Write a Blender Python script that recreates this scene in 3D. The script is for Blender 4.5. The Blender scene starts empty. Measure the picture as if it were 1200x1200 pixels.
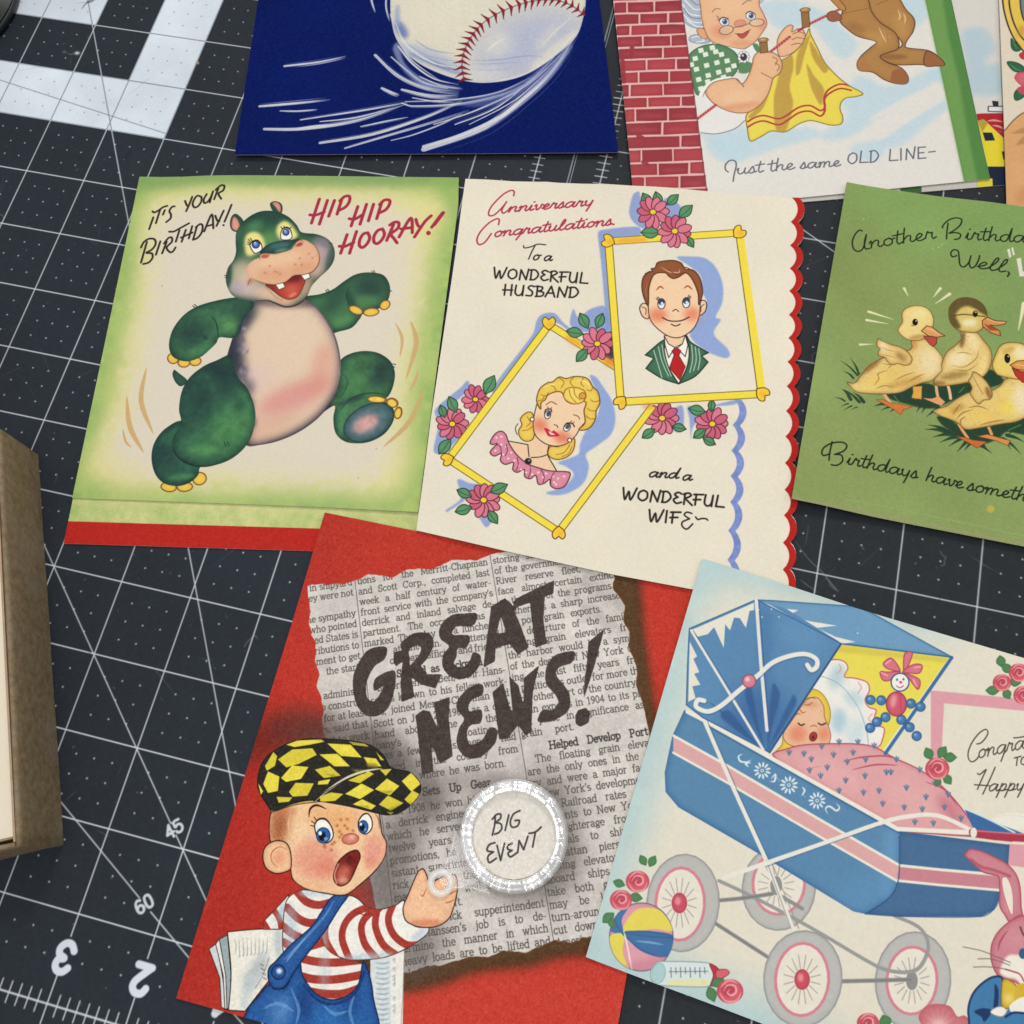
import bpy, bmesh
from mathutils import Matrix, Vector
import math, random, time
import numpy as np

# ---------------------------------------------------------------- camera solved from the one-inch grid of the mat
CAM_W = np.array([2.80689734, 0.32015902, -0.14219654])
CAM_T = np.array([-5.22488887, 4.8477338, 11.24581188])
CAM_F = 1092.78            # focal length in pixels of a 1200 px frame
_t = np.linalg.norm(CAM_W); _k = CAM_W/_t
_K = np.array([[0, -_k[2], _k[1]], [_k[2], 0, -_k[0]], [-_k[1], _k[0], 0]])
CAM_R = np.eye(3)+math.sin(_t)*_K+(1-math.cos(_t))*_K@_K
CAM_C = -CAM_R.T@CAM_T     # inches

def unproj(px, z=0.0):
    """points of the photograph -> points (inches) on the horizontal plane at height z"""
    px = np.atleast_2d(np.asarray(px, float))
    d = np.c_[(px[:, 0]-600)/CAM_F, (px[:, 1]-600)/CAM_F, np.ones(len(px))]@CAM_R
    s = (np.asarray(z, float)-CAM_C[2])/d[:, 2]
    return CAM_C+s[:, None]*d

def proj(P):
    c = np.atleast_2d(P)@CAM_R.T+CAM_T
    return np.c_[600+CAM_F*c[:, 0]/c[:, 2], 600+CAM_F*c[:, 1]/c[:, 2]]

# ---------------------------------------------------------------- flat print painted with numpy
def smooth_pts(pts, closed=True, n=6):
    P = np.asarray(pts, float)
    corner = []; Q = []
    for p in P:
        if Q and np.allclose(Q[-1], p): corner[-1] = True; continue
        Q.append(p); corner.append(False)
    Q = np.array(Q); m = len(Q)
    if m < 3: return Q
    T = np.zeros_like(Q)
    for i in range(m):
        if corner[i]: continue
        if closed: T[i] = (Q[(i+1) % m]-Q[i-1])*.5
        elif 0 < i < m-1: T[i] = (Q[i+1]-Q[i-1])*.5
    out = []
    t = np.arange(n)[:, None]/n
    h1 = 2*t**3-3*t**2+1; h2 = t**3-2*t**2+t; h3 = -2*t**3+3*t**2; h4 = t**3-t**2
    for i in range(m if closed else m-1):
        j = (i+1) % m
        L = np.linalg.norm(Q[j]-Q[i])
        a, b = T[i].copy(), T[j].copy()
        for v in (a, b):
            l = np.linalg.norm(v)
            if l > L*1.1: v *= L*1.1/l
        if corner[i] or (not closed and i == 0): a = (Q[j]-Q[i])*.6
        if corner[j] or (not closed and j == m-1): b = (Q[j]-Q[i])*.6
        out.append(h1*Q[i]+h2*a+h3*Q[j]+h4*b)
    if not closed: out.append(Q[-1:])
    return np.concatenate(out)

def box_blur(a, r):
    """three box passes, close to a gaussian of sigma r"""
    if r < 0.35: return a
    k = max(1, int(round(r)))
    for _ in range(3):
        for ax in (0, 1):
            n = a.shape[ax]
            if n < 2: continue
            pad = [(0, 0), (0, 0)]; pad[ax] = (k+1, k)
            c = np.cumsum(np.pad(a, pad, mode='edge'), axis=ax)
            hi = np.take(c, np.arange(2*k+1, n+2*k+1), axis=ax)
            lo = np.take(c, np.arange(0, n), axis=ax)
            a = (hi-lo)/(2*k+1)
    return a

def raster(P, x0, y0, w, h, sub=4):
    """antialiased coverage of a closed polygon (even-odd) on the pixel window x0,y0,w,h"""
    A = P; B = np.roll(P, -1, 0)
    ys = y0+(np.arange(h*sub)+.5)/sub
    dy = B[:, 1]-A[:, 1]
    ok = np.abs(dy) > 1e-9
    A, B, dy = A[ok], B[ok], dy[ok]
    lo = np.minimum(A[:, 1], B[:, 1]); hi = np.maximum(A[:, 1], B[:, 1])
    M = (ys[:, None] >= lo) & (ys[:, None] < hi)
    X = A[:, 0]+(ys[:, None]-A[:, 1])*((B[:, 0]-A[:, 0])/dy)
    X = np.where(M, X-x0, np.inf)
    X.sort(axis=1)
    n = int(M.sum(1).max()) if M.size else 0
    acc = np.zeros((h*sub, w+2))
    rows = np.arange(h*sub)
    for j in range(n):
        s = 1.0 if j % 2 == 0 else -1.0
        x = X[:, j]; g = np.isfinite(x)
        xx = np.clip(x[g], 0, w); i = np.floor(xx).astype(int); f = xx-i
        np.add.at(acc, (rows[g], i), s*(1-f)); np.add.at(acc, (rows[g], i+1), s*f)
    return np.cumsum(acc, 1)[:, :w].reshape(h, sub, w).mean(1)

def hexc(c):
    if isinstance(c, str): return np.array([int(c[i:i+2], 16)/255 for i in (0, 2, 4)])
    return np.array(c, float)

class Canvas:
    """the print of one sheet: x right, y down, in a frame laid on the sheet; drawn with points of the photograph"""
    def __init__(s, name, tl, tr, corners, z, base, ppi=170, margin=.06, seed=1):
        s.name = name; s.z = z; s.ppi = ppi
        a = unproj([tl], z)[0, :2]; b = unproj([tr], z)[0, :2]
        e = (b-a)/np.linalg.norm(b-a); s.e = e; s.g = np.array([e[1], -e[0]])
        C = unproj(corners, z)[:, :2]
        u = C@s.e; v = C@s.g
        s.u0 = u.min()-margin; s.v0 = v.min()-margin
        s.W = int((u.max()-u.min()+2*margin)*ppi); s.H = int((v.max()-v.min()+2*margin)*ppi)
        s.img = np.empty((s.H, s.W, 3)); s.img[:] = hexc(base)
        s.rng = np.random.default_rng(seed)
        c = C.mean(0); q = proj(np.array([[c[0], c[1], z], [c[0]+.5, c[1], z]]))
        s.k = .5*ppi/np.linalg.norm(q[1]-q[0])      # canvas pixels per photograph pixel
        s.fr = (0., 0., 1.)
    def zf(s, x0, y0, sc): s.fr = (x0, y0, sc)
    def w2c(s, P):
        P = np.asarray(P)[:, :2]
        return np.c_[(P@s.e-s.u0)*s.ppi, (P@s.g-s.v0)*s.ppi]
    def px(s, pts):
        p = np.asarray(pts, float)/s.fr[2]+np.array(s.fr[:2])
        return s.w2c(unproj(p, s.z))
    def px_flat(s, p): return s.w2c(unproj(p, s.z))
    def win(s, P, pad):
        x0 = max(0, int(P[:, 0].min()-pad)); y0 = max(0, int(P[:, 1].min()-pad))
        x1 = min(s.W, int(P[:, 0].max()+pad)+2); y1 = min(s.H, int(P[:, 1].max()+pad)+2)
        return x0, y0, x1, y1
    def mask(s, pts, smooth=True, blur=0, raw=False):
        P = np.asarray(pts, float) if raw else s.px(smooth_pts(pts) if smooth else pts)
        b = blur*s.k
        x0, y0, x1, y1 = s.win(P, 3*b+2)
        if x1 <= x0 or y1 <= y0: return (0, 0, 1, 1), np.zeros((1, 1))
        m = raster(P, x0, y0, x1-x0, y1-y0)
        return (x0, y0, x1, y1), box_blur(m, b)
    def comp(s, box, m, col, a=1., clip=None, mode='n'):
        x0, y0, x1, y1 = box
        if clip is not None:
            full = np.zeros((s.H, s.W)) if not hasattr(clip, 'shape') else clip
            m = m*full[y0:y1, x0:x1]
        c = hexc(col); v = s.img[y0:y1, x0:x1]; m = (m*a)[..., None]
        if mode == 'mul': v[:] = v*(1-m+m*c)
        else: v[:] = v*(1-m)+c*m
    def full(s, bm):
        (x0, y0, x1, y1), m = bm
        F = np.zeros((s.H, s.W)); F[y0:y1, x0:x1] = m
        return F
    def fill(s, pts, col, a=1., smooth=True, blur=0, clip=None, line=None, lw=1.2, mode='n', rim=None, rimr=4, rima=.7):
        box, m = s.mask(pts, smooth, blur)
        s.comp(box, m, col, a, clip, mode)
        if rim is not None:                      # airbrushed darker border inside the shape
            inner = box_blur(m, rimr*s.k)
            s.comp(box, m*np.clip((1-inner)*1.7, 0, 1), rim, rima, clip)
        if line is not None:
            q = list(pts)+[pts[0]]
            s.stroke(q, lw, line, smooth=smooth, clip=clip, closed=True)
        return s.full((box, m)) if False else (box, m)
    def region(s, pts, smooth=True): return s.full(s.mask(pts, smooth))
    def stroke(s, pts, w, col, a=1., smooth=True, clip=None, taper=0, closed=False, raw=False, blur=0, mode='n'):
        s.strokes([pts], w, col, a, smooth, clip, taper, closed, raw, blur, mode)
    def strokes(s, lines, w, col, a=1., smooth=True, clip=None, taper=0, closed=False, raw=False, blur=0, mode='n'):
        """taper 1: thin end, 2: thin start and end"""
        if not raw: w = w*1.12+.14
        segs = []
        for pts in lines:
            pts = [p for p in pts]
            if smooth and len(pts) > 2:
                Q = smooth_pts(pts[:-1] if closed else pts, closed, 5)
                if closed: Q = np.r_[Q, Q[:1]]
            else: Q = np.asarray(pts, float)
            Pc = Q if raw else s.px(Q)
            n = len(Pc)
            ww = np.full(n, 1.0)
            t = np.linspace(0, 1, n)
            if taper == 1: ww = np.clip(1-t, .12, 1)**.7
            elif taper == 2: ww = .2+.8*np.sin(np.pi*t)
            elif taper == 3: ww = np.clip(t*1.4, .15, 1)
            r = ww*w*(1 if raw else s.k)/2
            for i in range(max(1, n-1)): segs.append((Pc[i], Pc[min(i+1, n-1)], r[i], r[min(i+1, n-1)]))
        allp = np.array([q[0] for q in segs]+[q[1] for q in segs])
        mr = max(max(q[2], q[3]) for q in segs)
        b = blur*s.k
        X0, Y0, X1, Y1 = s.win(allp, mr+2+3*b)
        if X1 <= X0 or Y1 <= Y0: return
        M = np.zeros((Y1-Y0, X1-X0))
        for A, B, ra, rb in segs:
            R = max(ra, rb)+1.5
            x0 = max(X0, int(min(A[0], B[0])-R)); x1 = min(X1, int(max(A[0], B[0])+R)+2)
            y0 = max(Y0, int(min(A[1], B[1])-R)); y1 = min(Y1, int(max(A[1], B[1])+R)+2)
            if x1 <= x0 or y1 <= y0: continue
            xx = np.arange(x0, x1)+.5-A[0]; yy = (np.arange(y0, y1)+.5-A[1])[:, None]
            d = B-A; L = d@d
            t = np.clip((xx*d[0]+yy*d[1])/L, 0, 1) if L > 1e-9 else np.zeros((y1-y0, x1-x0))
            dist = np.hypot(xx-t*d[0], yy-t*d[1])
            rr = ra+(rb-ra)*t
            cov = np.clip(rr-dist+.5, 0, 1)*np.minimum(1, 2*rr+.15)
            v = M[y0-Y0:y1-Y0, x0-X0:x1-X0]
            np.maximum(v, cov, out=v)
        s.comp((X0, Y0, X1, Y1), box_blur(M, b), col, a, clip, mode)
    def air(s, x, y, rx, ry=None, ang=0, col='000000', a=.5, clip=None, mode='n'):
        """soft airbrushed spot, radii in current frame units"""
        ry = rx if ry is None else ry
        t = np.linspace(0, 2*np.pi, 20, endpoint=False)
        ca, sa = math.cos(math.radians(ang)), math.sin(math.radians(ang))
        u = np.c_[np.cos(t)*rx, np.sin(t)*ry]
        pts = np.c_[x+u[:, 0]*ca-u[:, 1]*sa, y+u[:, 0]*sa+u[:, 1]*ca]
        s.fill(pts*1., col, a, smooth=False, blur=min(rx, ry)/s.fr[2]*.42, clip=clip, mode=mode)
    def ell(s, x, y, rx, ry=None, ang=0, col='000000', **kw):
        ry = rx if ry is None else ry
        t = np.linspace(0, 2*np.pi, 24, endpoint=False)
        ca, sa = math.cos(math.radians(ang)), math.sin(math.radians(ang))
        u = np.c_[np.cos(t)*rx, np.sin(t)*ry]
        pts = np.c_[x+u[:, 0]*ca-u[:, 1]*sa, y+u[:, 0]*sa+u[:, 1]*ca]
        kw.setdefault('smooth', False)
        return s.fill(pts, col, **kw)
    def noise(s, r, shape=None):
        """cloudy noise, about -1..1"""
        h, w = shape or (s.H, s.W)
        k = max(1, int(r/2))
        n = s.rng.standard_normal((h//k+3, w//k+3))
        n = box_blur(n, max(1, r/k*.5))
        n = np.repeat(np.repeat(n, k, 0), k, 1)[:h, :w]
        if k > 1: n = box_blur(n, k*.5)
        return n/(n.std()+1e-9)*.5
    def grain(s, amp=.02):
        n = s.rng.standard_normal((s.H, s.W))
        n = n*.5+box_blur(n, 1)*1.8
        n2 = s.rng.standard_normal((s.H, s.W, 3)); 
        s.img += amp*n[..., None]+amp*.3*n2
        np.clip(s.img, 0.01, 1, out=s.img)

# ---------------------------------------------------------------- a slab-serif newspaper alphabet drawn with strokes (x 0..w, y 0 baseline .. 1 cap height, x-height .66)
def _arc(cx, cy, rx, ry, a0, a1, n=7):
    return [(cx+rx*math.cos(math.radians(a0+(a1-a0)*i/(n-1))), cy+ry*math.sin(math.radians(a0+(a1-a0)*i/(n-1)))) for i in range(n)]
def _sf(x, y, l=.11): return [(x-l, y), (x+l, y)]
XH = .66
NG = {  # width, strokes
 'a': (.58, [_arc(.24, .5, .18, .16, 150, 0, 6)+[(.42, .1), (.5, .0), (.56, .02)], _arc(.24, .18, .18, .18, 60, 320, 9)]),
 'b': (.6, [[(.12, 1), (.12, 0)], [(.02, 1), (.12, 1)], _arc(.3, .33, .22, .33, 140, -140, 10)]),
 'c': (.52, [_arc(.28, .33, .22, .33, 45, 315, 10)]),
 'd': (.6, [[(.46, 1), (.46, 0)], [(.36, 1), (.46, 1)], [(.46, 0), (.56, 0)], _arc(.28, .33, .22, .33, 40, 320, 10)]),
 'e': (.54, [[(.07, .36), (.46, .36)], _arc(.27, .33, .21, .33, 5, 315, 11)]),
 'f': (.38, [[(.15, 0), (.15, .8)]+_arc(.27, .82, .12, .18, 180, 50, 4), [(.03, XH), (.32, XH)], _sf(.15, 0)]),
 'g': (.56, [_arc(.26, .4, .18, .24, 0, 360, 10), [(.2, .17), (.12, .08), (.4, .02), (.46, -.12), (.28, -.26), (.1, -.2), (.08, -.08), (.2, .02)], [(.42, .58), (.52, .64)]]),
 'h': (.64, [[(.12, 1), (.12, 0)], [(.02, 1), (.12, 1)], _arc(.3, .45, .18, .2, 170, 0, 6)+[(.48, 0)], _sf(.12, 0), _sf(.48, 0)]),
 'i': (.3, [[(.14, XH), (.14, 0)], [(.03, XH), (.14, XH)], _sf(.14, 0), [(.14, .88), (.14, .93)]]),
 'j': (.3, [[(.16, XH), (.16, -.1), (.06, -.25)], [(.05, XH), (.16, XH)], [(.16, .88), (.16, .93)]]),
 'k': (.6, [[(.12, 1), (.12, 0)], [(.02, 1), (.12, 1)], [(.44, XH), (.14, .28)], [(.24, .38), (.46, 0)], _sf(.12, 0), _sf(.46, 0), _sf(.44, XH, .09)]),
 'l': (.3, [[(.14, 1), (.14, 0)], [(.03, 1), (.14, 1)], _sf(.14, 0)]),
 'm': (.94, [[(.12, XH), (.12, 0)], [(.02, XH), (.12, XH)], _arc(.28, .46, .17, .2, 165, 0, 6)+[(.45, 0)], _arc(.61, .46, .17, .2, 165, 0, 6)+[(.78, 0)], _sf(.12, 0), _sf(.45, 0), _sf(.78, 0)]),
 'n': (.64, [[(.12, XH), (.12, 0)], [(.02, XH), (.12, XH)], _arc(.3, .46, .18, .2, 170, 0, 6)+[(.48, 0)], _sf(.12, 0), _sf(.48, 0)]),
 'o': (.58, [_arc(.28, .33, .22, .33, 0, 360, 13)]),
 'p': (.6, [[(.12, XH), (.12, -.26)], [(.02, XH), (.12, XH)], _arc(.3, .33, .22, .33, 140, -140, 10), _sf(.12, -.26)]),
 'q': (.6, [[(.46, XH), (.46, -.26)], _arc(.28, .33, .22, .33, 40, 320, 10), _sf(.46, -.26)]),
 'r': (.48, [[(.14, XH), (.14, 0)], [(.03, XH), (.14, XH)], _arc(.3, .44, .16, .22, 160, 50, 5), _sf(.14, 0)]),
 's': (.48, [_arc(.24, .5, .17, .16, 40, 250, 7)+_arc(.24, .17, .18, .17, 70, -150, 7)]),
 't': (.38, [[(.15, .88), (.15, .12), (.22, 0), (.33, .06)], [(.03, XH), (.31, XH)]]),
 'u': (.64, [[(.12, XH)]+_arc(.3, .2, .18, .2, 180, 350, 6), [(.48, XH), (.48, 0), (.58, 0)], [(.02, XH), (.12, XH)], [(.38, XH), (.48, XH)]]),
 'v': (.58, [[(.08, XH), (.28, 0), (.48, XH)], _sf(.08, XH, .09), _sf(.48, XH, .09)]),
 'w': (.84, [[(.08, XH), (.24, 0), (.4, XH), (.56, 0), (.72, XH)], _sf(.08, XH, .09), _sf(.4, XH, .07), _sf(.72, XH, .09)]),
 'x': (.58, [[(.08, XH), (.48, 0)], [(.48, XH), (.08, 0)], _sf(.08, XH, .08), _sf(.48, XH, .08), _sf(.08, 0, .08), _sf(.48, 0, .08)]),
 'y': (.58, [[(.08, XH), (.29, .02)], [(.5, XH), (.24, -.2), (.1, -.24)], _sf(.08, XH, .09), _sf(.5, XH, .09)]),
 'z': (.5, [[(.06, XH), (.42, XH), (.06, 0), (.44, 0)]]),
 'A': (.8, [[(.1, 0), (.38, 1), (.68, 0)], [(.2, .35), (.58, .35)], _sf(.1, 0), _sf(.68, 0)]),
 'B': (.72, [[(.14, 0), (.14, 1)], [(.03, 1), (.36, 1)]+_arc(.36, .76, .2, .24, 90, -90, 6)+[(.14, .52)], [(.36, .52)]+_arc(.38, .26, .22, .26, 90, -90, 6)+[(.03, 0)]]),
 'C': (.74, [_arc(.38, .5, .31, .5, 45, 315, 11), [(.64, .98), (.64, .7)]]),
 'D': (.76, [[(.14, 0), (.14, 1)], [(.03, 1), (.34, 1)]+_arc(.34, .5, .32, .5, 90, -90, 9)+[(.03, 0)]]),
 'E': (.7, [[(.14, 0), (.14, 1)], [(.03, 1), (.6, 1), (.6, .8)], [(.14, .5), (.45, .5)], [(.03, 0), (.62, 0), (.62, .2)]]),
 'F': (.66, [[(.14, 0), (.14, 1)], [(.03, 1), (.58, 1), (.58, .8)], [(.14, .5), (.42, .5)], _sf(.14, 0)]),
 'G': (.78, [_arc(.38, .5, .31, .5, 45, 330, 11), [(.64, .98), (.64, .7)], [(.48, .42), (.72, .42)], [(.65, .42), (.65, .1)]]),
 'H': (.82, [[(.14, 0), (.14, 1)], [(.66, 0), (.66, 1)], [(.14, .5), (.66, .5)], _sf(.14, 0), _sf(.14, 1), _sf(.66, 0), _sf(.66, 1)]),
 'I': (.38, [[(.18, 0), (.18, 1)], _sf(.18, 0), _sf(.18, 1)]),
 'J': (.5, [[(.32, 1), (.32, .2), (.2, 0), (.08, .12)], _sf(.32, 1)]),
 'M': (.96, [[(.12, 0), (.14, 1), (.45, .1), (.78, 1), (.8, 0)], _sf(.12, 0), _sf(.8, 0), [(.03, 1), (.14, 1)], [(.78, 1), (.9, 1)]]),
 'N': (.82, [[(.14, 0), (.14, 1), (.64, 0), (.64, 1)], _sf(.14, 0), _sf(.64, 1), [(.03, 1), (.14, 1)]]),
 'P': (.68, [[(.14, 0), (.14, 1)], [(.03, 1), (.36, 1)]+_arc(.36, .72, .2, .28, 90, -90, 6)+[(.14, .44)], _sf(.14, 0)]),
 'R': (.78, [[(.14, 0), (.14, 1)], [(.03, 1), (.36, 1)]+_arc(.36, .74, .2, .26, 90, -90, 6)+[(.14, .48)], [(.36, .48), (.62, 0), (.72, 0)], _sf(.14, 0)]),
 'S': (.62, [_arc(.3, .74, .2, .25, 40, 250, 8)+_arc(.3, .26, .22, .26, 70, -150, 8), [(.5, .98), (.5, .75)], [(.08, .02), (.08, .28)]]),
 'T': (.72, [[(.34, 0), (.34, 1)], [(.05, .78), (.05, 1), (.63, 1), (.63, .78)], _sf(.34, 0)]),
 'U': (.8, [[(.14, 1)]+_arc(.39, .28, .25, .28, 180, 360, 8)+[(.64, 1)], _sf(.14, 1), _sf(.64, 1)]),
 'W': (1.05, [[(.1, 1), (.3, 0), (.5, 1), (.7, 0), (.9, 1)], _sf(.1, 1), _sf(.9, 1)]),
 'Y': (.76, [[(.1, 1), (.35, .48), (.62, 1)], [(.35, .48), (.35, 0)], _sf(.1, 1), _sf(.62, 1), _sf(.35, 0)]),
 '.': (.28, [[(.12, .03), (.13, .06)]]), ',': (.28, [[(.14, .06), (.14, .0), (.08, -.14)]]),
 "'": (.22, [[(.12, 1), (.08, .76)]]), '-': (.4, [[(.05, .32), (.32, .32)]]),
 '1': (.5, [[(.1, .82), (.25, 1), (.25, 0)], _sf(.25, 0)]), '9': (.55, [_arc(.26, .7, .18, .28, 0, 360, 10), [(.44, .7), (.4, .25), (.15, 0)]]),
 '0': (.55, [_arc(.26, .5, .19, .5, 0, 360, 12)]), '4': (.55, [[(.36, 0), (.36, 1), (.06, .3), (.5, .3)]]),
 '8': (.55, [_arc(.26, .75, .16, .24, 0, 360, 10), _arc(.26, .26, .2, .26, 0, 360, 10)]),
 '2': (.55, [[(.08, .75)]+_arc(.26, .74, .18, .26, 160, -20, 6)+[(.06, 0), (.46, 0)]]),
 'O': (.76, [_arc(.37, .5, .3, .5, 0, 360, 13)]), 'L': (.66, [[(.14, 1), (.14, 0)], [(.03, 0), (.58, 0), (.58, .22)], _sf(.14, 1)]),
}
def news_line(text, e0, e1, h, org, ex, gy, justify=True):
    """strokes (world inches) of a text line; e0..e1 along the baseline, h cap height"""
    NW = 1.17
    wd = [sum(NG[c][0] for c in w)*h*NW for w in text.split(' ')]
    words = text.split(' ')
    if e1 is None: sp = .34*h
    elif len(words) > 1: sp = (e1-e0-sum(wd))/(len(words)-1)
    else: sp = 0
    k = 1.
    if e1 is not None and (sp < .22*h or len(words) == 1):
        k = (e1-e0-(len(words)-1)*.26*h)/sum(wd); sp = .26*h
        if len(words) == 1: k = min(k, 1.15)
    k *= NW; x = e0; thick = []; thin = []
    for w in words:
        for c in w:
            W, S = NG[c]
            for st in S:
                P = [org+ex*(x+px*h*k)-gy*(py*h) for px, py in st]
                flat = len(st) == 2 and abs(st[0][1]-st[1][1]) < .02
                (thin if flat else thick).append(P)
            x += W*h*k
        x += sp
    return thick, thin
# ---------------------------------------------------------------- scene set-up: camera, world, lamps, exposure (metres; 1 inch = IN)
IN = 0.0254
C = bpy.context.scene.collection
sc = bpy.context.scene
cam_d = bpy.data.cameras.new('camera'); cam = bpy.data.objects.new('camera', cam_d); C.objects.link(cam)
right, down, fwd = CAM_R[0], CAM_R[1], CAM_R[2]
cam.matrix_world = Matrix(((right[0], -down[0], -fwd[0], CAM_C[0]*IN), (right[1], -down[1], -fwd[1], CAM_C[1]*IN), (right[2], -down[2], -fwd[2], CAM_C[2]*IN), (0, 0, 0, 1)))
cam_d.sensor_width = 36; cam_d.sensor_fit = 'HORIZONTAL'; cam_d.lens = 36*CAM_F/1200
cam_d.clip_start = .01; cam_d.clip_end = 20
cam_d.dof.use_dof = True; cam_d.dof.focus_distance = .305; cam_d.dof.aperture_fstop = 42
sc.camera = cam
world = bpy.data.worlds.new('World'); sc.world = world; world.use_nodes = True
wb = world.node_tree.nodes['Background']; wb.inputs[0].default_value = (.96, .98, 1.0, 1); wb.inputs[1].default_value = .46
def area(name, loc, target, size, power, col, size_y=None):
    l = bpy.data.lights.new(name, 'AREA'); l.energy = power; l.color = col
    l.shape = 'RECTANGLE'; l.size = size; l.size_y = size_y or size
    o = bpy.data.objects.new(name, l); C.objects.link(o)
    o.location = loc; d = Vector(target)-Vector(loc); o.rotation_euler = d.to_track_quat('-Z', 'Y').to_euler()
    return o
area('ceiling_lamp', (.02, .90, .95), (.12, .17, 0), .26, 4.9, (1, .975, .94))
area('overhead_fill', (.16, -.12, 1.05), (.13, .06, 0), .5, 2.6, (1, .985, .96))  # unseen fill, placed overhead to brighten the lower part of the layout
area('lens_streak_light_a', (-.14, .12, 1.25), (-.14, .12, 0), .05, .95, (1, .985, .96), 1.1)  # added long light, only there to draw a streak on the lens
area('lens_streak_light_b', (-.26, .12, 1.25), (-.26, .12, 0), .05, .95, (1, .985, .96), 1.1)  # second added streak light, beside the first
area('lens_glint_light', (.02, -.04, .95), (.1, .06, 0), .10, .75, (1, .99, .97))  # added small light, placed to give a white glint on the lens dome
area('right_lamp', (.62, .20, .55), (.16, .15, 0), .10, .40, (1, .97, .93))
sc.view_settings.view_transform = 'Standard'; sc.view_settings.look = 'None'; sc.view_settings.gamma = 1; sc.view_settings.exposure = -.09
LAYERS = []
def world_canvas(name, x0, y0, x1, y1, base, ppi, seed):
    c = Canvas.__new__(Canvas)
    c.name = name; c.z = 0.; c.ppi = ppi; c.e = np.array([1., 0.]); c.g = np.array([0., -1.])
    c.u0 = x0; c.v0 = -y1; c.W = int((x1-x0)*ppi); c.H = int((y1-y0)*ppi)
    c.img = np.empty((c.H, c.W, 3)); c.img[:] = hexc(base); c.rng = np.random.default_rng(seed)
    c.k = ppi/85.; c.fr = (0., 0., 1.)
    return c
MAT1 = (-10.0, -1.75, 3.5, 17.75); MAT2 = (3.52, -3.5, 15.5, 18.6)
MP = 104
BLK = '252b32'; WHT = 'd2dae3'; LIN = 'ccd0d2'
DIG = {'3': [[(-.26, .3), (-.1, .46), (.12, .46), (.25, .3), (.2, .1), (0, .03), (.22, -.06), (.27, -.26), (.1, -.46), (-.12, -.46), (-.28, -.28)]],
       '2': [[(-.26, .26), (-.14, .44), (.1, .46), (.25, .3), (.2, .08), (-.24, -.42), (-.24, -.43)], [(-.26, -.43), (.28, -.43)]],
       '1': [[(0, -.5), (0, .47)], [(0, .45), (-.22, .22)]],
       '4': [[(.12, -.5), (.12, .48), (-.28, -.16), (.28, -.16)]],
       '5': [[(.24, .45), (-.18, .45), (-.22, .05), (.02, .14), (.24, .0), (.24, -.28), (.04, -.46), (-.2, -.42), (-.27, -.28)]],
       '6': [[(.2, .38), (.0, .47), (-.2, .3), (-.26, -.1), (-.2, -.36), (0, -.47), (.22, -.34), (.24, -.1), (.08, .06), (-.12, .02), (-.22, -.12)]],
       '0': [[(0, .47), (.18, .38), (.25, 0), (.18, -.38), (0, -.47), (-.18, -.38), (-.25, 0), (-.18, .38), (0, .47)]]}
def grid(cv, ox, oy, st, skip_x=None):
    L = cv.u0; T = -cv.v0; R = L+cv.W/cv.ppi; B = T-cv.H/cv.ppi
    return L, R, B, T
def mline(cv, a, b, w=.0175, col=LIN, a_=.95):
    P = cv.w2c(np.array([a, b]))
    d = P[1]-P[0]; n = np.array([-d[1], d[0]])/np.linalg.norm(d)*w*cv.ppi/2
    Q = np.array([P[0]+n, P[1]+n, P[1]-n, P[0]-n])
    box, m = cv.mask(Q, raw=True)
    cv.comp(box, m, col, a_)
def mdot(cv, xs, ys, r, col, a=.85):
    c = cv.w2c(np.array([xs, ys]).T)
    for x, y in c:
        i, j = int(x), int(y)
        if 3 < i < cv.W-4 and 3 < j < cv.H-4:
            yy, xx = np.mgrid[j-3:j+4, i-3:i+4]
            m = np.clip(r*cv.ppi-np.hypot(xx+.5-x, yy+.5-y)+.5, 0, 1)
            cv.comp((i-3, j-3, i+4, j+4), m, col, a)
def wl(x, y): return unproj([(x, y)])[0, :2]
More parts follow.
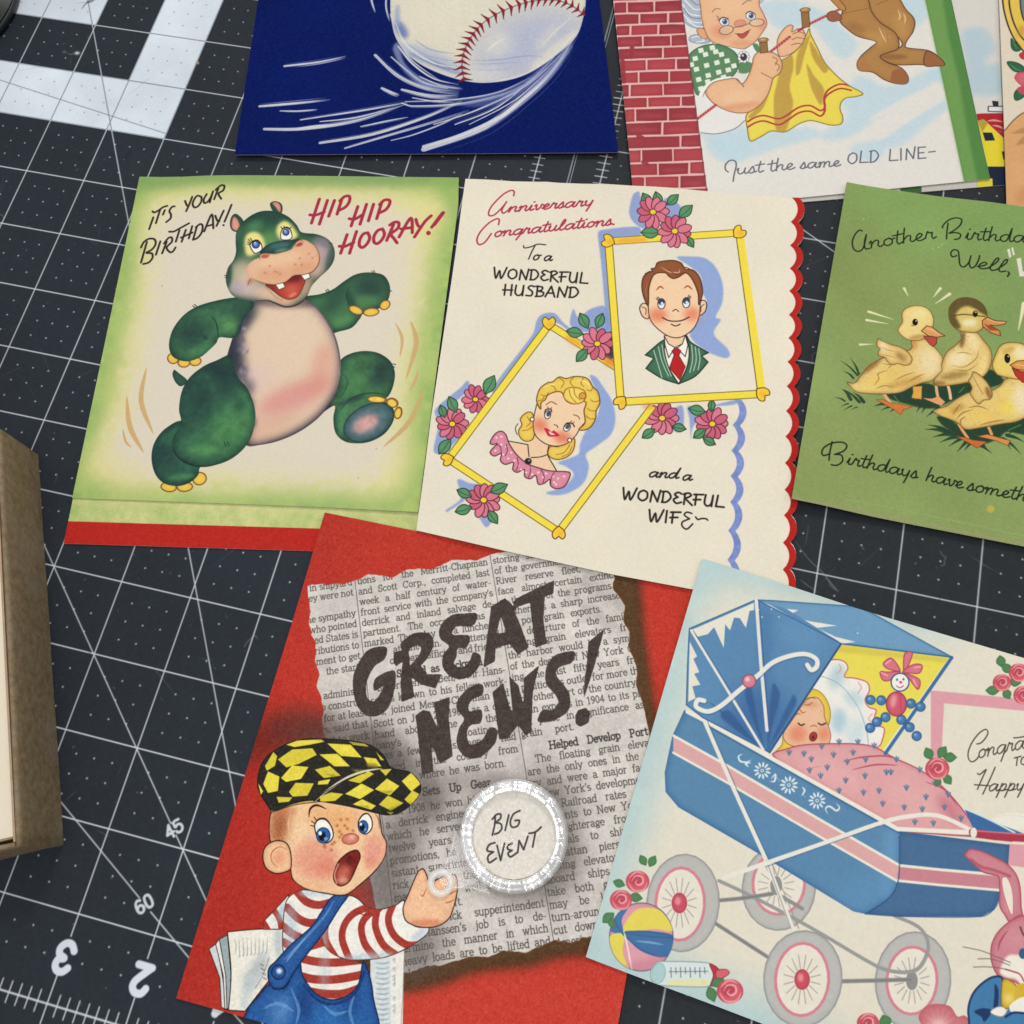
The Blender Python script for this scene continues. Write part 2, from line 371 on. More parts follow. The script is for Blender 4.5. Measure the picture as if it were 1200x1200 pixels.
def paint_mat1():
    x0, y0, x1, y1 = MAT1
    cv = world_canvas('mat_left', x0, y0, x1, y1, BLK, MP, 3)
    def rect(a, b, c, d, col): cv.comp(*cv.mask(cv.w2c(np.array([(a, b), (c, b), (c, d), (a, d)])), raw=True), col)
    white = [(-11, 11, -3, 12), (-4, 12, -3, 18), (-11, 13, -5, 18)]
    for w in white: rect(*w, WHT)
    W = np.zeros((cv.H, cv.W))
    for w in white:
        b, m = cv.mask(cv.w2c(np.array([(w[0], w[1]), (w[2], w[1]), (w[2], w[3]), (w[0], w[3])])), raw=True); W[b[1]:b[3], b[0]:b[2]] = np.maximum(W[b[1]:b[3], b[0]:b[2]], m)
    # grid lines and dots, light on black; then the same dark where the mat is white
    save = cv.img.copy()
    DRK = '7b828c'
    def lines(col):
        for i in range(-9, 3): mline(cv, (i, 0 if False else -.0), (i, 17.3), col=col)
        for i in range(-9, 3):
            mline(cv, (i, 0), (i, -.26), col=col); mline(cv, (i, -.68), (i, -1.22), col=col)
        for j in range(0, 18): mline(cv, (-9.6, j), (2.98, j), col=col)
        mline(cv, (2.98, -1.2), (2.98, 17.3), col=col, w=.018); mline(cv, (-9.8, -1), (3.1, -1), col=col, w=.022)
        for t in np.arange(-9.75, 2.9, .125):
            if abs(t-round(t)) > .02: mline(cv, (t, -1.12), (t, -.87), col=col, w=.0165)
        for t in np.arange(-.87, 17, .125): mline(cv, (2.89, t), (3.07, t), col=col, w=.015)
        # 45 and 60 degree guides
        mline(cv, (-9.6, 11.6), wl(200, 965), col=col, w=.0165); mline(cv, wl(206, 978), (2.9, -.9), col=col, w=.0165)
        a, b = wl(72.5, 942), wl(118.75, 998.8); d = (b-a)/np.linalg.norm(b-a)
        mline(cv, a-d*2.5, wl(164, 1053), col=col, w=.0165); mline(cv, wl(176, 1068), wl(236, 1140), col=col, w=.0165)
        mline(cv, wl(258, 1170), wl(300, 1218), col=col, w=.0165)
        a, b = wl(108.8, 32.5), wl(268.8, 905); d = (b-a)/np.linalg.norm(b-a)
        mline(cv, a-d*4, b+d*5, col=col, w=.0165)
        mline(cv, wl(-120, 60), wl(0, 93.8), col=col, w=.015); mline(cv, wl(0, 93.8), wl(194.5, 156.5), col=col, w=.015)
        xs = []; ys = []
        for i in range(-10, 3):
            for j in range(-1, 17):
                for a in (.25, .5, .75):
                    for b in (.25, .5, .75):
                        if j == -1 and b < .3: continue
                        xs.append(i+a); ys.append(j+b)
        mdot(cv, xs, ys, .0125, col)
    lines(LIN); light = cv.img.copy()
    cv.img[:] = save; lines(DRK); dark = cv.img
    cv.img = light*(1-W[..., None])+dark*W[..., None]
    # numerals of the scale, upside down from here
    for ch, (cx, cy) in {'3': (75.5, 1122), '2': (166, 1147.5), '1': (257, 1171)}.items():
        o = wl(cx, cy)
        cv.strokes([cv.w2c(np.array([o-np.array(p)*np.array([.32, .33]) for p in st])) for st in DIG[ch]], .088*MP, 'cfd6dc', smooth=ch != '2', raw=True) if ch != '2' else cv.strokes([cv.w2c(np.array([o-np.array(p)*np.array([.32, .33]) for p in smooth_pts(st, False, 4)])) for st in DIG[ch]], .088*MP, 'cfd6dc', smooth=False, raw=True)
    for txt, (cx, cy), d in (('45', (203.8, 971.3), (1, -.66)), ('60', (168.8, 1059.3), (1, -.66))):
        o = wl(cx, cy); q = wl(cx+d[0]*10, cy+d[1]*10)-o; q /= np.linalg.norm(q); n = np.array([-q[1], q[0]])
        for i, ch in enumerate(txt):
            oo = o+q*(i-.5)*.118
            P = [cv.w2c(np.array([oo+(q*p[0]+n*p[1])*.16 for p in smooth_pts(st, False, 4)] if ch != '4' else [oo+(q*p[0]+n*p[1])*.16 for p in st])) for st in DIG[ch]]
            cv.strokes(P, .034*MP, 'c9ced2', smooth=False, raw=True)
    # scuffs, ink marks, glue spots
    cv.zf(0, 0, 10)
    cv.stroke([(1100, 0), (1030, 25), (990, 60), (955, 110)], 1.6, '4a4f5a', .8, taper=2)
    cv.fill([(1040, 0), (1100, 5), (1060, 30), (1010, 40)], '4a5160', .6, blur=.8)
    cv.fill([(725, 600), (760, 600), (785, 618), (750, 615)], 'a9aa9f', .6, blur=.3)
    cv.fill([(875, 620), (900, 602), (935, 618), (925, 635), (885, 638)], 'd9d8cc', .9, blur=.3)
    cv.stroke([(800, 630), (840, 637), (880, 625)], .8, 'b9b9ae', .5)
    cv.zf(0, 0, 4)
    cv.fill([(575, 750), (605, 705), (615, 712), (585, 752)], '14202c', .8, blur=.5)
    cv.stroke([(600, 445), (640, 415), (695, 370)], .6, '9aa4b2', .6)
    cv.fill([(922, 290), (930, 286), (934, 300), (924, 302)], 'b08a5a', .9)
    rg = np.random.default_rng(8)
    for _ in range(330):
        x = rg.uniform(-8, 3); y = rg.uniform(-1, 16.5); a = rg.uniform(0, 3.1); l = rg.uniform(.05, .9)*rg.uniform(.3, 1)
        p = cv.w2c(np.array([(x, y), (x+math.cos(a)*l*.5, y+math.sin(a)*l*.5+rg.uniform(-.03, .03)), (x+math.cos(a)*l, y+math.sin(a)*l)]))
        cv.strokes([p], 1.0, '8a9096' if rg.random() < .7 else '15181c', rg.uniform(.1, .42), raw=True, taper=2)
    for _ in range(900):
        x = rg.uniform(x0, x1); y = rg.uniform(-1.5, 17); p = cv.w2c(np.array([(x, y), (x+rg.normal(0, .012), y+rg.normal(0, .012))]))
        cv.strokes([p], rg.uniform(.5, 1.5), 'b4b6b4', rg.uniform(.1, .5), smooth=False, raw=True)
    for _ in range(16):
        x = rg.uniform(max(x0, -7), min(x1, 11)); y = rg.uniform(-1, 15); a = rg.uniform(0, 6); p = [(x, y)]
        for k in range(5): a += rg.normal(0, .8); p.append((p[-1][0]+math.cos(a)*.05, p[-1][1]+math.sin(a)*.05))
        cv.strokes([cv.w2c(np.array(p))], .9, 'c8c8c2', rg.uniform(.3, .6), raw=True)
    n = cv.noise(60)+cv.noise(14)*.5
    cv.img *= (1+.035*n)[..., None]
    cv.grain(.008)
    return cv
def paint_mat2():
    x0, y0, x1, y1 = MAT2
    cv = world_canvas('mat_right', x0, y0, x1, y1, '262a2e', MP, 4)
    sx, sy = 3.98, 6.13; st = .993
    ys_ = [sy+st*k for k in range(-9, 12)]; xs_ = [sx+st*k for k in range(1, 11)]
    top = ys_[-1]; bot = ys_[0]
    for x in xs_: mline(cv, (x, bot), (x-.0, top))
    for y in ys_: mline(cv, (sx-.12, y), (13.9, y))
    mline(cv, (sx, bot-.2), (sx, top+.2), w=.018)
    for t in np.arange(bot, top, st/8): mline(cv, (sx-.11, t), (sx+.09, t), w=.015)
    xs = []; ys = []
    for x in [sx]+xs_[:-1]:
        for y in ys_[:-1]:
            for a in (.25, .5, .75):
                for b in (.25, .5, .75): xs.append(x+a*st); ys.append(y+b*st)
    mdot(cv, xs, ys, .0125, LIN)
    a, b = wl(940.5, 268.8), wl(977.5, 295); d = (b-a)/np.linalg.norm(b-a)
    mline(cv, a-d*.1, a+d*6, w=.0165)
    rg = np.random.default_rng(18)
    cv.zf(900, 550, 4)
    for p in ([(120, 325), (190, 420), (262, 490), (330, 580)], [(150, 515), (180, 540), (240, 580)], [(262, 500), (300, 540), (335, 575)], [(282, 530), (300, 552), (330, 572)]):
        cv.stroke(p, .9, '9aa0a4', .5, taper=2)
    for _ in range(330):
        x = rg.uniform(3.6, 12); y = rg.uniform(-1, 16.5); a = rg.uniform(0, 3.1); l = rg.uniform(.05, .9)*rg.uniform(.3, 1)
        p = cv.w2c(np.array([(x, y), (x+math.cos(a)*l*.5, y+math.sin(a)*l*.5+rg.uniform(-.03, .03)), (x+math.cos(a)*l, y+math.sin(a)*l)]))
        cv.strokes([p], 1.0, '8a9096' if rg.random() < .7 else '15181c', rg.uniform(.1, .42), raw=True, taper=2)
    for _ in range(900):
        x = rg.uniform(x0, x1); y = rg.uniform(-1.5, 17); p = cv.w2c(np.array([(x, y), (x+rg.normal(0, .012), y+rg.normal(0, .012))]))
        cv.strokes([p], rg.uniform(.5, 1.5), 'b4b6b4', rg.uniform(.1, .5), smooth=False, raw=True)
    for _ in range(16):
        x = rg.uniform(max(x0, -7), min(x1, 11)); y = rg.uniform(-1, 15); a = rg.uniform(0, 6); p = [(x, y)]
        for k in range(5): a += rg.normal(0, .8); p.append((p[-1][0]+math.cos(a)*.05, p[-1][1]+math.sin(a)*.05))
        cv.strokes([cv.w2c(np.array(p))], .9, 'c8c8c2', rg.uniform(.3, .6), raw=True)
    n = cv.noise(60)+cv.noise(14)*.5
    cv.img *= (1+.035*n)[..., None]
    cv.grain(.008)
    return cv
CM1 = paint_mat1(); CM2 = paint_mat2()
LAYERS += [('mat1', CM1, None), ('mat2', CM2, None)]
# ---------------------------------------------------------------- handwriting: joined lower case, hand-drawn capitals
CUR = {
 'a': (1.1, [[(.8, .85), (.45, 1), (.1, .7), (.08, .25), (.3, 0), (.6, .25), (.84, .92), (.78, .3), (.92, .02), (1.15, .22)]]),
 'n': (1.0, [[(0, .65), (.14, .95), (.18, .5), (.12, 0)], [(.14, .4), (.32, .8), (.52, .97), (.68, .8), (.64, .3), (.78, .02), (1.02, .22)]]),
 'm': (1.45, [[(0, .65), (.14, .95), (.18, .5), (.12, 0)], [(.14, .4), (.3, .8), (.46, .97), (.58, .8), (.54, 0)], [(.56, .4), (.75, .85), (.92, .97), (1.06, .8), (1.03, .3), (1.16, .02), (1.45, .22)]]),
 'i': (.5, [[(0, .25), (.16, .95), (.13, .3), (.26, .02), (.52, .22)], [(.24, 1.5), (.28, 1.55)]]),
 'v': (.85, [[(0, .75), (.13, .95), (.2, .4), (.34, .02), (.6, .45), (.62, .95), (.88, .8)]]),
 'e': (.72, [[(-.02, .22), (.36, .5), (.5, .82), (.3, 1), (.08, .6), (.1, .2), (.34, 0), (.74, .24)]]),
 'r': (.78, [[(0, .22), (.18, 1.08), (.3, .86), (.52, .9), (.48, .4), (.58, .03), (.8, .22)]]),
 's': (.66, [[(-.02, .2), (.3, 1.08), (.4, .7), (.46, .25), (.24, 0), (.02, .14)], [(.24, 0), (.66, .22)]]),
 'o': (.85, [[(.45, 1), (.12, .75), (.1, .25), (.35, 0), (.65, .25), (.65, .75), (.45, 1), (.6, .8), (.88, .88)]]),
 't': (.55, [[(.26, 1.8), (.16, .4), (.3, 0), (.58, .22)], [(-.14, 1.22), (.6, 1.32)]]),
 'h': (.95, [[(.2, 2.05), (.12, 1), (.08, 0)], [(.1, .4), (.3, .8), (.48, .95), (.62, .8), (.58, .3), (.72, .02), (.96, .22)]]),
 'd': (1.1, [[(.8, .85), (.45, 1), (.1, .7), (.08, .25), (.3, 0), (.6, .25), (.88, 1.95)], [(.87, 1.9), (.8, .3), (.92, .02), (1.15, .22)]]),
 'y': (.95, [[(0, .75), (.1, .95), (.12, .35), (.32, .05), (.6, .35), (.7, .95)], [(.7, .95), (.66, .2), (.5, -.95)]]),
 'g': (1.0, [[(.8, .85), (.45, 1), (.1, .7), (.08, .25), (.3, 0), (.6, .25), (.84, .92)], [(.84, .92), (.75, -.1), (.55, -.95)], [(.72, -.1), (1.0, .2)]]),
 'u': (1.0, [[(0, .75), (.12, .95), (.1, .3), (.3, .02), (.58, .3), (.68, .95), (.65, .3), (.78, .02), (1.02, .22)]]),
 'l': (.62, [[(-.02, .2), (.4, 1.3), (.4, 1.85), (.25, 1.8), (.14, .9), (.14, .3), (.3, 0), (.64, .22)]]),
 'p': (.9, [[(.16, 1.05), (.1, 0), (.0, -.9)], [(.12, .5), (.4, .97), (.66, .8), (.6, .2), (.3, .02), (.12, .2)], [(.4, .02), (.9, .2)]]),
 ',': (.5, [[(.15, .1), (.18, -.1), (.05, -.45)]]), '.': (.4, [[(.15, .03), (.2, .08)]]),
 ' ': (.7, [])}
CAPS = {
 'W': (1.05, [[(0, 1), (.2, 0), (.42, .72), (.6, 0), (.95, 1.05)]]), 'O': (.85, [[(.4, .9), (.12, .7), (.08, .25), (.38, .0), (.68, .25), (.66, .72), (.4, .9)]]),
 'N': (.85, [[(.1, 0), (.15, .95), (.15, .95), (.6, .05), (.6, .05), (.72, 1.05)]]), 'D': (.78, [[(.1, .95), (.1, 0)], [(0, .9), (.4, .93), (.65, .5), (.4, .06), (.05, 0)]]),
 'E': (.72, [[(.58, .85), (.34, .95), (.12, .75), (.36, .54), (.36, .54), (.08, .3), (.3, 0), (.65, .12)]]), 'R': (.75, [[(.12, 0), (.12, .95)], [(0, .85), (.35, 1), (.55, .8), (.16, .5), (.16, .5), (.7, -.03)]]),
 'F': (.72, [[(.16, 0), (.16, .93)], [(0, .9), (.66, .95)], [(0, .44), (.5, .5)]]), 'U': (.8, [[(.1, .95), (.08, .25), (.3, 0), (.55, .2), (.62, .95)], [(.62, .9), (.6, 0)]]),
 'L': (.78, [[(.16, 1), (.1, .04), (.1, .04), (.68, .03)]]), 'H': (.75, [[(.1, 0), (.1, 1)], [(.55, 0), (.55, 1)], [(-.05, .48), (.62, .5)]]),
 'S': (.66, [[(.55, .9), (.3, .97), (.15, .75), (.46, .4), (.4, .05), (.05, .05)]]), 'B': (.72, [[(.12, 1), (.12, 0)], [(0, .95), (.45, .9), (.4, .6), (.15, .52), (.15, .52), (.56, .4), (.5, .08), (.05, 0)]]),
 'A': (.75, [[(0, 0), (.35, 1), (.35, 1), (.65, 0)], [(.1, .35), (.56, .35)]]), 'I': (.38, [[(.12, 0), (.12, 1)]]),
 'T': (.75, [[(.35, 0), (.35, .95)], [(0, .9), (.75, 1)]]), 'V': (.7, [[(0, 1), (.25, 0), (.25, 0), (.62, 1.05)]]),
 'G': (.8, [[(.66, .85), (.4, 1), (.1, .6), (.2, .1), (.5, .05), (.66, .38), (.42, .38)]]),
 'e': (.72, [[(.1, 0), (.1, 1)], [(.1, .97), (.6, .97)], [(.1, .5), (.48, .5)], [(.1, .02), (.62, .02)]]),
 '-': (.7, [[(.1, .5), (.55, .52)]]), '~': (.9, [[(.0, .45), (.2, .3), (.45, .38), (.7, .45), (.85, .35)]]), ' ': (.7, [])}
def write(cv, text, p0, p1, xh, col, w, font=CUR, slant=.3, wob=0.):
    """text along p0..p1 (frame units); xh = height unit"""
    p0 = np.array(p0, float); p1 = np.array(p1, float); L = np.linalg.norm(p1-p0); ex = (p1-p0)/L; ey = np.array([ex[1], -ex[0]])
    adv = [font[c][0] for c in text]; k = L/sum(adv); x = 0.; out = []; rg = np.random.default_rng(len(text))
    for c, a in zip(text, adv):
        dy = rg.normal(0, wob)
        for st in font[c][1]: out.append([p0+ex*((x+px)*k+py*xh*slant)+ey*((py+dy)*xh) for px, py in st])
        x += a
    cv.strokes(out, w, col)
def flower(c, x, y, r, n=10, rot=0, flat=1., seed=0, p1='d4788a', p2='c45f76', core='e8c83c', line='4a1f2c'):
    rg = np.random.default_rng(int(x*7+y*13)+seed)
    for i in range(n):
        a = 2*math.pi*i/n+rot+rg.normal(0, .06); R = r*rg.uniform(.9, 1.05)
        cx, cy = x+math.cos(a)*R*.58, y+math.sin(a)*R*.58*flat
        c.ell(cx, cy, R*.44, r*.25, math.degrees(math.atan2(math.sin(a)*flat, math.cos(a))), p1 if rg.random() < .6 else p2, line=line, lw=.75, rim=p2, rimr=1.2, rima=.5)
    c.ell(x, y, r*.2, r*.17, 0, core, line=line, lw=.7)
def leaf(c, x, y, l, ang, w=.27, col='5b8f63', line='1f3a2a', vein=True, dark='3f7050'):
    a = math.radians(ang); d = np.array([math.cos(a), math.sin(a)]); n = np.array([-d[1], d[0]]); o = np.array([x, y])
    A = o-d*l/2; B = o+d*l/2
    P = [A, A, o-d*l*.2+n*l*w*.9, o+d*l*.12+n*l*w, B, B, o+d*l*.12-n*l*w, o-d*l*.2-n*l*w*.9]
    c.fill(P, col, rim=dark, rimr=1.2, rima=.6)
    if line: c.stroke(P+[P[0]], .8, line, closed=True)
    if vein: c.stroke([A, o+n*l*.04, B-d*l*.15], .6, line or dark, .8)
def rose(c, x, y, r, col='cf5a68', dk='9e2f42', lt='eeaaa8'):
    c.ell(x, y, r, r*.92, 0, col, rim=dk, rimr=1.8, rima=.6)
    c.ell(x-r*.1, y-r*.1, r*.55, r*.5, 0, dk, a=.55, blur=.8)
    c.stroke([(x-r*.5, y), (x-r*.2, y-r*.45), (x+r*.35, y-r*.4), (x+r*.45, y+r*.05), (x+r*.1, y+r*.3), (x-r*.2, y+r*.1), (x, y-r*.15)], max(.7, r*.14/c.fr[2]), lt, .9, taper=2)
    c.stroke([(x-r*.8, y+r*.1), (x-r*.3, y+r*.75), (x+r*.5, y+r*.7), (x+r*.85, y+r*.05)], max(.7, r*.16/c.fr[2]), lt, .75, taper=2)
    c.stroke([(x-r*.7, y-r*.3), (x-r*.1, y-r*.82), (x+r*.6, y-r*.6)], max(.7, r*.16/c.fr[2]), lt, .7, taper=2)
def bar(c, a, b, w, col, ol='5c5020', both=True, lw=.7):
    a = np.array(a, float); b = np.array(b, float); d = (b-a)/np.linalg.norm(b-a); n = np.array([-d[1], d[0]])*w/2
    c.fill([a+n, b+n, b-n, a-n], col, smooth=False)
    c.stroke([a+n, b+n], lw, ol, smooth=False)
    if both: c.stroke([a-n, b-n], lw, ol, smooth=False)
def heart(c, x, y, r, ang, col='efc83c', line='5c3a14'):
    a = math.radians(ang); d = np.array([math.cos(a), math.sin(a)]); n = np.array([-d[1], d[0]]); o = np.array([x, y])
    P = [o-d*r*.95, o-d*r*.95, o-d*r*.3+n*r*.75, o+d*r*.45+n*r*.95, o+d*r*.95+n*r*.55, o+d*r*.55, o+d*r*.55, o+d*r*.95-n*r*.55, o+d*r*.45-n*r*.95, o-d*r*.3-n*r*.75]
    c.fill(P, col, line=line, lw=.9); c.air(x+r*.2, y+r*.1, r*.5, r*.4, 0, 'd98a2c', .35)
# ---------------------------------------------------------------- green birthday card with the hippo
HIP_FRONT = [(163.5, 207), (537.5, 208), (537, 240), (490, 600), (360, 593.3), (84.6, 583.6)]
HIP_BACK = [(164, 208.5), (536, 209), (487, 651), (360, 645.5), (74.5, 637)]
def paint_hippo():
    c = Canvas('hippo', (163, 207), (537, 207), [(160, 200), (545, 200), (495, 660), (70, 645)], .05, 'd7cdb9', seed=5)
    # green mottled border fading through yellow into cream
    G1, G2, YE = 'a9bd6c', '7fa457', 'dfd491'
    c.img[:] = hexc(G1)
    n1 = c.noise(9); n2 = c.noise(26)
    t = np.clip(.5+.5*n1+.38*n2, 0, 1)[..., None]
    c.img[:] = c.img*(1-t*.6)+hexc(G2)*t*.6
    inner = [(186, 226), (515, 228), (505, 300), (480, 470), (470, 575), (380, 572), (108, 566), (128, 480), (160, 330)]
    warp = 1+.25*n2
    def soft(pts, col, a, blur):
        b, m = c.mask(pts, True, blur)
        F = np.zeros((c.H, c.W)); F[b[1]:b[3], b[0]:b[2]] = m
        F = np.clip(F*(1+.22*n1*(1-F)*3), 0, 1)
        c.img[:] = c.img*(1-F[..., None]*a)+hexc(col)*F[..., None]*a
    soft(inner, YE, .95, 11)
    soft([(196, 240), (350, 236), (470, 244), (486, 330), (462, 470), (446, 560), (300, 562), (135, 548), (150, 470), (176, 320)], 'd8cebc', .96, 13)
    # darker green band along the top edge
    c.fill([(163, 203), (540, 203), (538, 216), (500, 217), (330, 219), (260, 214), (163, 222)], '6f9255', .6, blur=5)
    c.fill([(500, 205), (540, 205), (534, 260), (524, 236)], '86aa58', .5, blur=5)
    # --- body
    DG, MG, LG, OUT = '27463a', '3f7047', '5b9055', '16302b'
    c.zf(300, 200, 2.667)
    arm = [(140, 400), (160, 392), (200, 386), (240, 371), (275, 346), (310, 325), (350, 318), (395, 325), (415, 350), (419, 380), (410, 408), (385, 430), (335, 447), (325, 462), (300, 490), (262, 502), (235, 505), (195, 450), (160, 420)]
    yel = 'e6c34e'
    cl = dict(line='7a4a1c', lw=1.0, rim='c9892e', rimr=2, rima=.5)
    c.fill(arm, MG, rim=OUT, rimr=5, rima=.95); A = c.region(arm)
    c.air(355, 362, 52, 38, 0, '1f3b38', .85, A); c.air(345, 405, 35, 16, 0, LG, .5, A); c.air(250, 400, 26, 60, 40, '1e3d37', .6, A)
    c.air(270, 470, 34, 16, -20, LG, .6, A); c.air(300, 415, 12, 40, -20, '16302b', .6, A)
    c.stroke([(292, 360), (284, 385), (288, 410), (300, 430)], 1.2, OUT, .8, clip=A, taper=2)
    for (x, y, rx, ry, an) in ((312, 436, 22, 12, 22), (360, 442, 24, 12, -6), (403, 420, 17, 13, -35)): c.ell(x, y, rx, ry, an, yel, **cl)
    c.stroke([(368, 312), (373, 322)], .7, OUT); c.stroke([(362, 314), (368, 324)], .7, OUT)
    c.stroke([(414, 372), (424, 377)], .7, OUT); c.stroke([(224, 370), (230, 380)], .7, OUT); c.stroke([(218, 373), (226, 383)], .7, OUT)
    c.zf(180, 330, 3.75)
    for (x, y, rx, ry, an) in ((982, 517, 42, 17, 4), (1050, 532, 25, 19, 25), (1075, 577, 16, 26, 12)): c.ell(x, y, rx, ry, an, yel, **cl)
    leg = [(740, 570), (800, 480), (812, 400), (822, 345), (870, 315), (930, 305), (990, 315), (1040, 350), (1060, 400), (1052, 460), (1030, 505), (1000, 520), (1040, 540), (1058, 575), (1050, 620), (1015, 668), (960, 700), (900, 711), (840, 702), (800, 665), (790, 600), (795, 545), (730, 585)]
    c.fill(leg, MG, rim=OUT, rimr=5, rima=.95); A = c.region(leg)
    c.air(1000, 400, 45, 70, 20, '1c3733', .9, A); c.air(930, 375, 40, 28, -40, '2a5038', .6, A); c.air(900, 440, 20, 60, 40, LG, .35, A)
    c.air(830, 600, 18, 90, 10, '4d8a5c', .6, A); c.air(870, 520, 70, 12, -20, '1c3733', .7, A)
    c.stroke([(820, 400), (850, 430), (840, 480), (810, 520)], 1.0, OUT, .5, clip=A, taper=2)
    c.stroke([(815, 575), (860, 520), (940, 490), (1030, 497)], 1.3, OUT, .8, clip=A, taper=2)
    for (x, y, rx, ry, an) in ((980, 518, 38, 13, 4), (1048, 534, 22, 17, 25), (1074, 578, 14, 23, 12)): c.ell(x, y, rx, ry, an, yel, line='8a5a20', lw=.8)
    c.ell(945, 618, 118, 74, -28, '4e7276', rim='22403f', rimr=5, rima=.9, line='1c3632', lw=1)
    c.air(930, 625, 78, 50, -25, '6a6a74', .6); c.ell(932, 624, 60, 33, -28, 'c79a94', blur=2.5)
    c.stroke([(1052, 362), (1064, 365)], .7, OUT); c.stroke([(1048, 372), (1060, 376)], .7, OUT)
    # tail
    c.fill([(88, 390), (92, 388), (112, 403), (148, 436), (120, 460), (95, 440), (83, 408)], '2b5340', rim=OUT, rimr=2)
    # torso
    torso = [(430, 90), (395, 140), (350, 240), (335, 285), (325, 320), (300, 420), (420, 600), (405, 715), (480, 715), (570, 690), (660, 645), (740, 580), (795, 500), (818, 420), (822, 350), (808, 270), (780, 200), (740, 140), (690, 90), (600, 60)]
    c.fill(torso, 'dcc0a4', rim='30283a', rimr=6, rima=.95); A = c.region(torso)
    c.air(600, 260, 190, 190, 0, 'dec6ac', .8, A)
    c.air(625, 500, 175, 52, -24, 'd28880', .8, A); c.air(740, 380, 45, 120, 10, 'd5937f', .6, A); c.air(560, 560, 150, 70, -20, 'd8a098', .35, A)
    c.air(450, 420, 70, 60, 0, 'd9bdb8', .8, A); c.air(520, 640, 120, 40, -25, 'd2a184', .4, A)
    rg = np.random.default_rng(4)
    for (x, y, r, a) in ((360, 210, 30, .9), (345, 290, 38, .95), (350, 350, 36, .95), (395, 165, 30, .8), (372, 400, 30, .8), (410, 470, 26, .6), (420, 120, 34, .7), (420, 540, 18, .6), (433, 620, 14, .6)):
        c.air(x, y, r*1.2, r*1.7, 10, '2a2f3c', a, A)
    for _ in range(26):
        t = rg.random(); x = 385+rg.normal(0, 14)+t*20; y = 150+t*300
        c.air(x, y, rg.uniform(5, 13), rg.uniform(8, 16), rg.uniform(0, 90), '5a5468' if rg.random() < .6 else 'b9a6ae', .4, A)
    c.air(600, 90, 150, 26, 0, '3c3238', .55, A)
    c.stroke([(668, 80), (720, 120), (765, 180), (795, 240), (815, 320), (820, 400)], 1.5, '3a3040', .5, taper=2)
    c.stroke([(405, 716), (480, 714), (570, 690), (660, 645), (740, 580), (795, 500)], 1.4, '2c2630', .6, taper=2)
    # left arm
    for (x, y, rx, ry, an) in ((85, 338, 24, 22, 30), (133, 357, 26, 19, 0), (184, 351, 25, 18, -12)): c.ell(x, y, rx, ry, an, yel, **cl)
    la = [(430, 78), (360, 70), (270, 85), (190, 110), (130, 150), (85, 210), (68, 270), (75, 315), (100, 340), (150, 350), (205, 332), (245, 300), (275, 270), (290, 245), (350, 247), (380, 220), (400, 160), (440, 110)]
    c.fill(la, '3a6a48', rim=OUT, rimr=5, rima=.95); A = c.region(la)
    c.air(165, 225, 70, 75, 0, '1d3a37', .85, A); c.air(205, 300, 70, 26, -30, '477f50', .7, A); c.air(150, 160, 60, 22, -40, '2f5b45', .5, A)
    c.air(330, 190, 45, 40, 0, '5c9556', .7, A); c.air(385, 120, 60, 40, 0, '22423a', .7, A); c.air(395, 200, 22, 55, 10, '20303a', .8, A); c.air(300, 120, 40, 20, 0, '2d5543', .5, A)
    c.stroke([(250, 148), (272, 175), (282, 215), (282, 250)], 1.4, OUT, .8, clip=A, taper=2)
    for x in (224, 234): c.stroke([(x-6, 236), (x+4, 256)], .6, '12231f', .8)
    c.stroke([(180, 100), (193, 112)], .7, OUT); c.stroke([(172, 106), (186, 118)], .7, OUT)
    # shin and thigh
    for (x, y, rx, ry, an) in ((66, 903, 34, 20, 8), (137, 902, 34, 20, -4), (202, 866, 30, 27, -20)): c.ell(x, y, rx, ry, an, yel, **cl)
    shin = [(125, 612), (60, 640), (20, 680), (-4, 730), (-8, 790), (10, 850), (50, 888), (110, 898), (160, 882), (195, 850), (205, 815), (260, 780), (200, 660)]
    c.fill(shin, '2b5745', rim=OUT, rimr=5, rima=.95); A = c.region(shin)
    c.air(40, 760, 60, 50, 0, '1a3536', .7, A); c.air(120, 860, 60, 14, -8, '4d8a55', .7, A); c.air(90, 680, 50, 20, -30, '38684a', .5, A)
    th = [(340, 320), (280, 345), (220, 372), (160, 420), (125, 480), (112, 560), (120, 620), (85, 690), (85, 740), (120, 785), (200, 812), (260, 808), (330, 785), (390, 740), (430, 680), (447, 600), (440, 540), (412, 470), (370, 420), (350, 360)]
    c.fill(th, '376848', rim=OUT, rimr=6, rima=.95); A = c.region(th)
    c.air(200, 520, 90, 130, 10, '1f3f3a', .9, A); c.air(300, 400, 80, 50, 30, '182f33', .85, A); c.air(330, 480, 40, 40, 0, '1c3a38', .6, A)
    c.air(340, 640, 90, 75, -20, '4f8a50', .8, A); c.air(400, 550, 26, 60, -10, '4f8f55', .7, A); c.air(385, 540, 30, 36, 0, '27503d', .85, A)
    c.air(220, 740, 70, 22, 0, '5a9857', .6, A); c.air(130, 650, 40, 40, 0, '23473d', .6, A); c.air(330, 740, 50, 20, -30, '3f7848', .4, A); c.air(250, 450, 14, 50, -30, '2f5b4d', .5, A)
    c.stroke([(80, 720), (105, 770), (160, 803), (230, 812), (300, 797)], 1.6, '10261f', .8, taper=2)
    c.stroke([(122, 615), (135, 650)], 1.2, '10261f', .7, taper=2)
    for x in (310, 324): c.stroke([(x, 703), (x+8, 724)], .6, '12231f', .8)
    # mottled brushwork over the hide
    Z = np.clip(c.region(th)+c.region(leg)+c.region(la)+c.region(shin), 0, 1); c.img *= (1+(.05*c.noise(9)+.06*c.noise(4))*Z)[..., None]; np.clip(c.img, 0, 1, out=c.img)
    # movement marks
    T = 'c7a36c'
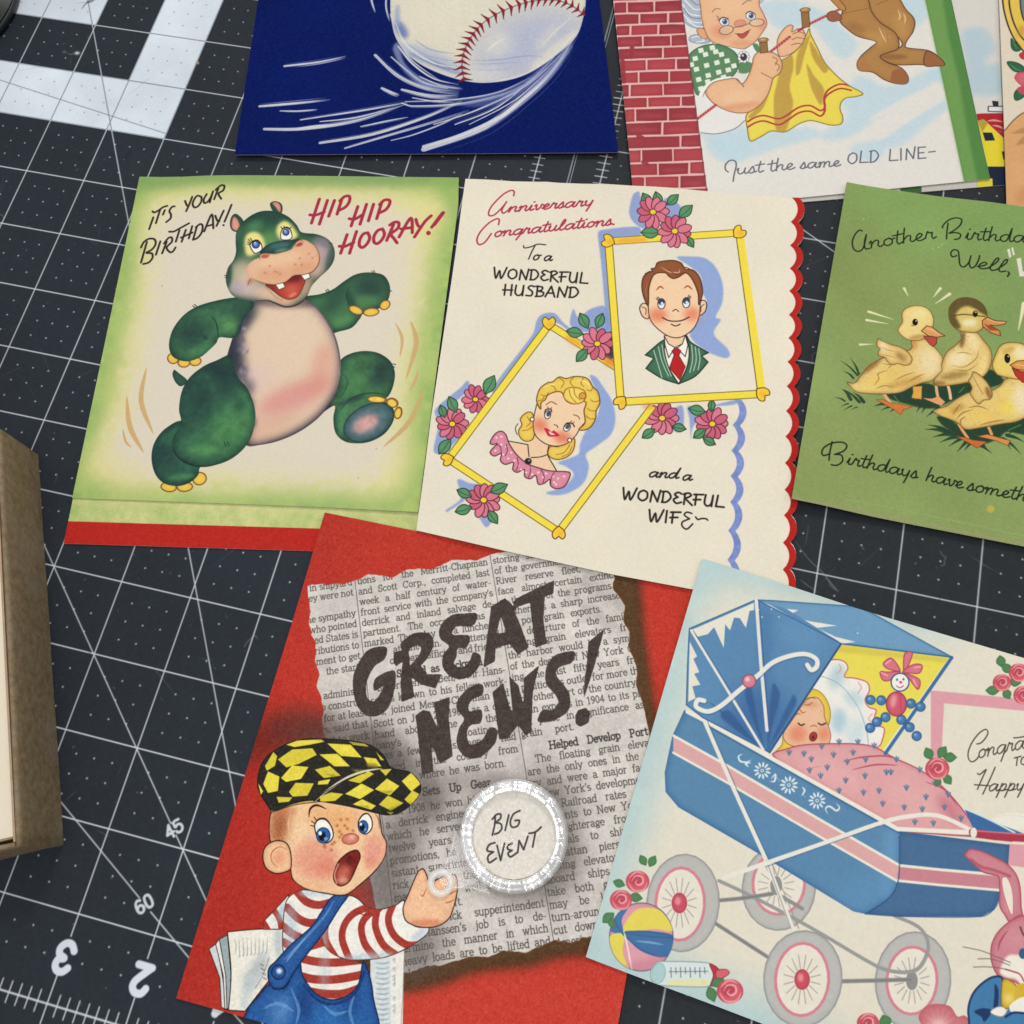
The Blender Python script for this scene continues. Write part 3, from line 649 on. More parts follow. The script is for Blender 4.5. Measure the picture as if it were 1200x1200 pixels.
    for p, w in (([(1063, 182), (1092, 250), (1083, 330)], 3), ([(1130, 175), (1155, 270), (1110, 425)], 5), ([(1163, 388), (1150, 435), (1125, 480)], 3), ([(1188, 470), (1125, 615), (1012, 725)], 5)): c.stroke(p, w, T, .9, taper=2)
    c.zf(60, 200, 2.667)
    for p, w in (([(297, 618), (281, 720), (318, 820)], 5), ([(236, 706), (246, 800), (288, 880)], 5), ([(224, 808), (232, 845), (250, 865)], 2.4)): c.stroke(p, w, T, .9, taper=2)
    # --- head
    c.zf(250, 220, 6.667)
    for e, p in (([(130, 290), (140, 230), (172, 203), (212, 228), (238, 270), (225, 320), (200, 345), (150, 335)], [(143, 290), (158, 228), (188, 248), (206, 300), (188, 334), (155, 325)]),
                 ([(445, 120), (480, 105), (525, 120), (541, 160), (525, 205), (470, 185), (448, 150)], [(462, 118), (500, 115), (525, 145), (520, 192), (485, 150)])):
        c.fill(e, '2c4a3c', rim=OUT, rimr=2); c.fill(p, 'd79a86', rim='a55c4c', rimr=1.5)
    head = [(180, 350), (175, 430), (178, 500), (158, 565), (118, 620), (98, 690), (105, 760), (140, 830), (200, 868), (300, 885), (380, 880), (450, 885), (500, 912), (570, 930), (640, 920), (700, 885), (740, 830), (770, 765), (830, 700), (900, 635), (940, 570), (948, 500), (928, 440), (880, 392), (800, 362), (690, 348), (650, 290), (590, 230), (520, 195), (450, 180), (370, 185), (290, 220), (220, 280)]
    c.fill(head, '3c6445', rim='162c2a', rimr=5, rima=1); A = c.region(head)
    c.air(430, 235, 170, 60, 5, '1e3f36', .8, A); c.air(400, 320, 90, 60, 20, '2a5a3c', .5, A); c.air(330, 300, 60, 40, -40, '5d9060', .5, A)
    c.air(440, 400, 70, 60, 0, '6aa05a', .65, A); c.air(220, 440, 50, 120, 5, '2b5844', .5, A); c.air(550, 270, 40, 30, 40, '3f7550', .5, A); c.air(640, 340, 40, 40, 0, '2a4a44', .7, A)
    c.air(195, 330, 26, 90, 10, '4b7f5b', .4, A)
    c.air(250, 700, 125, 130, 0, 'd8bda0', .95, A); c.air(300, 800, 200, 62, 12, 'cdb3ae', .85, A); c.air(180, 780, 50, 60, -20, 'a39aa4', .6, A)
    c.air(200, 640, 60, 60, 0, 'b8ac94', .5, A); c.air(480, 850, 160, 60, 20, 'd9b696', .9, A); c.air(600, 870, 110, 40, -10, 'dba585', .7, A)
    c.air(840, 500, 72, 115, 8, 'c3a0a6', .9, A); c.air(800, 640, 80, 70, -30, 'd0ab9c', .9, A); c.air(720, 780, 50, 80, 20, 'd3a58e', .8, A)
    c.air(850, 430, 70, 30, 30, '6d6a7c', .6, A); c.air(905, 560, 20, 90, 12, '3d4f52', .6, A); c.air(120, 690, 22, 100, 5, '26463c', .9, A)
    c.air(300, 720, 50, 22, -50, 'a8684e', .5, A)
    c.stroke([(330, 885), (420, 878), (480, 900), (560, 930), (640, 920), (700, 885), (740, 830)], 1.8, '231c28', .75, taper=2)
    c.stroke([(405, 765), (480, 850), (540, 880)], 1.2, 'a86a50', .4, clip=A)
    for e in ([(255, 380), (290, 352), (335, 350), (372, 375), (395, 420), (398, 470), (340, 510), (270, 530), (248, 460)], [(495, 330), (515, 285), (560, 263), (605, 290), (645, 345), (655, 378), (600, 408), (530, 405), (503, 370)]):
        c.fill(e, 'e2d480', blur=1.4); c.fill(e, 'e9dd8c', .6, blur=2.5)
    nose = [(362, 510), (400, 462), (450, 433), (520, 415), (600, 408), (672, 400), (660, 420), (620, 445), (580, 480), (520, 500), (450, 512), (400, 515)]
    c.fill(nose, '2c4f50', rim='142624', rimr=3); N = c.region(nose); c.air(520, 450, 80, 22, -8, '466f70', .7, N); c.air(540, 490, 60, 14, -8, '8fb07a', .6, N)
    c.fill([(287, 455), (300, 425), (340, 415), (372, 440), (380, 480), (350, 505), (318, 508)], 'efece0', line='1b2430', lw=.8)
    c.ell(332, 444, 29, 29, 0, '3a5a96', line='141b30', lw=.7); c.ell(330, 440, 13, 14, 0, '7f9fd8', blur=.3); c.ell(325, 430, 5, 5, 0, 'f4f4f0')
    c.fill([(527, 360), (540, 325), (575, 315), (603, 335), (615, 380), (598, 402), (560, 408), (530, 400)], 'efece0', line='1b2430', lw=.7)
    c.ell(567, 348, 25, 25, 0, '3a5a96', line='141b30', lw=.7); c.ell(565, 345, 12, 13, 0, '7f9fd8', blur=.3); c.ell(560, 335, 5, 5, 0, 'f4f4f0')
    c.stroke([(287, 450), (305, 420), (345, 410), (378, 440)], 1.3, '141a20', taper=2); c.stroke([(527, 345), (550, 315), (585, 312), (612, 345)], 1.4, '141a20', taper=2)
    for a, b in (((290, 440), (268, 420)), ((296, 428), (272, 402)), ((305, 418), (288, 394)), ((287, 450), (266, 438)), ((540, 322), (528, 305)), ((560, 312), (550, 300)), ((600, 318), (608, 306))): c.stroke([a, b], .7, '141a20')
    muz = [(365, 545), (320, 562), (275, 600), (258, 650), (285, 705), (340, 730), (420, 752), (500, 757), (570, 735), (630, 688), (700, 683), (775, 655), (822, 595), (828, 530), (800, 462), (740, 418), (690, 406), (645, 430), (610, 480), (540, 505), (470, 520), (420, 512), (385, 515), (362, 530)]
    c.fill(muz, 'dfae8a', rim='c08060', rimr=2, rima=.5); M = c.region(muz)
    c.air(500, 560, 200, 50, -12, 'e6bf9a', .8, M); c.air(460, 680, 150, 40, 0, 'd5946f', .45, M); c.air(700, 630, 110, 40, -20, 'd0906c', .5, M); c.air(310, 640, 50, 80, 0, 'dcb593', .8, M)
    c.stroke([(300, 705), (340, 728), (420, 752), (500, 757), (570, 735), (630, 688), (700, 683), (775, 655), (822, 595), (828, 530), (800, 462), (745, 420)], 1.3, '6b3a2c', .75, taper=2)
    c.stroke([(268, 770), (280, 730), (300, 705)], 1.2, '8c4a36', .7, taper=2)
    c.stroke([(365, 570), (362, 530), (385, 515), (430, 515), (440, 535)], 1.1, '8c4a36', .8, taper=2); c.fill([(370, 535), (400, 520), (435, 528), (420, 548), (385, 550)], 'b05a50', blur=.5)
    c.stroke([(636, 460), (645, 428), (680, 408), (705, 425)], 1.1, '8c4a36', .8, taper=2); c.fill([(645, 460), (665, 430), (698, 430), (690, 452)], 'a44a44', blur=.5)
    for x, y in ((405, 665), (480, 655), (520, 675), (440, 612), (675, 552), (745, 515), (775, 548), (690, 602), (640, 600), (500, 660)): c.ell(x, y, 9, 8, 0, 'b26a48', a=.7, blur=.5)
    mouth = [(410, 757), (480, 762), (560, 742), (630, 690), (700, 686), (716, 725), (695, 785), (655, 850), (590, 872), (530, 850), (470, 805)]
    c.fill(mouth, 'a8382c', line='5a1c1c', lw=.9); Q = c.region(mouth)
    c.air(630, 710, 70, 34, -20, '5e1418', .9, Q); c.air(450, 775, 40, 20, 40, '6e1c1c', .7, Q); c.air(610, 800, 62, 55, -20, 'd06048', .8, Q); c.air(620, 838, 36, 12, -30, 'ef9a7a', .7, Q)
    c.stroke([(430, 775), (500, 838), (580, 866), (650, 845), (692, 790), (712, 735)], 1.8, 'b4482f', .5, clip=Q)
    for q in ([(485, 756), (545, 742), (561, 776), (512, 797)], [(685, 684), (748, 668), (758, 700), (712, 722)]): c.fill(q, 'f0ece0', smooth=False, line='5a3c30', lw=.7)
    c.stroke([(930, 438), (905, 432)], .7, OUT); c.stroke([(88, 684), (110, 690)], .7, OUT); c.stroke([(90, 700), (108, 700)], .7, OUT)
    # --- lettering
    c.zf(150, 210, 8); K = '2a211f'
    c.strokes([[(237, 358), (198, 468)], [(230, 302), (248, 312), (290, 290), (330, 262), (368, 250)], [(300, 290), (262, 412)], [(345, 290), (328, 332)],
        [(437, 254), (410, 262), (388, 300), (402, 330), (398, 368), (358, 402)], [(535, 203), (552, 245), (566, 250)], [(602, 165), (575, 235), (545, 300)],
        [(688, 165), (650, 155), (620, 190), (606, 235), (625, 265), (660, 250), (688, 205), (688, 165)],
        [(738, 140), (712, 185), (714, 222), (742, 215), (775, 170), (797, 113)], [(797, 113), (766, 218)],
        [(846, 88), (808, 188)], [(822, 100), (870, 58), (903, 63), (892, 105), (848, 135), (874, 184)]], 2.1, K)
    c.strokes([[(177, 588), (122, 782)], [(122, 640), (150, 588), (200, 558), (250, 565), (258, 610), (225, 658), (172, 690), (222, 695), (230, 735), (195, 780), (143, 795)],
        [(303, 583), (262, 708)], [(362, 588), (320, 695)], [(338, 602), (380, 550), (410, 548), (410, 588), (362, 640), (390, 682), (418, 680), (445, 640)],
        [(386, 492), (430, 490), (490, 458), (572, 413)], [(482, 480), (448, 586)], [(542, 475), (503, 586)], [(602, 440), (570, 555)], [(497, 548), (604, 500)],
        [(645, 445), (610, 568)], [(636, 450), (678, 420), (700, 440), (690, 500), (652, 550), (610, 568)],
        [(714, 490), (785, 330), (800, 460)], [(740, 440), (796, 425)], [(818, 342), (838, 390), (858, 392)], [(897, 295), (830, 438)], [(970, 240), (938, 320), (905, 398)], [(894, 430), (897, 432)]], 2.1, K)
    c.zf(350, 215, 6.667); K = 'a2273f'
    c.strokes([[(162, 122), (100, 310)], [(225, 132), (162, 318)], [(88, 245), (130, 248), (200, 222)], [(280, 132), (235, 256)],
        [(335, 130), (300, 240)], [(322, 135), (360, 102), (395, 100), (398, 135), (370, 180), (322, 208)],
        [(462, 180), (410, 332)], [(530, 162), (480, 318)], [(395, 275), (440, 278), (505, 240)], [(585, 162), (545, 292)], [(648, 150), (610, 275)], [(632, 165), (670, 130), (710, 132), (708, 165), (680, 205), (630, 230)],
        [(378, 400), (328, 545)], [(452, 375), (398, 545)], [(318, 490), (360, 492), (430, 460)],
        [(540, 385), (505, 395), (478, 440), (475, 485), (500, 500), (535, 470), (555, 425), (540, 385)],
        [(655, 355), (618, 368), (590, 410), (588, 455), (615, 470), (650, 440), (670, 395), (655, 355)],
        [(742, 320), (688, 445)], [(712, 325), (750, 302), (782, 308), (775, 350), (722, 395), (745, 430), (768, 464)],
        [(785, 418), (876, 270), (888, 385)], [(800, 355), (880, 345)], [(916, 280), (930, 325), (955, 345)], [(1035, 252), (985, 300), (905, 418)], [(1125, 232), (1090, 275), (1040, 342)], [(1012, 385), (1016, 388)]], 3.3, K)
    c.stroke([(1128, 230), (1098, 268), (1060, 320)], 4.2, K, taper=0); c.ell(1014, 387, 18, 17, 0, K)
    c.zf(0, 0, 1)
    for x, y in ((190, 335), (420, 560), (441, 526), (370, 300)): c.ell(x, y, .9, .9, 0, '8b8072', a=.6)
    c.grain(.010)
    return c
def paint_hippo_back():
    c = Canvas('hippo_back', (163, 207), (537, 207), [(160, 200), (545, 200), (495, 660), (70, 645)], .02, 'c9cb88', seed=6)
    n1 = c.noise(8); n2 = c.noise(22)
    t = np.clip(.45+.4*n1+.3*n2, 0, 1)[..., None]
    c.img[:] = c.img*(1-t*.55)+hexc('8fae5e')*t*.55
    c.fill([(60, 589), (500, 606), (500, 600), (60, 580)], 'd3cf92', .5, blur=3, smooth=False)
    c.fill([(60, 610.3), (360, 619), (500, 623), (500, 680), (60, 660)], 'b5261e', smooth=False)
    c.grain(.02)
    return c
CHIP = paint_hippo(); CHIPB = paint_hippo_back()
LAYERS += [('hb', CHIPB, HIP_BACK), ('hf', CHIP, HIP_FRONT)]
# ---------------------------------------------------------------- anniversary card
_cy = [231.5, 260, 287.5, 314.5, 341, 368.8, 396, 424, 452.5, 481.5, 511.5, 542.5, 573.8, 603.8, 636, 667.5, 700]
_cx = [928, 926.8, 926, 925.6, 925, 924.5, 924, 923, 922, 921.2, 920.5, 920, 919.5, 918.8, 917.6, 917.3, 916.5]
def scallop(dx, bulge=7.5, n=7):
    P = []
    for i in range(len(_cy)-1):
        for j in range(n):
            t = j/n
            P.append((_cx[i]*(1-t)+_cx[i+1]*t+dx+bulge*math.sin(math.pi*t)**.75, _cy[i]*(1-t)+_cy[i+1]*t))
    P.append((_cx[-1]+dx, _cy[-1]))
    return P
ANN_FRONT = [(545.5, 209.5), (640, 213), (740, 217.5), (828, 224), (928, 231.5)]+scallop(8.2)+[(919, 713), (832, 694.5), (720, 673.5), (560, 638), (488, 621.5), (505, 490), (529, 330)]
def paint_anniv():
    c = Canvas('anniv', (545, 208), (928, 231), [(540, 200), (945, 225), (940, 720), (480, 625)], .09, 'e2d9c5', seed=7)
    c.img *= (1+.012*c.noise(40))[..., None]
    c.fill(scallop(0)+[(990, 700), (990, 220), (936, 222)], 'ad2420', smooth=False)
    c.fill(scallop(4)+[(990, 700), (990, 220), (936, 222)], 'b92a24', .6, smooth=False, blur=1)
    BL = '8095c8'; F = (480, 200, 2.5)
    # blue scallop strip
    L = []; R = []
    yy = [468, 498, 527.8, 557.8, 588.2, 621.5, 656, 690]; xx = [860.5, 858.5, 857, 856, 855.7, 853.3, 852.5, 851]
    for i in range(7):
        for j in range(7):
            t = j/7; x = xx[i]*(1-t)+xx[i+1]*t; y = yy[i]*(1-t)+yy[i+1]*t
            L.append((x+7*math.sin(math.pi*t)**.8, y)); R.append((x+8.5+7*math.sin(math.pi*t)**.8, y+1))
    S = c.region(L+R[::-1], False)
    c.img[:] = c.img*(1-S[..., None])+hexc('7c8cc2')*S[..., None]; c.img *= (1+.06*c.noise(5)*S)[..., None]
    # watercolour shadows
    c.zf(*F)
    for p in ([(552, 182), (575, 172), (670, 165), (672, 195), (600, 200), (585, 215), (606, 560), (580, 545), (572, 400), (560, 260)],
              [(655, 70), (672, 62), (680, 90), (700, 130), (720, 165), (690, 172), (655, 150), (643, 120)], [(750, 80), (795, 105), (790, 140), (740, 130)],
              [(372, 440), (390, 420), (425, 418), (450, 445), (480, 470), (480, 480), (430, 445), (400, 462), (255, 655), (240, 640), (360, 480)],
              [(480, 405), (495, 430), (530, 405), (575, 400), (580, 470), (500, 470), (470, 450)],
              [(75, 700), (150, 635), (170, 615), (175, 640), (130, 690), (170, 740), (140, 790), (90, 830), (70, 820), (85, 740)],
              [(140, 905), (175, 915), (215, 925), (170, 960), (110, 1000), (105, 995), (150, 960)], [(190, 1000), (240, 1020), (225, 1045), (205, 1020)],
              [(815, 690), (850, 700), (865, 720), (830, 750), (825, 790), (820, 730)], [(735, 690), (765, 700), (800, 690), (800, 760), (770, 760)], [(900, 690), (950, 685), (975, 672), (960, 670), (880, 690)]):
        c.fill(p, BL, .85, blur=.5)
    c.zf(700, 220, 4.617)
    c.fill([(430, 376), (500, 372), (580, 380), (640, 430), (678, 520), (676, 620), (640, 700), (668, 715), (630, 790), (700, 865), (718, 905), (690, 922), (600, 890), (520, 830), (500, 780), (560, 690), (592, 620), (565, 560), (560, 480), (500, 425)], '8ba0d0', .95, blur=.4)
    c.zf(500, 360, 4.286)
    c.fill([(820, 345), (850, 350), (880, 390), (930, 470), (948, 560), (925, 640), (850, 700), (800, 740), (815, 800), (790, 880), (720, 930), (650, 945), (600, 932), (690, 900), (738, 840), (700, 800), (660, 780), (760, 740), (770, 690), (800, 620), (850, 560), (870, 480), (850, 420)], '8ba0d0', .95, blur=.4)
    c.zf(*F)
    Y = 'ecd548'
    # flowers behind the frames
    flower(c, 193, 670, 43); flower(c, 125, 742, 48, 11); leaf(c, 234, 627, 62, -62); leaf(c, 126, 685, 52, 65); leaf(c, 97, 705, 40, 70); leaf(c, 103, 808, 56, -52)
    flower(c, 740, 725, 50, 11); leaf(c, 700, 770, 46, -35); leaf(c, 790, 753, 42, 12)
    flower(c, 887, 742, 50, 11); leaf(c, 842, 702, 52, 12); leaf(c, 885, 688, 36, 95); leaf(c, 850, 770, 46, -35); leaf(c, 878, 793, 42, 28)
    c.fill([(565, 560), (600, 545), (600, 500), (590, 470), (560, 520)], '2c2420', .8)
    # lady's frame
    bar(c, (410, 452), (603, 575), 20, Y); c.air(585, 560, 24, 12, 30, 'd9803a', .8); c.air(480, 500, 30, 10, 30, 'e09a3c', .7)
    bar(c, (408, 452), (114, 845), 21, Y); bar(c, (114, 845), (437, 1058), 21, Y); bar(c, (437, 1058), (712, 690), 21, Y)
    flower(c, 550, 507, 49, 10); leaf(c, 511, 440, 52, 62); leaf(c, 557, 440, 48, 112); leaf(c, 484, 474, 52, 10); leaf(c, 505, 541, 50, -48)
    flower(c, 217, 965, 51, 12); leaf(c, 160, 945, 48, 25); leaf(c, 158, 993, 52, -15); leaf(c, 262, 931, 56, -25); leaf(c, 244, 1015, 48, 55)
    heart(c, 408, 448, 20, -90); heart(c, 112, 845, 19, 160); heart(c, 437, 1060, 20, 90)
    # husband's frame
    bar(c, (585, 207), (962, 182), 20, Y); c.air(650, 204, 50, 9, -3, 'e8a43c', .8)
    bar(c, (583, 210), (618, 672), 22, Y); bar(c, (622, 677), (1030, 654), 22, Y); c.air(700, 690, 20, 8, 0, 'd9803a', .5)
    a, b = np.array((965., 188)), np.array((1030., 650)); c.fill([a+[-8, 0], a+[14, 0], b+[14, 0], b+[-9, 0]], Y, smooth=False); c.stroke([a+[-9, 0], b+[-10, 0]], .8, '5c5020')
    heart(c, 583, 207, 20, 200); heart(c, 964, 182, 20, -45); heart(c, 1032, 652, 21, 40); heart(c, 619, 677, 20, 130)
    leaf(c, 695, 88, 52, 62); leaf(c, 727, 84, 48, 75); leaf(c, 771, 85, 46, -42); leaf(c, 809, 119, 54, -42); leaf(c, 706, 181, 58, 0); leaf(c, 822, 209, 38, 58)
    flower(c, 713, 121, 48, 10); flower(c, 777, 177, 49, 11, .2)
    # ---- husband
    c.zf(700, 220, 4.617); K = '33231c'; SK = 'e8c6a2'
    c.fill([(362, 800), (476, 795), (470, 840), (415, 866), (372, 840)], SK, smooth=False, line=K, lw=.7)
    jl = [(362, 822), (258, 905), (258, 905), (305, 922), (305, 922), (262, 978), (262, 978), (350, 1032), (440, 1062), (440, 1062), (385, 970), (362, 880)]
    jr = [(482, 800), (505, 835), (602, 893), (602, 893), (565, 910), (565, 910), (600, 943), (600, 943), (530, 1020), (440, 1062), (440, 1062), (485, 970), (497, 880)]
    c.fill([(370, 850), (418, 866), (478, 840), (495, 900), (440, 1055), (380, 940)], 'efe8dc', smooth=False)
    for j in (jl, jr): c.fill(j, '456e55', line='1c2a24', lw=.9, rim='2c5240', rimr=2)
    A = c.region(jl); B = c.region(jr)
    for p in ([(305, 880), (330, 960), (350, 1030)], [(330, 860), (350, 940), (385, 1020)], [(350, 850), (365, 930), (400, 1020)]): c.stroke(p, .8, 'c9d6c4', .9, clip=A)
    for p in ([(510, 850), (515, 930), (500, 1000)], [(530, 860), (535, 930), (520, 990)], [(548, 870), (555, 930), (545, 985)]): c.stroke(p, .8, 'c9d6c4', .9, clip=B)
    c.fill([(362, 802), (366, 850), (386, 920), (386, 920), (419, 864), (385, 845)], 'f0eadf', smooth=False, line=K, lw=.8); c.fill([(476, 797), (490, 850), (476, 914), (432, 868), (460, 845)], 'f0eadf', smooth=False, line=K, lw=.8)
    c.fill([(404, 882), (430, 864), (452, 882), (441, 908), (476, 968), (446, 1040), (390, 975), (415, 906)], 'b3262a', smooth=False, line='5c1416', lw=.6)
    for e in ([(275, 640), (248, 625), (229, 652), (246, 697), (278, 706)], [(545, 645), (566, 609), (590, 622), (586, 664), (560, 690), (545, 688)]): c.fill(e, SK, line=K, lw=.9)
    c.stroke([(240, 645), (262, 655), (262, 685)], .6, K); c.stroke([(578, 630), (562, 645), (560, 670)], .6, K)
    c.fill([(275, 640), (272, 560), (290, 480), (400, 430), (500, 440), (548, 520), (556, 600), (552, 690), (522, 760), (470, 800), (425, 812), (375, 798), (318, 755), (285, 708)], 'ecc9a4', line=K, lw=.9)
    c.air(328, 690, 50, 38, 0, 'dc6f50', .75); c.air(512, 685, 42, 40, 0, 'dc6f50', .7)
    c.fill([(274, 640), (250, 590), (240, 530), (250, 480), (283, 452), (283, 452), (258, 466), (300, 448), (300, 448), (290, 438), (312, 432), (325, 405), (365, 395), (415, 393), (455, 408), (476, 440), (520, 446), (556, 490), (570, 560), (560, 610), (548, 632), (544, 570), (515, 500), (480, 462), (440, 484), (410, 492), (385, 478), (370, 462), (325, 462), (300, 480), (280, 540), (278, 600)], '8f5636', line='43261a', lw=.8, rim='6a3a24', rimr=1.6)
    c.stroke([(345, 430), (390, 455), (440, 458), (445, 440)], 1.5, 'dba884', .9, taper=2); c.stroke([(275, 500), (262, 560), (268, 600)], 1, 'b67a50', .6, taper=2); c.stroke([(380, 440), (430, 470), (470, 455)], .8, '4c2a1a', .8, taper=2)
    c.stroke([(318, 556), (340, 535), (360, 548)], 2.0, 'a05a30', .9, taper=2); c.stroke([(468, 545), (490, 532), (516, 553)], 2.0, 'a05a30', .9, taper=2)
    for x, y in ((347, 628), (481, 622)):
        c.ell(x, y, 20, 28, 0, 'e6e6e8', line=K, lw=.8); c.ell(x-1, y-10, 17, 17, 0, '3b4256'); c.ell(x+3, y-2, 7, 8, 0, 'dfe6f0')
        for k in (-1, 0, 1): c.stroke([(x+14+k*5, y-24+k*4), (x+20+k*6, y-38+k*4)] if x > 400 else [(x-14+k*5, y-22-k*4), (x-24+k*6, y-34-k*4)], .55, K)
    c.stroke([(408, 668), (424, 658), (440, 670)], .8, K); c.stroke([(352, 702), (390, 720), (450, 720), (497, 700)], 1.2, K); c.stroke([(400, 738), (424, 748), (448, 738)], 1.1, K)
    # ---- wife
    c.zf(500, 360, 4.286)
    c.fill([(398, 668), (510, 688), (540, 640), (618, 700), (608, 740), (655, 826), (560, 806), (500, 780), (440, 740)], SK, smooth=False); 
    c.stroke([(410, 672), (508, 690), (514, 750)], .9, K, smooth=False); c.stroke([(615, 690), (608, 740), (640, 800), (655, 826)], .9, K)
    HR = 'e6c75a'
    for h in ([(500, 530), (470, 560), (478, 590), (462, 620), (470, 655), (500, 674), (535, 660), (545, 600), (540, 555), (525, 528)], [(620, 700), (610, 742), (650, 765), (705, 752), (738, 715), (742, 660), (700, 680), (660, 700)]):
        c.fill(h, HR, line='5a3c14', lw=.8, rim='cf9a30', rimr=2.2); 
    c.stroke([(505, 550), (520, 580), (500, 600)], .7, '9a6a20'); c.stroke([(480, 620), (510, 615), (530, 600)], .7, '9a6a20'); c.stroke([(650, 740), (690, 730), (720, 690)], .7, '9a6a20'); c.stroke([(680, 750), (712, 735), (730, 700)], .6, '9a6a20')
    c.fill([(562, 470), (545, 520), (535, 580), (545, 640), (590, 682), (650, 698), (705, 684), (748, 645), (772, 605), (805, 560), (800, 470), (720, 400), (620, 400)], 'ebcaa6', line=K, lw=.8)
    c.air(568, 592, 40, 34, 30, 'd8664c', .75); c.air(682, 655, 46, 30, 10, 'd8664c', .75)
    hair = [(572, 512), (552, 470), (568, 410), (610, 378), (632, 375), (665, 350), (700, 358), (740, 348), (785, 350), (815, 365), (835, 400), (860, 425), (870, 480), (852, 520), (848, 560), (825, 600), (790, 618), (765, 612), (795, 580), (790, 520), (800, 480), (770, 470), (740, 486), (700, 470), (680, 430), (650, 425), (610, 440), (595, 465), (575, 480)]
    c.fill(hair, HR, line='5a3c14', lw=.9, rim='cf9a30', rimr=2.4); H = c.region(hair)
    c.fill([(690, 430), (705, 408), (745, 402), (790, 418), (800, 450), (780, 478), (740, 486), (705, 472), (688, 450)], 'ecd068', line='8a5a1c', lw=.8, rim='d49a3a', rimr=1.5)
    c.ell(783, 445, 17, 16, 0, 'd99a3c', line='8a5a1c', lw=.8)
    for p in ([(715, 415), (725, 450), (750, 478)], [(740, 405), (745, 440), (770, 465)], [(610, 390), (640, 400), (650, 425)], [(660, 352), (690, 375), (675, 405)], [(575, 440), (600, 445), (610, 430)], [(835, 400), (825, 420), (805, 415)], [(865, 470), (840, 475), (825, 465)], [(850, 520), (825, 520), (808, 508)], [(845, 560), (820, 560), (800, 545)], [(740, 350), (720, 375), (735, 395)], [(790, 352), (775, 380), (790, 400)], [(560, 470), (580, 465), (590, 450)]): c.stroke(p, .7, '8a5a1c', .9)
    c.stroke([(585, 405), (620, 390), (650, 385)], 1.2, 'fbeeb0', .8, taper=2); c.stroke([(760, 365), (800, 375), (825, 405)], 1.2, 'fbeeb0', .8, taper=2)
    for x, y, a in ((608, 540, 15), (705, 604, 35)):
        c.ell(x, y, 15, 21, a, 'f0ece4', line=K, lw=.7); c.ell(x+3, y-4, 10, 14, a, '46506a')
    c.stroke([(593, 535), (598, 515), (622, 512), (628, 525)], 1.1, K); c.stroke([(690, 600), (705, 582), (732, 585), (742, 600)], 1.1, K)
    for a, b in (((612, 512), (608, 500)), ((622, 514), (628, 503)), ((730, 586), (742, 576)), ((722, 582), (728, 570))): c.stroke([a, b], .55, K)
    c.stroke([(600, 490), (625, 475), (652, 488)], .8, '6a4424'); c.stroke([(738, 540), (760, 548), (768, 562)], .8, '6a4424')
    c.stroke([(640, 590), (655, 595), (658, 605)], .7, K)
    c.fill([(590, 606), (612, 612), (625, 625), (640, 620), (668, 645), (640, 650), (612, 648), (600, 630)], 'c8283c'); c.fill([(612, 622), (632, 632), (645, 640), (622, 640)], 'f0ddd0', .9)
    for x, y in ((530, 563), (718, 668)): c.ell(x, y, 10, 10, 0, 'f0ead8', line=K, lw=.7)
    c.stroke([(455, 640), (445, 610), (458, 585)], .7, K); c.stroke([(608, 740), (570, 752), (525, 755)], .9, '2a2424', taper=0)
    dr = [(318, 680), (340, 640), (372, 622), (398, 640), (412, 680), (450, 738), (505, 785), (560, 806), (620, 822), (715, 828), (720, 850), (692, 900), (650, 912), (622, 895), (618, 865), (590, 885), (560, 888), (548, 845), (520, 862), (492, 850), (490, 815), (455, 830), (432, 815), (435, 780), (395, 790), (370, 770), (375, 735), (340, 748), (318, 730), (335, 705), (355, 685), (330, 690)]
    c.fill(dr, 'd68a9c', line='4a2430', lw=.9, rim='c4687e', rimr=1.8); D = c.region(dr)
    for x, y in ((350, 655), (375, 650), (345, 720), (375, 690), (400, 700), (385, 740), (410, 760), (440, 770), (460, 795), (500, 830), (520, 805), (530, 840), (560, 830), (585, 855), (600, 835), (635, 850), (650, 890), (660, 860), (690, 850), (475, 815), (425, 730), (640, 880)): c.ell(x, y, 5.5, 5, 0, 'f3dcd8', a=.95)
    for p in ([(400, 690), (405, 720), (395, 745)], [(455, 755), (460, 790), (450, 820)], [(520, 795), (520, 830), (510, 855)], [(575, 815), (590, 850), (585, 880)], [(640, 830), (625, 860), (622, 890)], [(350, 690), (370, 700), (375, 735)]): c.stroke(p, .8, '5a2c3a', .9)
    c.ell(510, 774, 18, 17, 0, '2a2626'); c.ell(514, 770, 6, 5, 0, '8a8a8a')
    # ---- lettering
    c.zf(520, 200, 5.4545); R = 'a8344e'
    c.strokes([[(447, 160), (450, 133), (430, 126), (380, 152), (320, 210), (290, 255), (290, 286), (320, 284), (365, 245), (402, 200)], [(402, 198), (372, 250), (378, 272), (400, 262), (415, 250)],
               [(350, 345), (355, 315), (340, 307), (290, 333), (235, 390), (212, 440), (225, 472), (262, 458), (304, 402)]], 1.7, R)
    write(c, 'nniversary', (408, 266), (955, 222), 34, R, 1.8, slant=.55)
    write(c, 'ongratulations.', (318, 424), (1100, 344), 34, R, 1.8, slant=.5)
    K2 = '2e2826'
    c.strokes([[(510, 480), (516, 494), (560, 486), (600, 470), (652, 474)], [(585, 476), (562, 520), (542, 566)]], 1.3, K2)
    write(c, 'o', (566, 572), (612, 569), 32, K2, 1.6, slant=.4); write(c, 'a', (637, 576), (690, 576), 32, K2, 1.6, slant=.4)
    write(c, 'WONDERFUL', (316, 684), (928, 722), 68, K2, 1.9, CAPS, .05, .03); write(c, 'HUSBAND', (378, 795), (868, 812), 68, K2, 1.9, CAPS, .08, .03)
    c.zf(700, 530, 6.667)
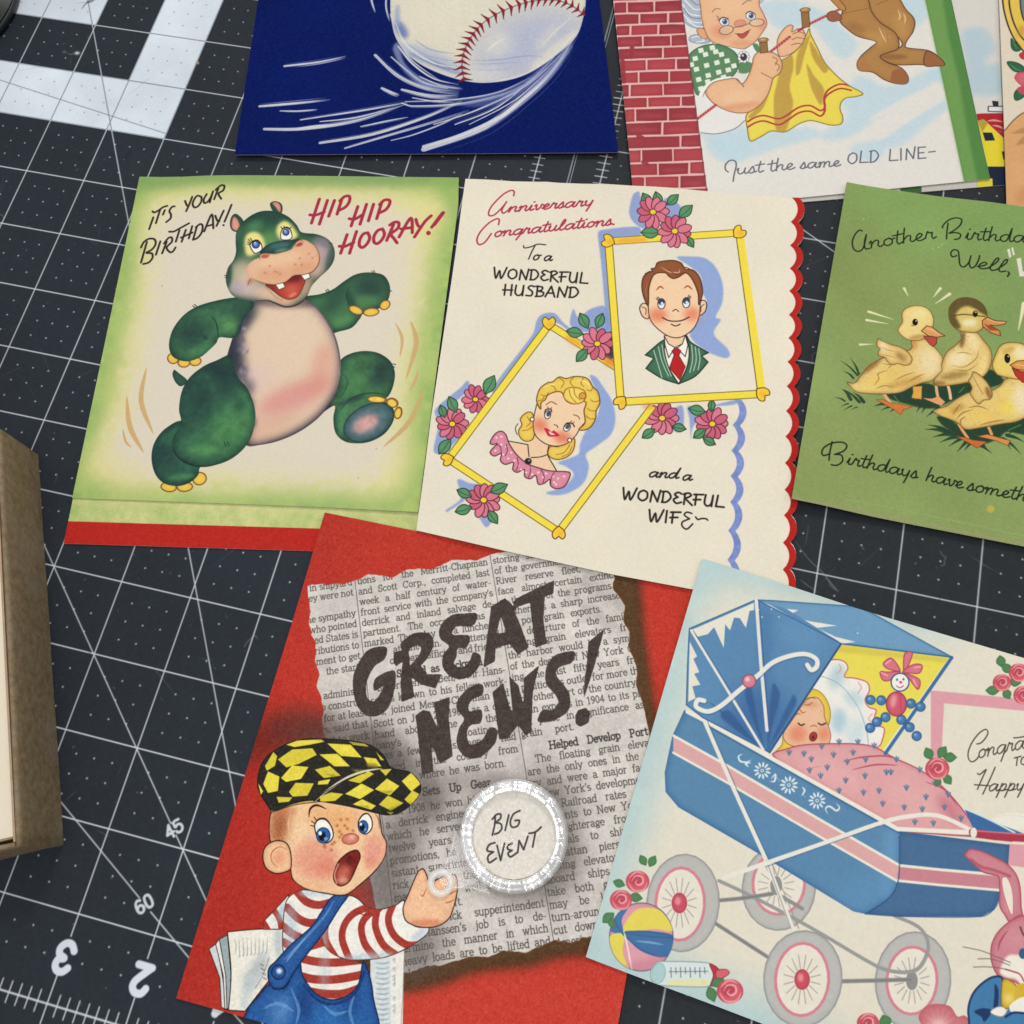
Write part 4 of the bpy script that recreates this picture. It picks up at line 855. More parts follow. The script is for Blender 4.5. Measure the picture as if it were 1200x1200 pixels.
    write(c, 'and', (398, 192), (630, 205), 42, K2, 1.6, slant=.4); write(c, 'a', (660, 218), (735, 220), 42, K2, 1.6, slant=.4)
    write(c, 'WONDERFUL', (192, 365), (1000, 432), 90, K2, 1.9, CAPS, .05, .02); write(c, 'WIF', (396, 540), (648, 556), 92, K2, 1.9, CAPS, .06)
    c.strokes([[(738, 478), (700, 468), (680, 490), (720, 520), (720, 520), (665, 545), (665, 580), (700, 600), (745, 560)], [(768, 505), (785, 525), (815, 518), (850, 520), (862, 530)]], 1.5, K2)
    c.zf(0, 0, 1); c.grain(.012)
    return c
CANN = paint_anniv()
LAYERS += [('ann', CANN, ANN_FRONT)]
# ---------------------------------------------------------------- red GREAT NEWS card with the newspaper
_a = unproj([(380.5, 600.5)], .07)[0, :2]; _b = unproj([(207, 1168)], .07)[0, :2]; _c = unproj([(735, 1140)], .07)[0, :2]
_u = (_b-_a)/np.linalg.norm(_b-_a); _n = np.array([-_u[1], _u[0]]); _w = (_c-_a)@_n
NEWS_W = [_a, _a+_n*_w, _a+_n*_w+_u*6.07, _a+_u*6.07]
NEWS_OUT = [tuple(p) for p in proj(np.array([[p[0], p[1], .07] for p in NEWS_W]))]
def paint_news():
    c = Canvas('news', NEWS_OUT[0], NEWS_OUT[1], NEWS_OUT, .11, 'b7352a', ppi=190, seed=9)
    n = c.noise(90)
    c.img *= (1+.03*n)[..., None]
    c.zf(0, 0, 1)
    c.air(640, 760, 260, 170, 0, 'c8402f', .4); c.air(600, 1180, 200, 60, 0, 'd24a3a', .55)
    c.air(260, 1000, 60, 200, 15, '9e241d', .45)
    torn = [(360.2, 687), (376.7, 684.3), (393, 684), (403, 684.9), (418.8, 679.2), (431.7, 672.8), (448, 674.3), (460, 676.8), (468.3, 671.9), (481, 667), (508.7, 666.4), (523.3, 659.6), (534.3, 655.9), (560, 656.5), (578, 649), (591, 647), (640, 640), (715, 655), (719.5, 673.3), (718, 689), (726, 700), (732.3, 710), (730.5, 728), (737.5, 741), (737, 759.5), (743.3, 774), (746, 785), (745.5, 804), (752.5, 822), (756, 835), (760.8, 860), (757, 885), (768, 915), (765, 960), (776, 1000), (770, 1040), (765, 1080), (745, 1090), (720, 1092), (690.8, 1098.3), (682.5, 1098), (670, 1105), (660, 1102.5), (646.7, 1103), (625, 1112), (616, 1116.5), (590, 1113.6), (572, 1121.7), (550, 1121), (513, 1132), (500.5, 1131.4), (480, 1139.7), (450, 1147), (440, 1060), (420, 960), (400, 900), (379, 859), (377.6, 842), (379.4, 831), (375, 813), (371, 804), (374.5, 791), (369, 774), (371, 763), (367.5, 748.5), (362, 732), (364, 717), (361, 699)]
    # torn edge: add small raggedness
    rg = np.random.default_rng(3); T = []
    for i in range(len(torn)):
        a = np.array(torn[i]); b = np.array(torn[(i+1) % len(torn)]); m = max(1, int(np.linalg.norm(b-a)/4))
        for j in range(m): T.append(a+(b-a)*j/m+(rg.normal(0, .55, 2) if j else 0))
    # printed shade of the paper, to the right and below
    sh = [(np.array(p)+[27, 5]) for p in torn]
    bx, m = c.mask([(715, 660), (722, 690), (730, 720), (740, 760), (750, 810), (760, 860), (770, 1000), (760, 1100), (690, 1115), (600, 1130), (500, 1150), (440, 1165), (440, 1100), (600, 1000), (700, 700)], True, 0)
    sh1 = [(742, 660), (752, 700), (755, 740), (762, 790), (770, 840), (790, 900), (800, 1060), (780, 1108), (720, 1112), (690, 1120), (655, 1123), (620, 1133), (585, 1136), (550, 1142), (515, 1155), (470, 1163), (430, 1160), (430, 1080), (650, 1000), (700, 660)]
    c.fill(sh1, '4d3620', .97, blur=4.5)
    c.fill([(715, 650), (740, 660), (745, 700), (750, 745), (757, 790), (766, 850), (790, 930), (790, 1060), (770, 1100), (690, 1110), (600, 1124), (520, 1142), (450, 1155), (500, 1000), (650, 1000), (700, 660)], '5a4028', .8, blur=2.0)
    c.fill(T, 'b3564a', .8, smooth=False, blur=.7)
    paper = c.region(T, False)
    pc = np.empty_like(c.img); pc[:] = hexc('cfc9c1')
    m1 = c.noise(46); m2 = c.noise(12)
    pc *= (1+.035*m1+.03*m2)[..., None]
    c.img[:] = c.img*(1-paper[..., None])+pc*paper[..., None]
    for (x, y, rx, ry, an, col, a) in ((700, 690, 60, 10, 35, '8f8883', .35), (640, 690, 50, 8, -25, 'ddd6cc', .6), (690, 745, 40, 9, 30, 'e2dcd3', .6), (700, 720, 50, 7, 35, '9a938d', .35), (420, 820, 10, 40, 10, 'd8d1c7', .6), (560, 700, 80, 10, -12, 'd5cec4', .4), (500, 900, 30, 60, 20, 'd2ccc4', .3), (600, 870, 60, 20, -20, 'a49d99', .25), (480, 750, 40, 12, -40, 'bdb6ae', .3)):
        c.air(x, y, rx, ry, an, col, a, paper)
    # columns of type
    z = c.z; org = unproj([(418.8, 684.7)], z)[0, :2]; e2 = unproj([(571.7, 661.8)], z)[0, :2]; ex = (e2-org)/np.linalg.norm(e2-org); gy = np.array([ex[1], -ex[0]])
    G = [0, .143, .284, .423, .563, .702, .836, .969, 1.105, 1.285, 1.425, 1.573, 1.72, 1.865, 2.0, 2.13, 2.256, 2.408, 2.556]
    C2 = [('tions for the Merritt-Chapman', 0, 1), ('and Scott Corp., completed last', 0, 1), ('week a half century of water-', 0, 1), ("front service with the company's", 0, 1), ('derrick and inland salvage de-', 0, 1),
          ('partment. The occasion was a', 0, 1), ('marked Thursday by a luncheon', 0, 1), ('event at the Inn. He attended', 0, 1), ('company officials and friends', .3, 1), (None,), ('Superintendent Ben, as Mr. Hans-', .1, 1),
          ('sen is known to his fellow work-', 0, 1), ('ers, joined Merritt-Chapman and', 0, 1), ('Scott on June 21, 1908, as a deck', 0, 1), ('hand aboard one of the c', 0, 1), ("pany's harbor floating d", 0, 1), ('was a few months, then he had', 0, 1), ('moved in the country from', 0, 1), ('Norway, where he was born.', 0, .9)]
    thick = []; thin = []; bold = []
    H = .088
    def put(t, g, e0, e1, b=False):
        a, q = news_line(t, e0, e1, H*(1.03 if b else 1), org+gy*g, ex, gy)
        (bold if b else thick).extend(a); (bold if b else thin).extend(q)
    for g, L in zip(G, C2):
        if L[0]: put(L[0], g, .027*g+L[1], .027*g+1.735 if L[2] == 1 else .027*g+1.735*L[2])
    put('Started as Dockman', 1.285, .4, 1.5, True); put('Sets Up Gear', 2.759, .575, 1.42, True)
    for i, t in enumerate(('In 1908 he won his license as', 'a derrick engineer, a post in', 'which he served for the next', 'twelve years. After several', 'promotions, he became the as-', 'sistant superintendent of der-', 'rick work for the port and in', 'may be made well in advance.', 'of the lift.', 'As derrick supperintendent', "Mr. Hanssen's job is to de-", 'termine the manner in which', 'heavy loads are to be lifted and', 'placed. For this, he must')):
        g = 2.93+.1385*i if i < 9 else 4.18+.1365*(i-9)
        put(t, g, .03*g+(.12 if i in (0, 9) else 0), .03*g+1.735 if i != 8 else .03*g+.8)
    C3 = ['storing surplus wheat in ships', 'of the government laid up in the', 'River reserve fleet, the men', 'face almost certain extinction', 'at the end of the programs and', 'as there is a sharp increase in', 'the port grain exports.', 'The departure of the familiar', 'floating grain elevators from',
          'the harbor would be a symbol', 'of the decline of New York City', 'ing the last fifty years from', 'a position as outlet for more than', 'any other part of the country for', 'grain exports in 1904 to its pres-', 'ent place in significance as a', 'grain port.']
    for i, t in enumerate(C3):
        g = -.003+.1405*i+(.0); put(t, g, 1.80+.027*g, 3.5+.027*g if i not in (6, 16) else (3.1 if i == 6 else 2.52))
    put('Helped Develop Port', 2.43, 2.18, 3.4, True)
    for i, t in enumerate(('The floating grain elevators', 'are the only ones in the coun-', 'try and were a major factor in', "New York's development as a", 'port. Railroad rates on grain', 'shipments to New York include', 'free lighterage from the rail',
          'terminals to ships lying at', 'Manhattan piers, where the', 'floating elevators put it right', 'aboard ships. Some vessels', 'take both general cargo and', 'may be loaded on a fast', 'turn-around basis, which has', 'cut down the costs for many', 'American and other ships')):
        g = 2.565+.1375*i; put(t, g, (1.80 if i not in (0, 3) else 1.92)+.027*g, 3.52+.027*g)
    C1 = ['The men in shipyard', 'they were not', '', 'much the sympathy', 'of those who pointed', 'the United States is', 'all distributions to', 'government to get', 'the start.', '', 'The administr-', 'ation to construct', 'ships for at least', 'years, said that', 'want it to work', 'on rebuilding', 'the old fleet', 'much as was']
    for i, t in enumerate(C1):
        g = -.003+.1405*i+(.0 if i < 10 else .02)
        if t:
            wdt = sum(NG[ch][0] if ch in NG else .32 for ch in t)*H*1.17; put(t, g, -.065+.027*g-wdt, -.065+.027*g)
    P = lambda q: [c.w2c(np.array(s)) for s in q]
    pm = paper
    K = '4d4742'
    c.strokes(P(thick), .0125*c.ppi, K, .86, smooth=False, raw=True, clip=pm); c.strokes(P(thin), .0085*c.ppi, K, .8, smooth=False, raw=True, clip=pm)
    c.strokes(P(bold), .0175*c.ppi, '433d39', .92, smooth=False, raw=True, clip=pm)
    for x0 in (-.035, 1.77):
        a = org+ex*x0-gy*.3; b = org+ex*(x0+.15)+gy*5.0
        c.strokes([c.w2c(np.array([a, b]))], .009*c.ppi, K, .85, smooth=False, raw=True, clip=pm)
    # brush lettering
    c.zf(400, 640, 3.333)
    polys = [[(105, 405), (175, 395), (170, 440), (130, 470), (100, 530), (100, 590), (130, 605), (160, 560), (165, 545), (128, 565), (135, 515), (205, 485), (211, 540), (190, 620), (150, 660), (100, 662), (60, 620), (45, 550), (55, 480)],
        [(205, 415), (262, 400), (270, 480), (285, 590), (235, 610), (232, 510), (240, 450), (215, 470), (203, 455)], [(230, 385), (265, 350), (300, 337), (348, 345), (360, 385), (335, 440), (290, 482), (268, 470), (300, 430), (312, 400), (300, 388), (270, 400), (255, 430)], [(275, 460), (310, 465), (335, 500), (392, 500), (368, 556), (310, 540), (268, 510)],
        [(388, 310), (430, 270), (480, 263), (530, 264), (515, 310), (450, 315), (435, 345), (500, 350), (490, 395), (455, 400), (450, 430), (440, 460), (470, 475), (500, 450), (515, 415), (545, 430), (535, 475), (490, 515), (430, 512), (395, 470), (400, 420), (420, 390), (385, 360)],
        [(585, 235), (640, 203), (605, 345), (600, 450), (555, 475), (560, 420), (570, 350)], [(612, 240), (640, 203), (665, 225), (700, 310), (732, 395), (690, 425), (660, 385), (635, 310)], [(590, 345), (685, 330), (695, 375), (590, 400)],
        [(672, 215), (700, 195), (833, 132), (828, 185), (740, 220), (690, 237), (672, 255)], [(735, 205), (795, 190), (790, 290), (803, 380), (758, 398), (745, 300)],
        [(290, 660), (320, 640), (338, 665), (350, 740), (360, 880), (315, 893), (305, 800)], [(318, 640), (345, 645), (400, 760), (437, 820), (385, 850), (350, 770), (320, 700)], [(360, 612), (424, 588), (420, 680), (436, 822), (390, 830), (375, 700)],
        [(455, 600), (500, 552), (550, 540), (550, 580), (505, 605), (500, 645), (547, 640), (545, 690), (505, 700), (490, 735), (505, 775), (550, 755), (575, 715), (607, 715), (600, 770), (540, 825), (480, 820), (450, 770), (460, 710), (480, 675), (452, 640)],
        [(590, 570), (632, 535), (655, 620), (690, 700), (650, 752), (616, 755), (605, 670)], [(648, 755), (635, 715), (668, 640), (655, 505), (692, 545), (700, 600), (685, 700)], [(655, 508), (692, 545), (712, 620), (747, 718), (722, 742), (690, 700), (665, 600)], [(712, 515), (773, 465), (748, 570), (742, 735), (705, 700), (712, 600)],
        [(800, 475), (830, 430), (870, 415), (912, 412), (900, 455), (855, 472), (838, 500), (882, 560), (895, 610), (880, 650), (830, 680), (768, 685), (785, 640), (825, 640), (848, 612), (835, 580), (800, 535)],
        [(965, 375), (1028, 322), (1010, 390), (985, 480), (945, 607), (950, 520), (960, 450)], [(912, 665), (925, 640), (955, 632), (972, 650), (965, 690), (935, 706), (915, 695)]]
    M = np.zeros((c.H, c.W))
    for p in polys:
        q = []
        for pt in p: q += [pt] if len(p) < 11 else [pt]
        b, m = c.mask(q, smooth=len(p) > 12)
        v = M[b[1]:b[3], b[0]:b[2]]; np.maximum(v, m, out=v)
    nn = c.noise(3); n2 = c.noise(9)
    B = box_blur(M, 1.3)
    M = np.clip((B+.10*nn+.05*n2-.42)*5, 0, 1)
    M *= .93+.07*np.clip(nn, -1, 1)
    c.img[:] = c.img*(1-M[..., None])+(hexc('3f3430')*(1+.12*nn[..., None]))*M[..., None]
    # printed smoky shade around the boy, hand and glass
    c.zf(0, 0, 1)
    for (x, y, rx, ry, an, col, a) in ((395, 868, 62, 26, 0, '4c4240', .65), (300, 872, 46, 22, -25, '4a2018', .5), (350, 850, 40, 22, 0, '4c3028', .55), (455, 890, 40, 26, 30, '453d3a', .75), (500, 935, 26, 34, 0, '4c4441', .7), (470, 985, 26, 40, 0, '5a524e', .6), (445, 1030, 30, 40, 0, '544c4a', .65), (490, 1090, 34, 44, -30, '564e4c', .6), (480, 1125, 30, 20, 0, '5a5350', .5), (470, 1060, 30, 20, 0, '5a524f', .45)): c.air(x, y, rx, ry, an, col, a)
    c.ell(604, 984, 72, 76, 0, '57504d', a=.5, blur=9); c.air(650, 930, 30, 40, -30, '57504d', .4); c.air(655, 1020, 30, 50, 20, '57504d', .45); c.air(560, 915, 40, 14, 0, '57504d', .35)
    # ---- the newsboy
    c.zf(200, 840, 3.333); K = '2c201c'
    # papers under the arm
    for p, col in (([(150, 906), (180, 885), (200, 1000), (222, 1145), (198, 1135), (192, 1020)], 'cfd4d2'), ([(176, 888), (190, 868), (215, 1000), (228, 1145), (212, 1140), (205, 1010)], 'e6e4da'), ([(190, 868), (222, 852), (235, 1000), (232, 1145), (220, 1140), (215, 1010)], '9aa8ac')): c.fill(p, col, smooth=False, line=K, lw=.6)
    c.fill([(222, 840), (222, 840), (330, 830), (440, 827), (440, 827), (450, 960), (400, 1010), (290, 1150), (290, 1150), (226, 1146), (226, 1146), (236, 1000)], 'ebe6d8', line=K, lw=.8)
    P = c.region([(222, 840), (440, 827), (450, 960), (400, 1010), (290, 1150), (226, 1146), (236, 1000)], False)
    for i in range(9): c.stroke([(250+i*16, 862), (255+i*15, 900+(i*37 % 40)), (252+i*14, 930)], 1., '8d979a', .7, clip=P, taper=2)
    c.air(330, 1000, 30, 90, 30, 'a9b4b8', .8, P); c.air(420, 880, 16, 60, 0, 'b4bec2', .8, P); c.air(300, 1080, 16, 70, 20, 'c2cbce', .8, P); c.stroke([(385, 940), (360, 1010), (330, 1060)], .8, '6f7a80', .6, clip=P)
    for i in range(4): c.stroke([(350+i*4, 965+i*18), (362+i*4, 972+i*18)], 1.1, '6f6a68', .7)
    c.fill([(780, 950), (912, 905), (908, 1000), (905, 1080), (895, 1260), (780, 1260)], 'd4dad8', smooth=False); Q = c.region([(780, 950), (912, 905), (905, 1260), (780, 1260)], False)
    for i in range(14): c.stroke([(800, 960+i*20), (830, 964+i*20), (855, 958+i*20)], 1.6, '8ea2a8', .7, clip=Q, taper=2)
    c.fill([(858, 930), (915, 905), (905, 1260), (862, 1260)], 'e9e6da', smooth=False, clip=Q)
    for y in (950, 985, 1015, 1030, 1045, 1100, 1130, 1150): c.stroke([(868, y), (876, y-6), (874, y+8)], 1.2, '9aa0a6', .6)
    c.stroke([(913, 912), (908, 1050), (897, 1255)], .6, '8a8580', .7)
    # shirt
    shl = [(460, 695), (425, 735), (362, 800), (362, 830), (430, 830), (470, 790)]
    c.fill(shl, 'e8e6de', line=K, lw=.7, smooth=False); S = c.region(shl, False); c.stroke([(395, 745), (425, 790), (432, 840)], 5.5, 'a43a30', clip=S); c.stroke([(355, 790), (380, 830)], 5, 'a43a30', clip=S); c.air(440, 760, 20, 40, 20, 'a9c4d0', .8, S)
    body = [(452, 720), (480, 690), (520, 676), (600, 690), (660, 700), (720, 760), (700, 900), (720, 950), (765, 980), (760, 1060), (640, 1130), (540, 1100), (480, 1020), (440, 920), (440, 800)]
    c.fill(body, 'ebe7dc', line=K, lw=.7); S = c.region(body)
    ST = 'a43a30'
    for p in ([(495, 685), (530, 722), (580, 735), (640, 720)], [(455, 745), (495, 785), (540, 805), (600, 800)], [(435, 815), (480, 850), (530, 870), (600, 880)], [(440, 880), (500, 905), (600, 880)], [(480, 935), (560, 955), (640, 960), (740, 950)], [(500, 1010), (560, 1025), (650, 1025), (760, 1005)], [(530, 1070), (600, 1082), (680, 1080), (760, 1050)]): c.stroke(p, 7.4, ST, clip=S)
    c.air(470, 840, 26, 110, 0, 'a9c6d4', .55, S); c.air(560, 690, 60, 12, 0, 'bcd0d8', .8, S); c.air(600, 990, 20, 80, 0, 'b8ccd4', .4, S)
    sl = [(690, 697), (650, 715), (605, 780), (590, 850), (615, 910), (680, 945), (760, 948), (840, 938), (920, 905), (1000, 850), (1006, 820), (960, 818), (918, 780), (912, 718), (880, 735), (820, 752), (770, 745), (730, 710)]
    c.fill(sl, 'ede9de', line=K, lw=.8); S = c.region(sl)
    for p in ([(690, 690), (640, 730), (608, 800), (605, 870), (640, 935)], [(785, 740), (720, 765), (680, 810), (670, 870), (700, 950)], [(815, 748), (770, 775), (745, 820), (760, 890), (810, 950)], [(805, 760), (800, 820), (830, 890), (880, 930)], [(868, 735), (850, 790), (870, 850), (920, 890), (965, 890)]): c.stroke(p, 6.8, ST, clip=S)
    c.air(760, 940, 120, 16, -6, 'b3c8d2', .75, S); c.air(970, 850, 40, 14, -30, 'b9c6d6', .8, S); c.air(600, 860, 16, 60, 0, 'b9ccd4', .5, S); c.stroke([(730, 765), (760, 775), (780, 768)], 1., '7a2620', .8, taper=2)
    c.stroke([(916, 722), (922, 780), (955, 818), (1005, 822)], 1., K, .8)
    # hand
    hand = [(915, 790), (908, 745), (930, 690), (950, 640), (968, 603), (986, 594), (1000, 618), (1006, 640), (1030, 640), (1055, 628), (1085, 616), (1112, 620), (1120, 650), (1118, 690), (1105, 745), (1085, 790), (1040, 818), (980, 822), (935, 808)]
    c.fill(hand, 'ebbb94', line=K, lw=.9, rim='cf8258', rimr=2.0, rima=.5); Hn = c.region(hand); c.air(990, 740, 60, 50, 0, 'efc29a', .8, Hn); c.air(1000, 805, 60, 14, 0, 'cf6a48', .6, Hn)
    for p in ([(1065, 668), (1090, 660), (1118, 650)], [(1068, 700), (1095, 690), (1116, 678)], [(1070, 728), (1092, 722), (1110, 712)], [(1000, 668), (985, 700), (975, 690)]): c.stroke(p, 1., 'a2502f', .85, taper=2)
    # overalls
    ov = [(385, 1045), (440, 1062), (480, 1000), (505, 960), (515, 1010), (560, 1075), (620, 1105), (690, 1090), (735, 1040), (752, 955), (775, 1005), (790, 1090), (788, 1300), (270, 1300), (300, 1145), (340, 1095)]
    c.fill(ov, '2a5c9c', line='14264c', lw=1.1, rim='173468', rimr=3); O = c.region(ov)
    c.air(430, 1150, 40, 60, 20, '5f8fc4', .75, O); c.air(640, 1180, 90, 40, 10, '2f74b4', .7, O); c.air(520, 1120, 30, 70, -10, '1c3f78', .8, O); c.air(700, 1140, 30, 70, 30, '1d4480', .6, O)
    for p in ([(360, 1140), (420, 1120), (480, 1150)], [(470, 1060), (500, 1140), (490, 1200)], [(720, 1080), (700, 1150), (720, 1220)], [(600, 1130), (640, 1160), (690, 1150)]): c.stroke(p, 3, '7ba6d4', .55, clip=O, taper=2)
    for p in ([(520, 1050), (580, 1110), (650, 1120), (720, 1080), (755, 1000)],): c.stroke(p, 2.4, '173468', .8, clip=O)
    stp = [(622, 712), (650, 695), (690, 700), (660, 745), (600, 840), (530, 930), (480, 1000), (445, 1055), (405, 1062), (383, 1030), (383, 985), (410, 955), (470, 890), (550, 820), (590, 760)]
    c.fill(stp, '2c5a98', line='14264c', lw=1.1, rim='193a70', rimr=2); S = c.region(stp); c.stroke([(640, 715), (600, 780), (520, 870), (440, 950)], 2.6, '5f90c8', .7, clip=S, taper=2); c.stroke([(530, 860), (470, 930), (450, 960)], 2.4, '8fb4dc', .6, clip=S, taper=2)
    c.ell(421, 997, 27, 28, 0, '24508c', line='0f2044', lw=1.0); c.ell(424, 993, 12, 12, 0, 'b9d0e8', blur=.6); c.ell(424, 992, 5, 5, 0, 'f4f8fa')
    # head
    face = [(395, 370), (385, 430), (392, 490), (430, 520), (465, 580), (478, 635), (530, 672), (600, 688), (680, 696), (740, 655), (800, 600), (836, 545), (842, 490), (825, 455), (818, 400), (808, 370), (700, 340), (560, 325), (440, 345)]
    c.fill(face, 'efc69c', line=K, lw=1.0, rim='cf8050', rimr=2, rima=.35); A = c.region(face)
    c.air(425, 420, 36, 85, 8, '9c5430', .85, A); c.air(450, 370, 40, 24, 0, 'c98055', .7, A); c.air(640, 390, 120, 50, 5, 'e6a260', .5, A); c.air(660, 440, 60, 50, 0, 'e3a060', .4, A); c.air(520, 470, 30, 60, 0, 'f2cfa6', .6, A)
    c.stroke([(470, 365), (460, 420), (468, 480)], 2.2, 'e6b488', .7, clip=A, taper=2)
    for i in range(26): c.ell(405+(i*29 % 45), 390+(i*53 % 110), 2.5, 2.5, 0, '8a4426', a=.5)
    c.ell(565, 555, 88, 80, 10, 'e39a80', a=.85, blur=4.5, clip=A); c.air(605, 590, 50, 40, 0, 'd67864', .65, A); c.ell(795, 520, 46, 62, 10, 'e39a84', a=.85, blur=3.5, clip=A); c.air(780, 570, 20, 30, 0, 'd8806a', .6, A)
    c.air(560, 665, 90, 24, 10, 'e8b48c', .6, A)
    ear = [(468, 528), (450, 492), (410, 484), (372, 505), (360, 545), (372, 590), (410, 612), (450, 605), (470, 590)]
    c.fill(ear, 'edc096', line=K, lw=1.0, rim='c87a4e', rimr=2); E = c.region(ear); c.stroke([(455, 520), (425, 508), (395, 530), (395, 565), (420, 590)], 1.2, 'b0623a', .8, taper=2); c.air(425, 550, 22, 26, 0, 'e08a62', .6, E)
    # cap
    cap = [(340, 268), (345, 215), (368, 165), (425, 120), (500, 92), (580, 86), (700, 93), (780, 112), (830, 150), (862, 200), (930, 215), (968, 250), (977, 285), (955, 325), (905, 368), (850, 383), (790, 372), (700, 350), (600, 332), (545, 326), (480, 338), (400, 366), (372, 335), (350, 300)]
    c.fill([(395, 372), (400, 350), (480, 322), (580, 318), (640, 325), (560, 334), (480, 345)], 'd9b458', line=K, lw=.6)
    c.fill(cap, '2a2823', line='1c1a18', lw=1.0); A = c.region(cap)
    Yd = ['e6d64a', 'd8c83e']
    for i, d in enumerate([[(462, 108), (500, 94), (580, 90), (590, 98), (540, 108), (490, 116)], [(430, 165), (478, 132), (545, 128), (560, 150), (500, 180), (458, 192)], [(622, 108), (700, 112), (737, 155), (668, 150)], [(700, 97), (755, 105), (768, 115), (715, 109)],
        [(590, 150), (650, 148), (692, 190), (640, 190)], [(372, 190), (400, 143), (413, 158), (405, 190), (378, 206)], [(438, 237), (475, 195), (530, 200), (505, 240), (455, 250)], [(570, 208), (620, 195), (657, 228), (600, 236)], [(366, 262), (382, 220), (420, 237), (415, 285), (382, 292)],
        [(468, 292), (490, 262), (551, 264), (530, 305), (480, 308)], [(580, 252), (620, 245), (612, 262), (578, 264)], [(418, 314), (470, 316), (460, 330), (425, 334)], [(758, 160), (800, 165), (818, 192), (775, 186)], [(805, 140), (832, 168), (820, 168)], [(343, 262), (360, 290), (352, 302)],
        [(588, 312), (625, 298), (667, 303), (640, 326), (590, 330)], [(690, 300), (745, 265), (787, 287), (740, 317)], [(700, 247), (770, 215), (787, 225), (740, 256)], [(805, 282), (845, 246), (887, 271), (855, 302)], [(820, 207), (860, 205), (840, 228)], [(718, 342), (750, 325), (796, 347), (780, 360)],
        [(820, 342), (850, 312), (902, 337), (860, 363)], [(908, 252), (940, 223), (972, 260), (940, 287)], [(918, 322), (945, 292), (973, 307), (945, 347)], [(845, 372), (870, 372), (860, 382)]]):
        q = np.array(d, float); q = q.mean(0)+(q-q.mean(0))*1.17; c.fill(q, Yd[i % 2], smooth=False, clip=A)
    for d in ([(705, 205), (762, 207), (735, 222)], [(762, 178), (805, 183), (812, 200), (770, 196)], [(810, 290), (870, 288), (855, 302)], [(722, 345), (770, 348), (778, 358)], [(600, 222), (650, 226), (630, 234)]): c.fill(d, '9c8c34', .8, smooth=False, clip=A, blur=.4)
    c.air(700, 95, 160, 10, 5, '3a2c20', .4, A); c.air(870, 370, 80, 14, -20, '1e1c18', .45, A)
    c.stroke([(566, 328), (612, 288), (690, 238), (760, 212), (825, 202)], 2.8, 'd8d0b0', taper=2); c.stroke([(560, 330), (606, 292), (688, 244), (760, 218)], .8, '14120f', .9)
    # eyes, nose, mouth
    c.fill([(562, 425), (578, 402), (605, 402), (628, 430), (635, 465), (620, 488), (598, 492), (575, 475)], 'f2eee4', line=K, lw=1.0)
    c.ell(596, 463, 27, 30, 0, '2f62a8', line='16284c', lw=.7); c.ell(592, 467, 14, 18, 0, '101420'); c.ell(584, 455, 7, 8, 0, 'f4f6f8'); c.ell(606, 476, 8, 7, 0, '7fb0dc', a=.8)
    c.fill([(733, 412), (748, 385), (768, 378), (785, 400), (785, 436), (762, 458), (738, 444)], 'f2eee4', line=K, lw=1.0)
    c.ell(752, 430, 19, 25, 0, '2f62a8', line='16284c', lw=.7); c.ell(748, 432, 10, 15, 0, '101420'); c.ell(743, 420, 5, 6, 0, 'f4f6f8'); c.ell(760, 440, 5, 6, 0, '7fb0dc', a=.8)
    c.stroke([(560, 430), (575, 402), (602, 398), (622, 415)], 1.5, K, taper=2); c.stroke([(735, 405), (752, 382), (775, 378)], 1.3, K, taper=2)
    for a, b in (((566, 418), (550, 408)), ((572, 408), (560, 392)), ((562, 428), (546, 424))): c.stroke([a, b], .7, K)
    c.stroke([(540, 392), (545, 360), (570, 345), (608, 360)], 2.2, '3c2418', taper=2)
    c.ell(702, 477, 33, 21, -8, 'd98a78', line='9c4a3a', lw=.8, rim='b85c4c', rimr=2); c.ell(708, 470, 12, 7, 0, 'f0b8a4', blur=.8)
    for x, y in ((665, 402), (680, 425), (660, 448), (690, 436), (712, 445), (640, 490), (628, 520), (602, 508), (668, 460), (690, 400), (650, 425), (660, 470), (600, 498), (632, 498)): c.ell(x, y, 6, 6, 0, 'a85a30', a=.75, blur=.3)
    mo = [(652, 572), (672, 548), (700, 528), (728, 522), (740, 545), (728, 580), (700, 640), (668, 660), (645, 650), (636, 620)]
    c.fill(mo, '7c2620', line='3c1814', lw=1.2); A = c.region(mo); c.air(675, 615, 26, 38, 20, 'd07058', .9, A); c.air(672, 640, 22, 12, 0, 'efc0a8', .6, A); c.stroke([(648, 650), (640, 615), (655, 575)], 1.4, 'd9a088', .8); c.air(700, 560, 16, 16, 0, '4a1410', .7, A)
    c.stroke([(795, 375), (812, 400), (815, 440)], .9, K, .7, taper=2)
    # lettering seen inside the glass sits on the disc under it
    c.zf(0, 0, 1)
    c.ell(602, 978, 50, 53, 0, 'ddd7cb')
    c.zf(500, 880, 6)
    for p in ([(482, 465), (478, 520), (462, 592)], [(462, 480), (490, 448), (520, 445), (518, 475), (482, 505), (482, 505), (520, 512), (528, 545), (505, 575), (478, 585)], [(578, 450), (552, 558)], [(655, 420), (610, 445), (588, 500), (600, 535), (638, 528), (652, 490), (622, 490)],
              [(480, 645), (440, 660), (425, 700), (470, 710), (470, 710), (432, 740), (440, 785), (490, 755)], [(495, 665), (520, 770), (520, 770), (548, 650)], [(600, 650), (572, 665), (570, 690), (600, 700), (600, 700), (572, 720), (590, 745), (635, 715)], [(640, 715), (650, 630), (650, 630), (682, 695), (682, 695), (712, 600)], [(765, 570), (745, 675)], [(720, 580), (765, 570), (805, 535)]):
        c.stroke(p, 1.7, '302c2a')
    c.zf(0, 0, 1)
    c.img *= (1+.022*c.noise(3))[..., None]
    c.grain(.03)
    return c
CNEWS = paint_news()
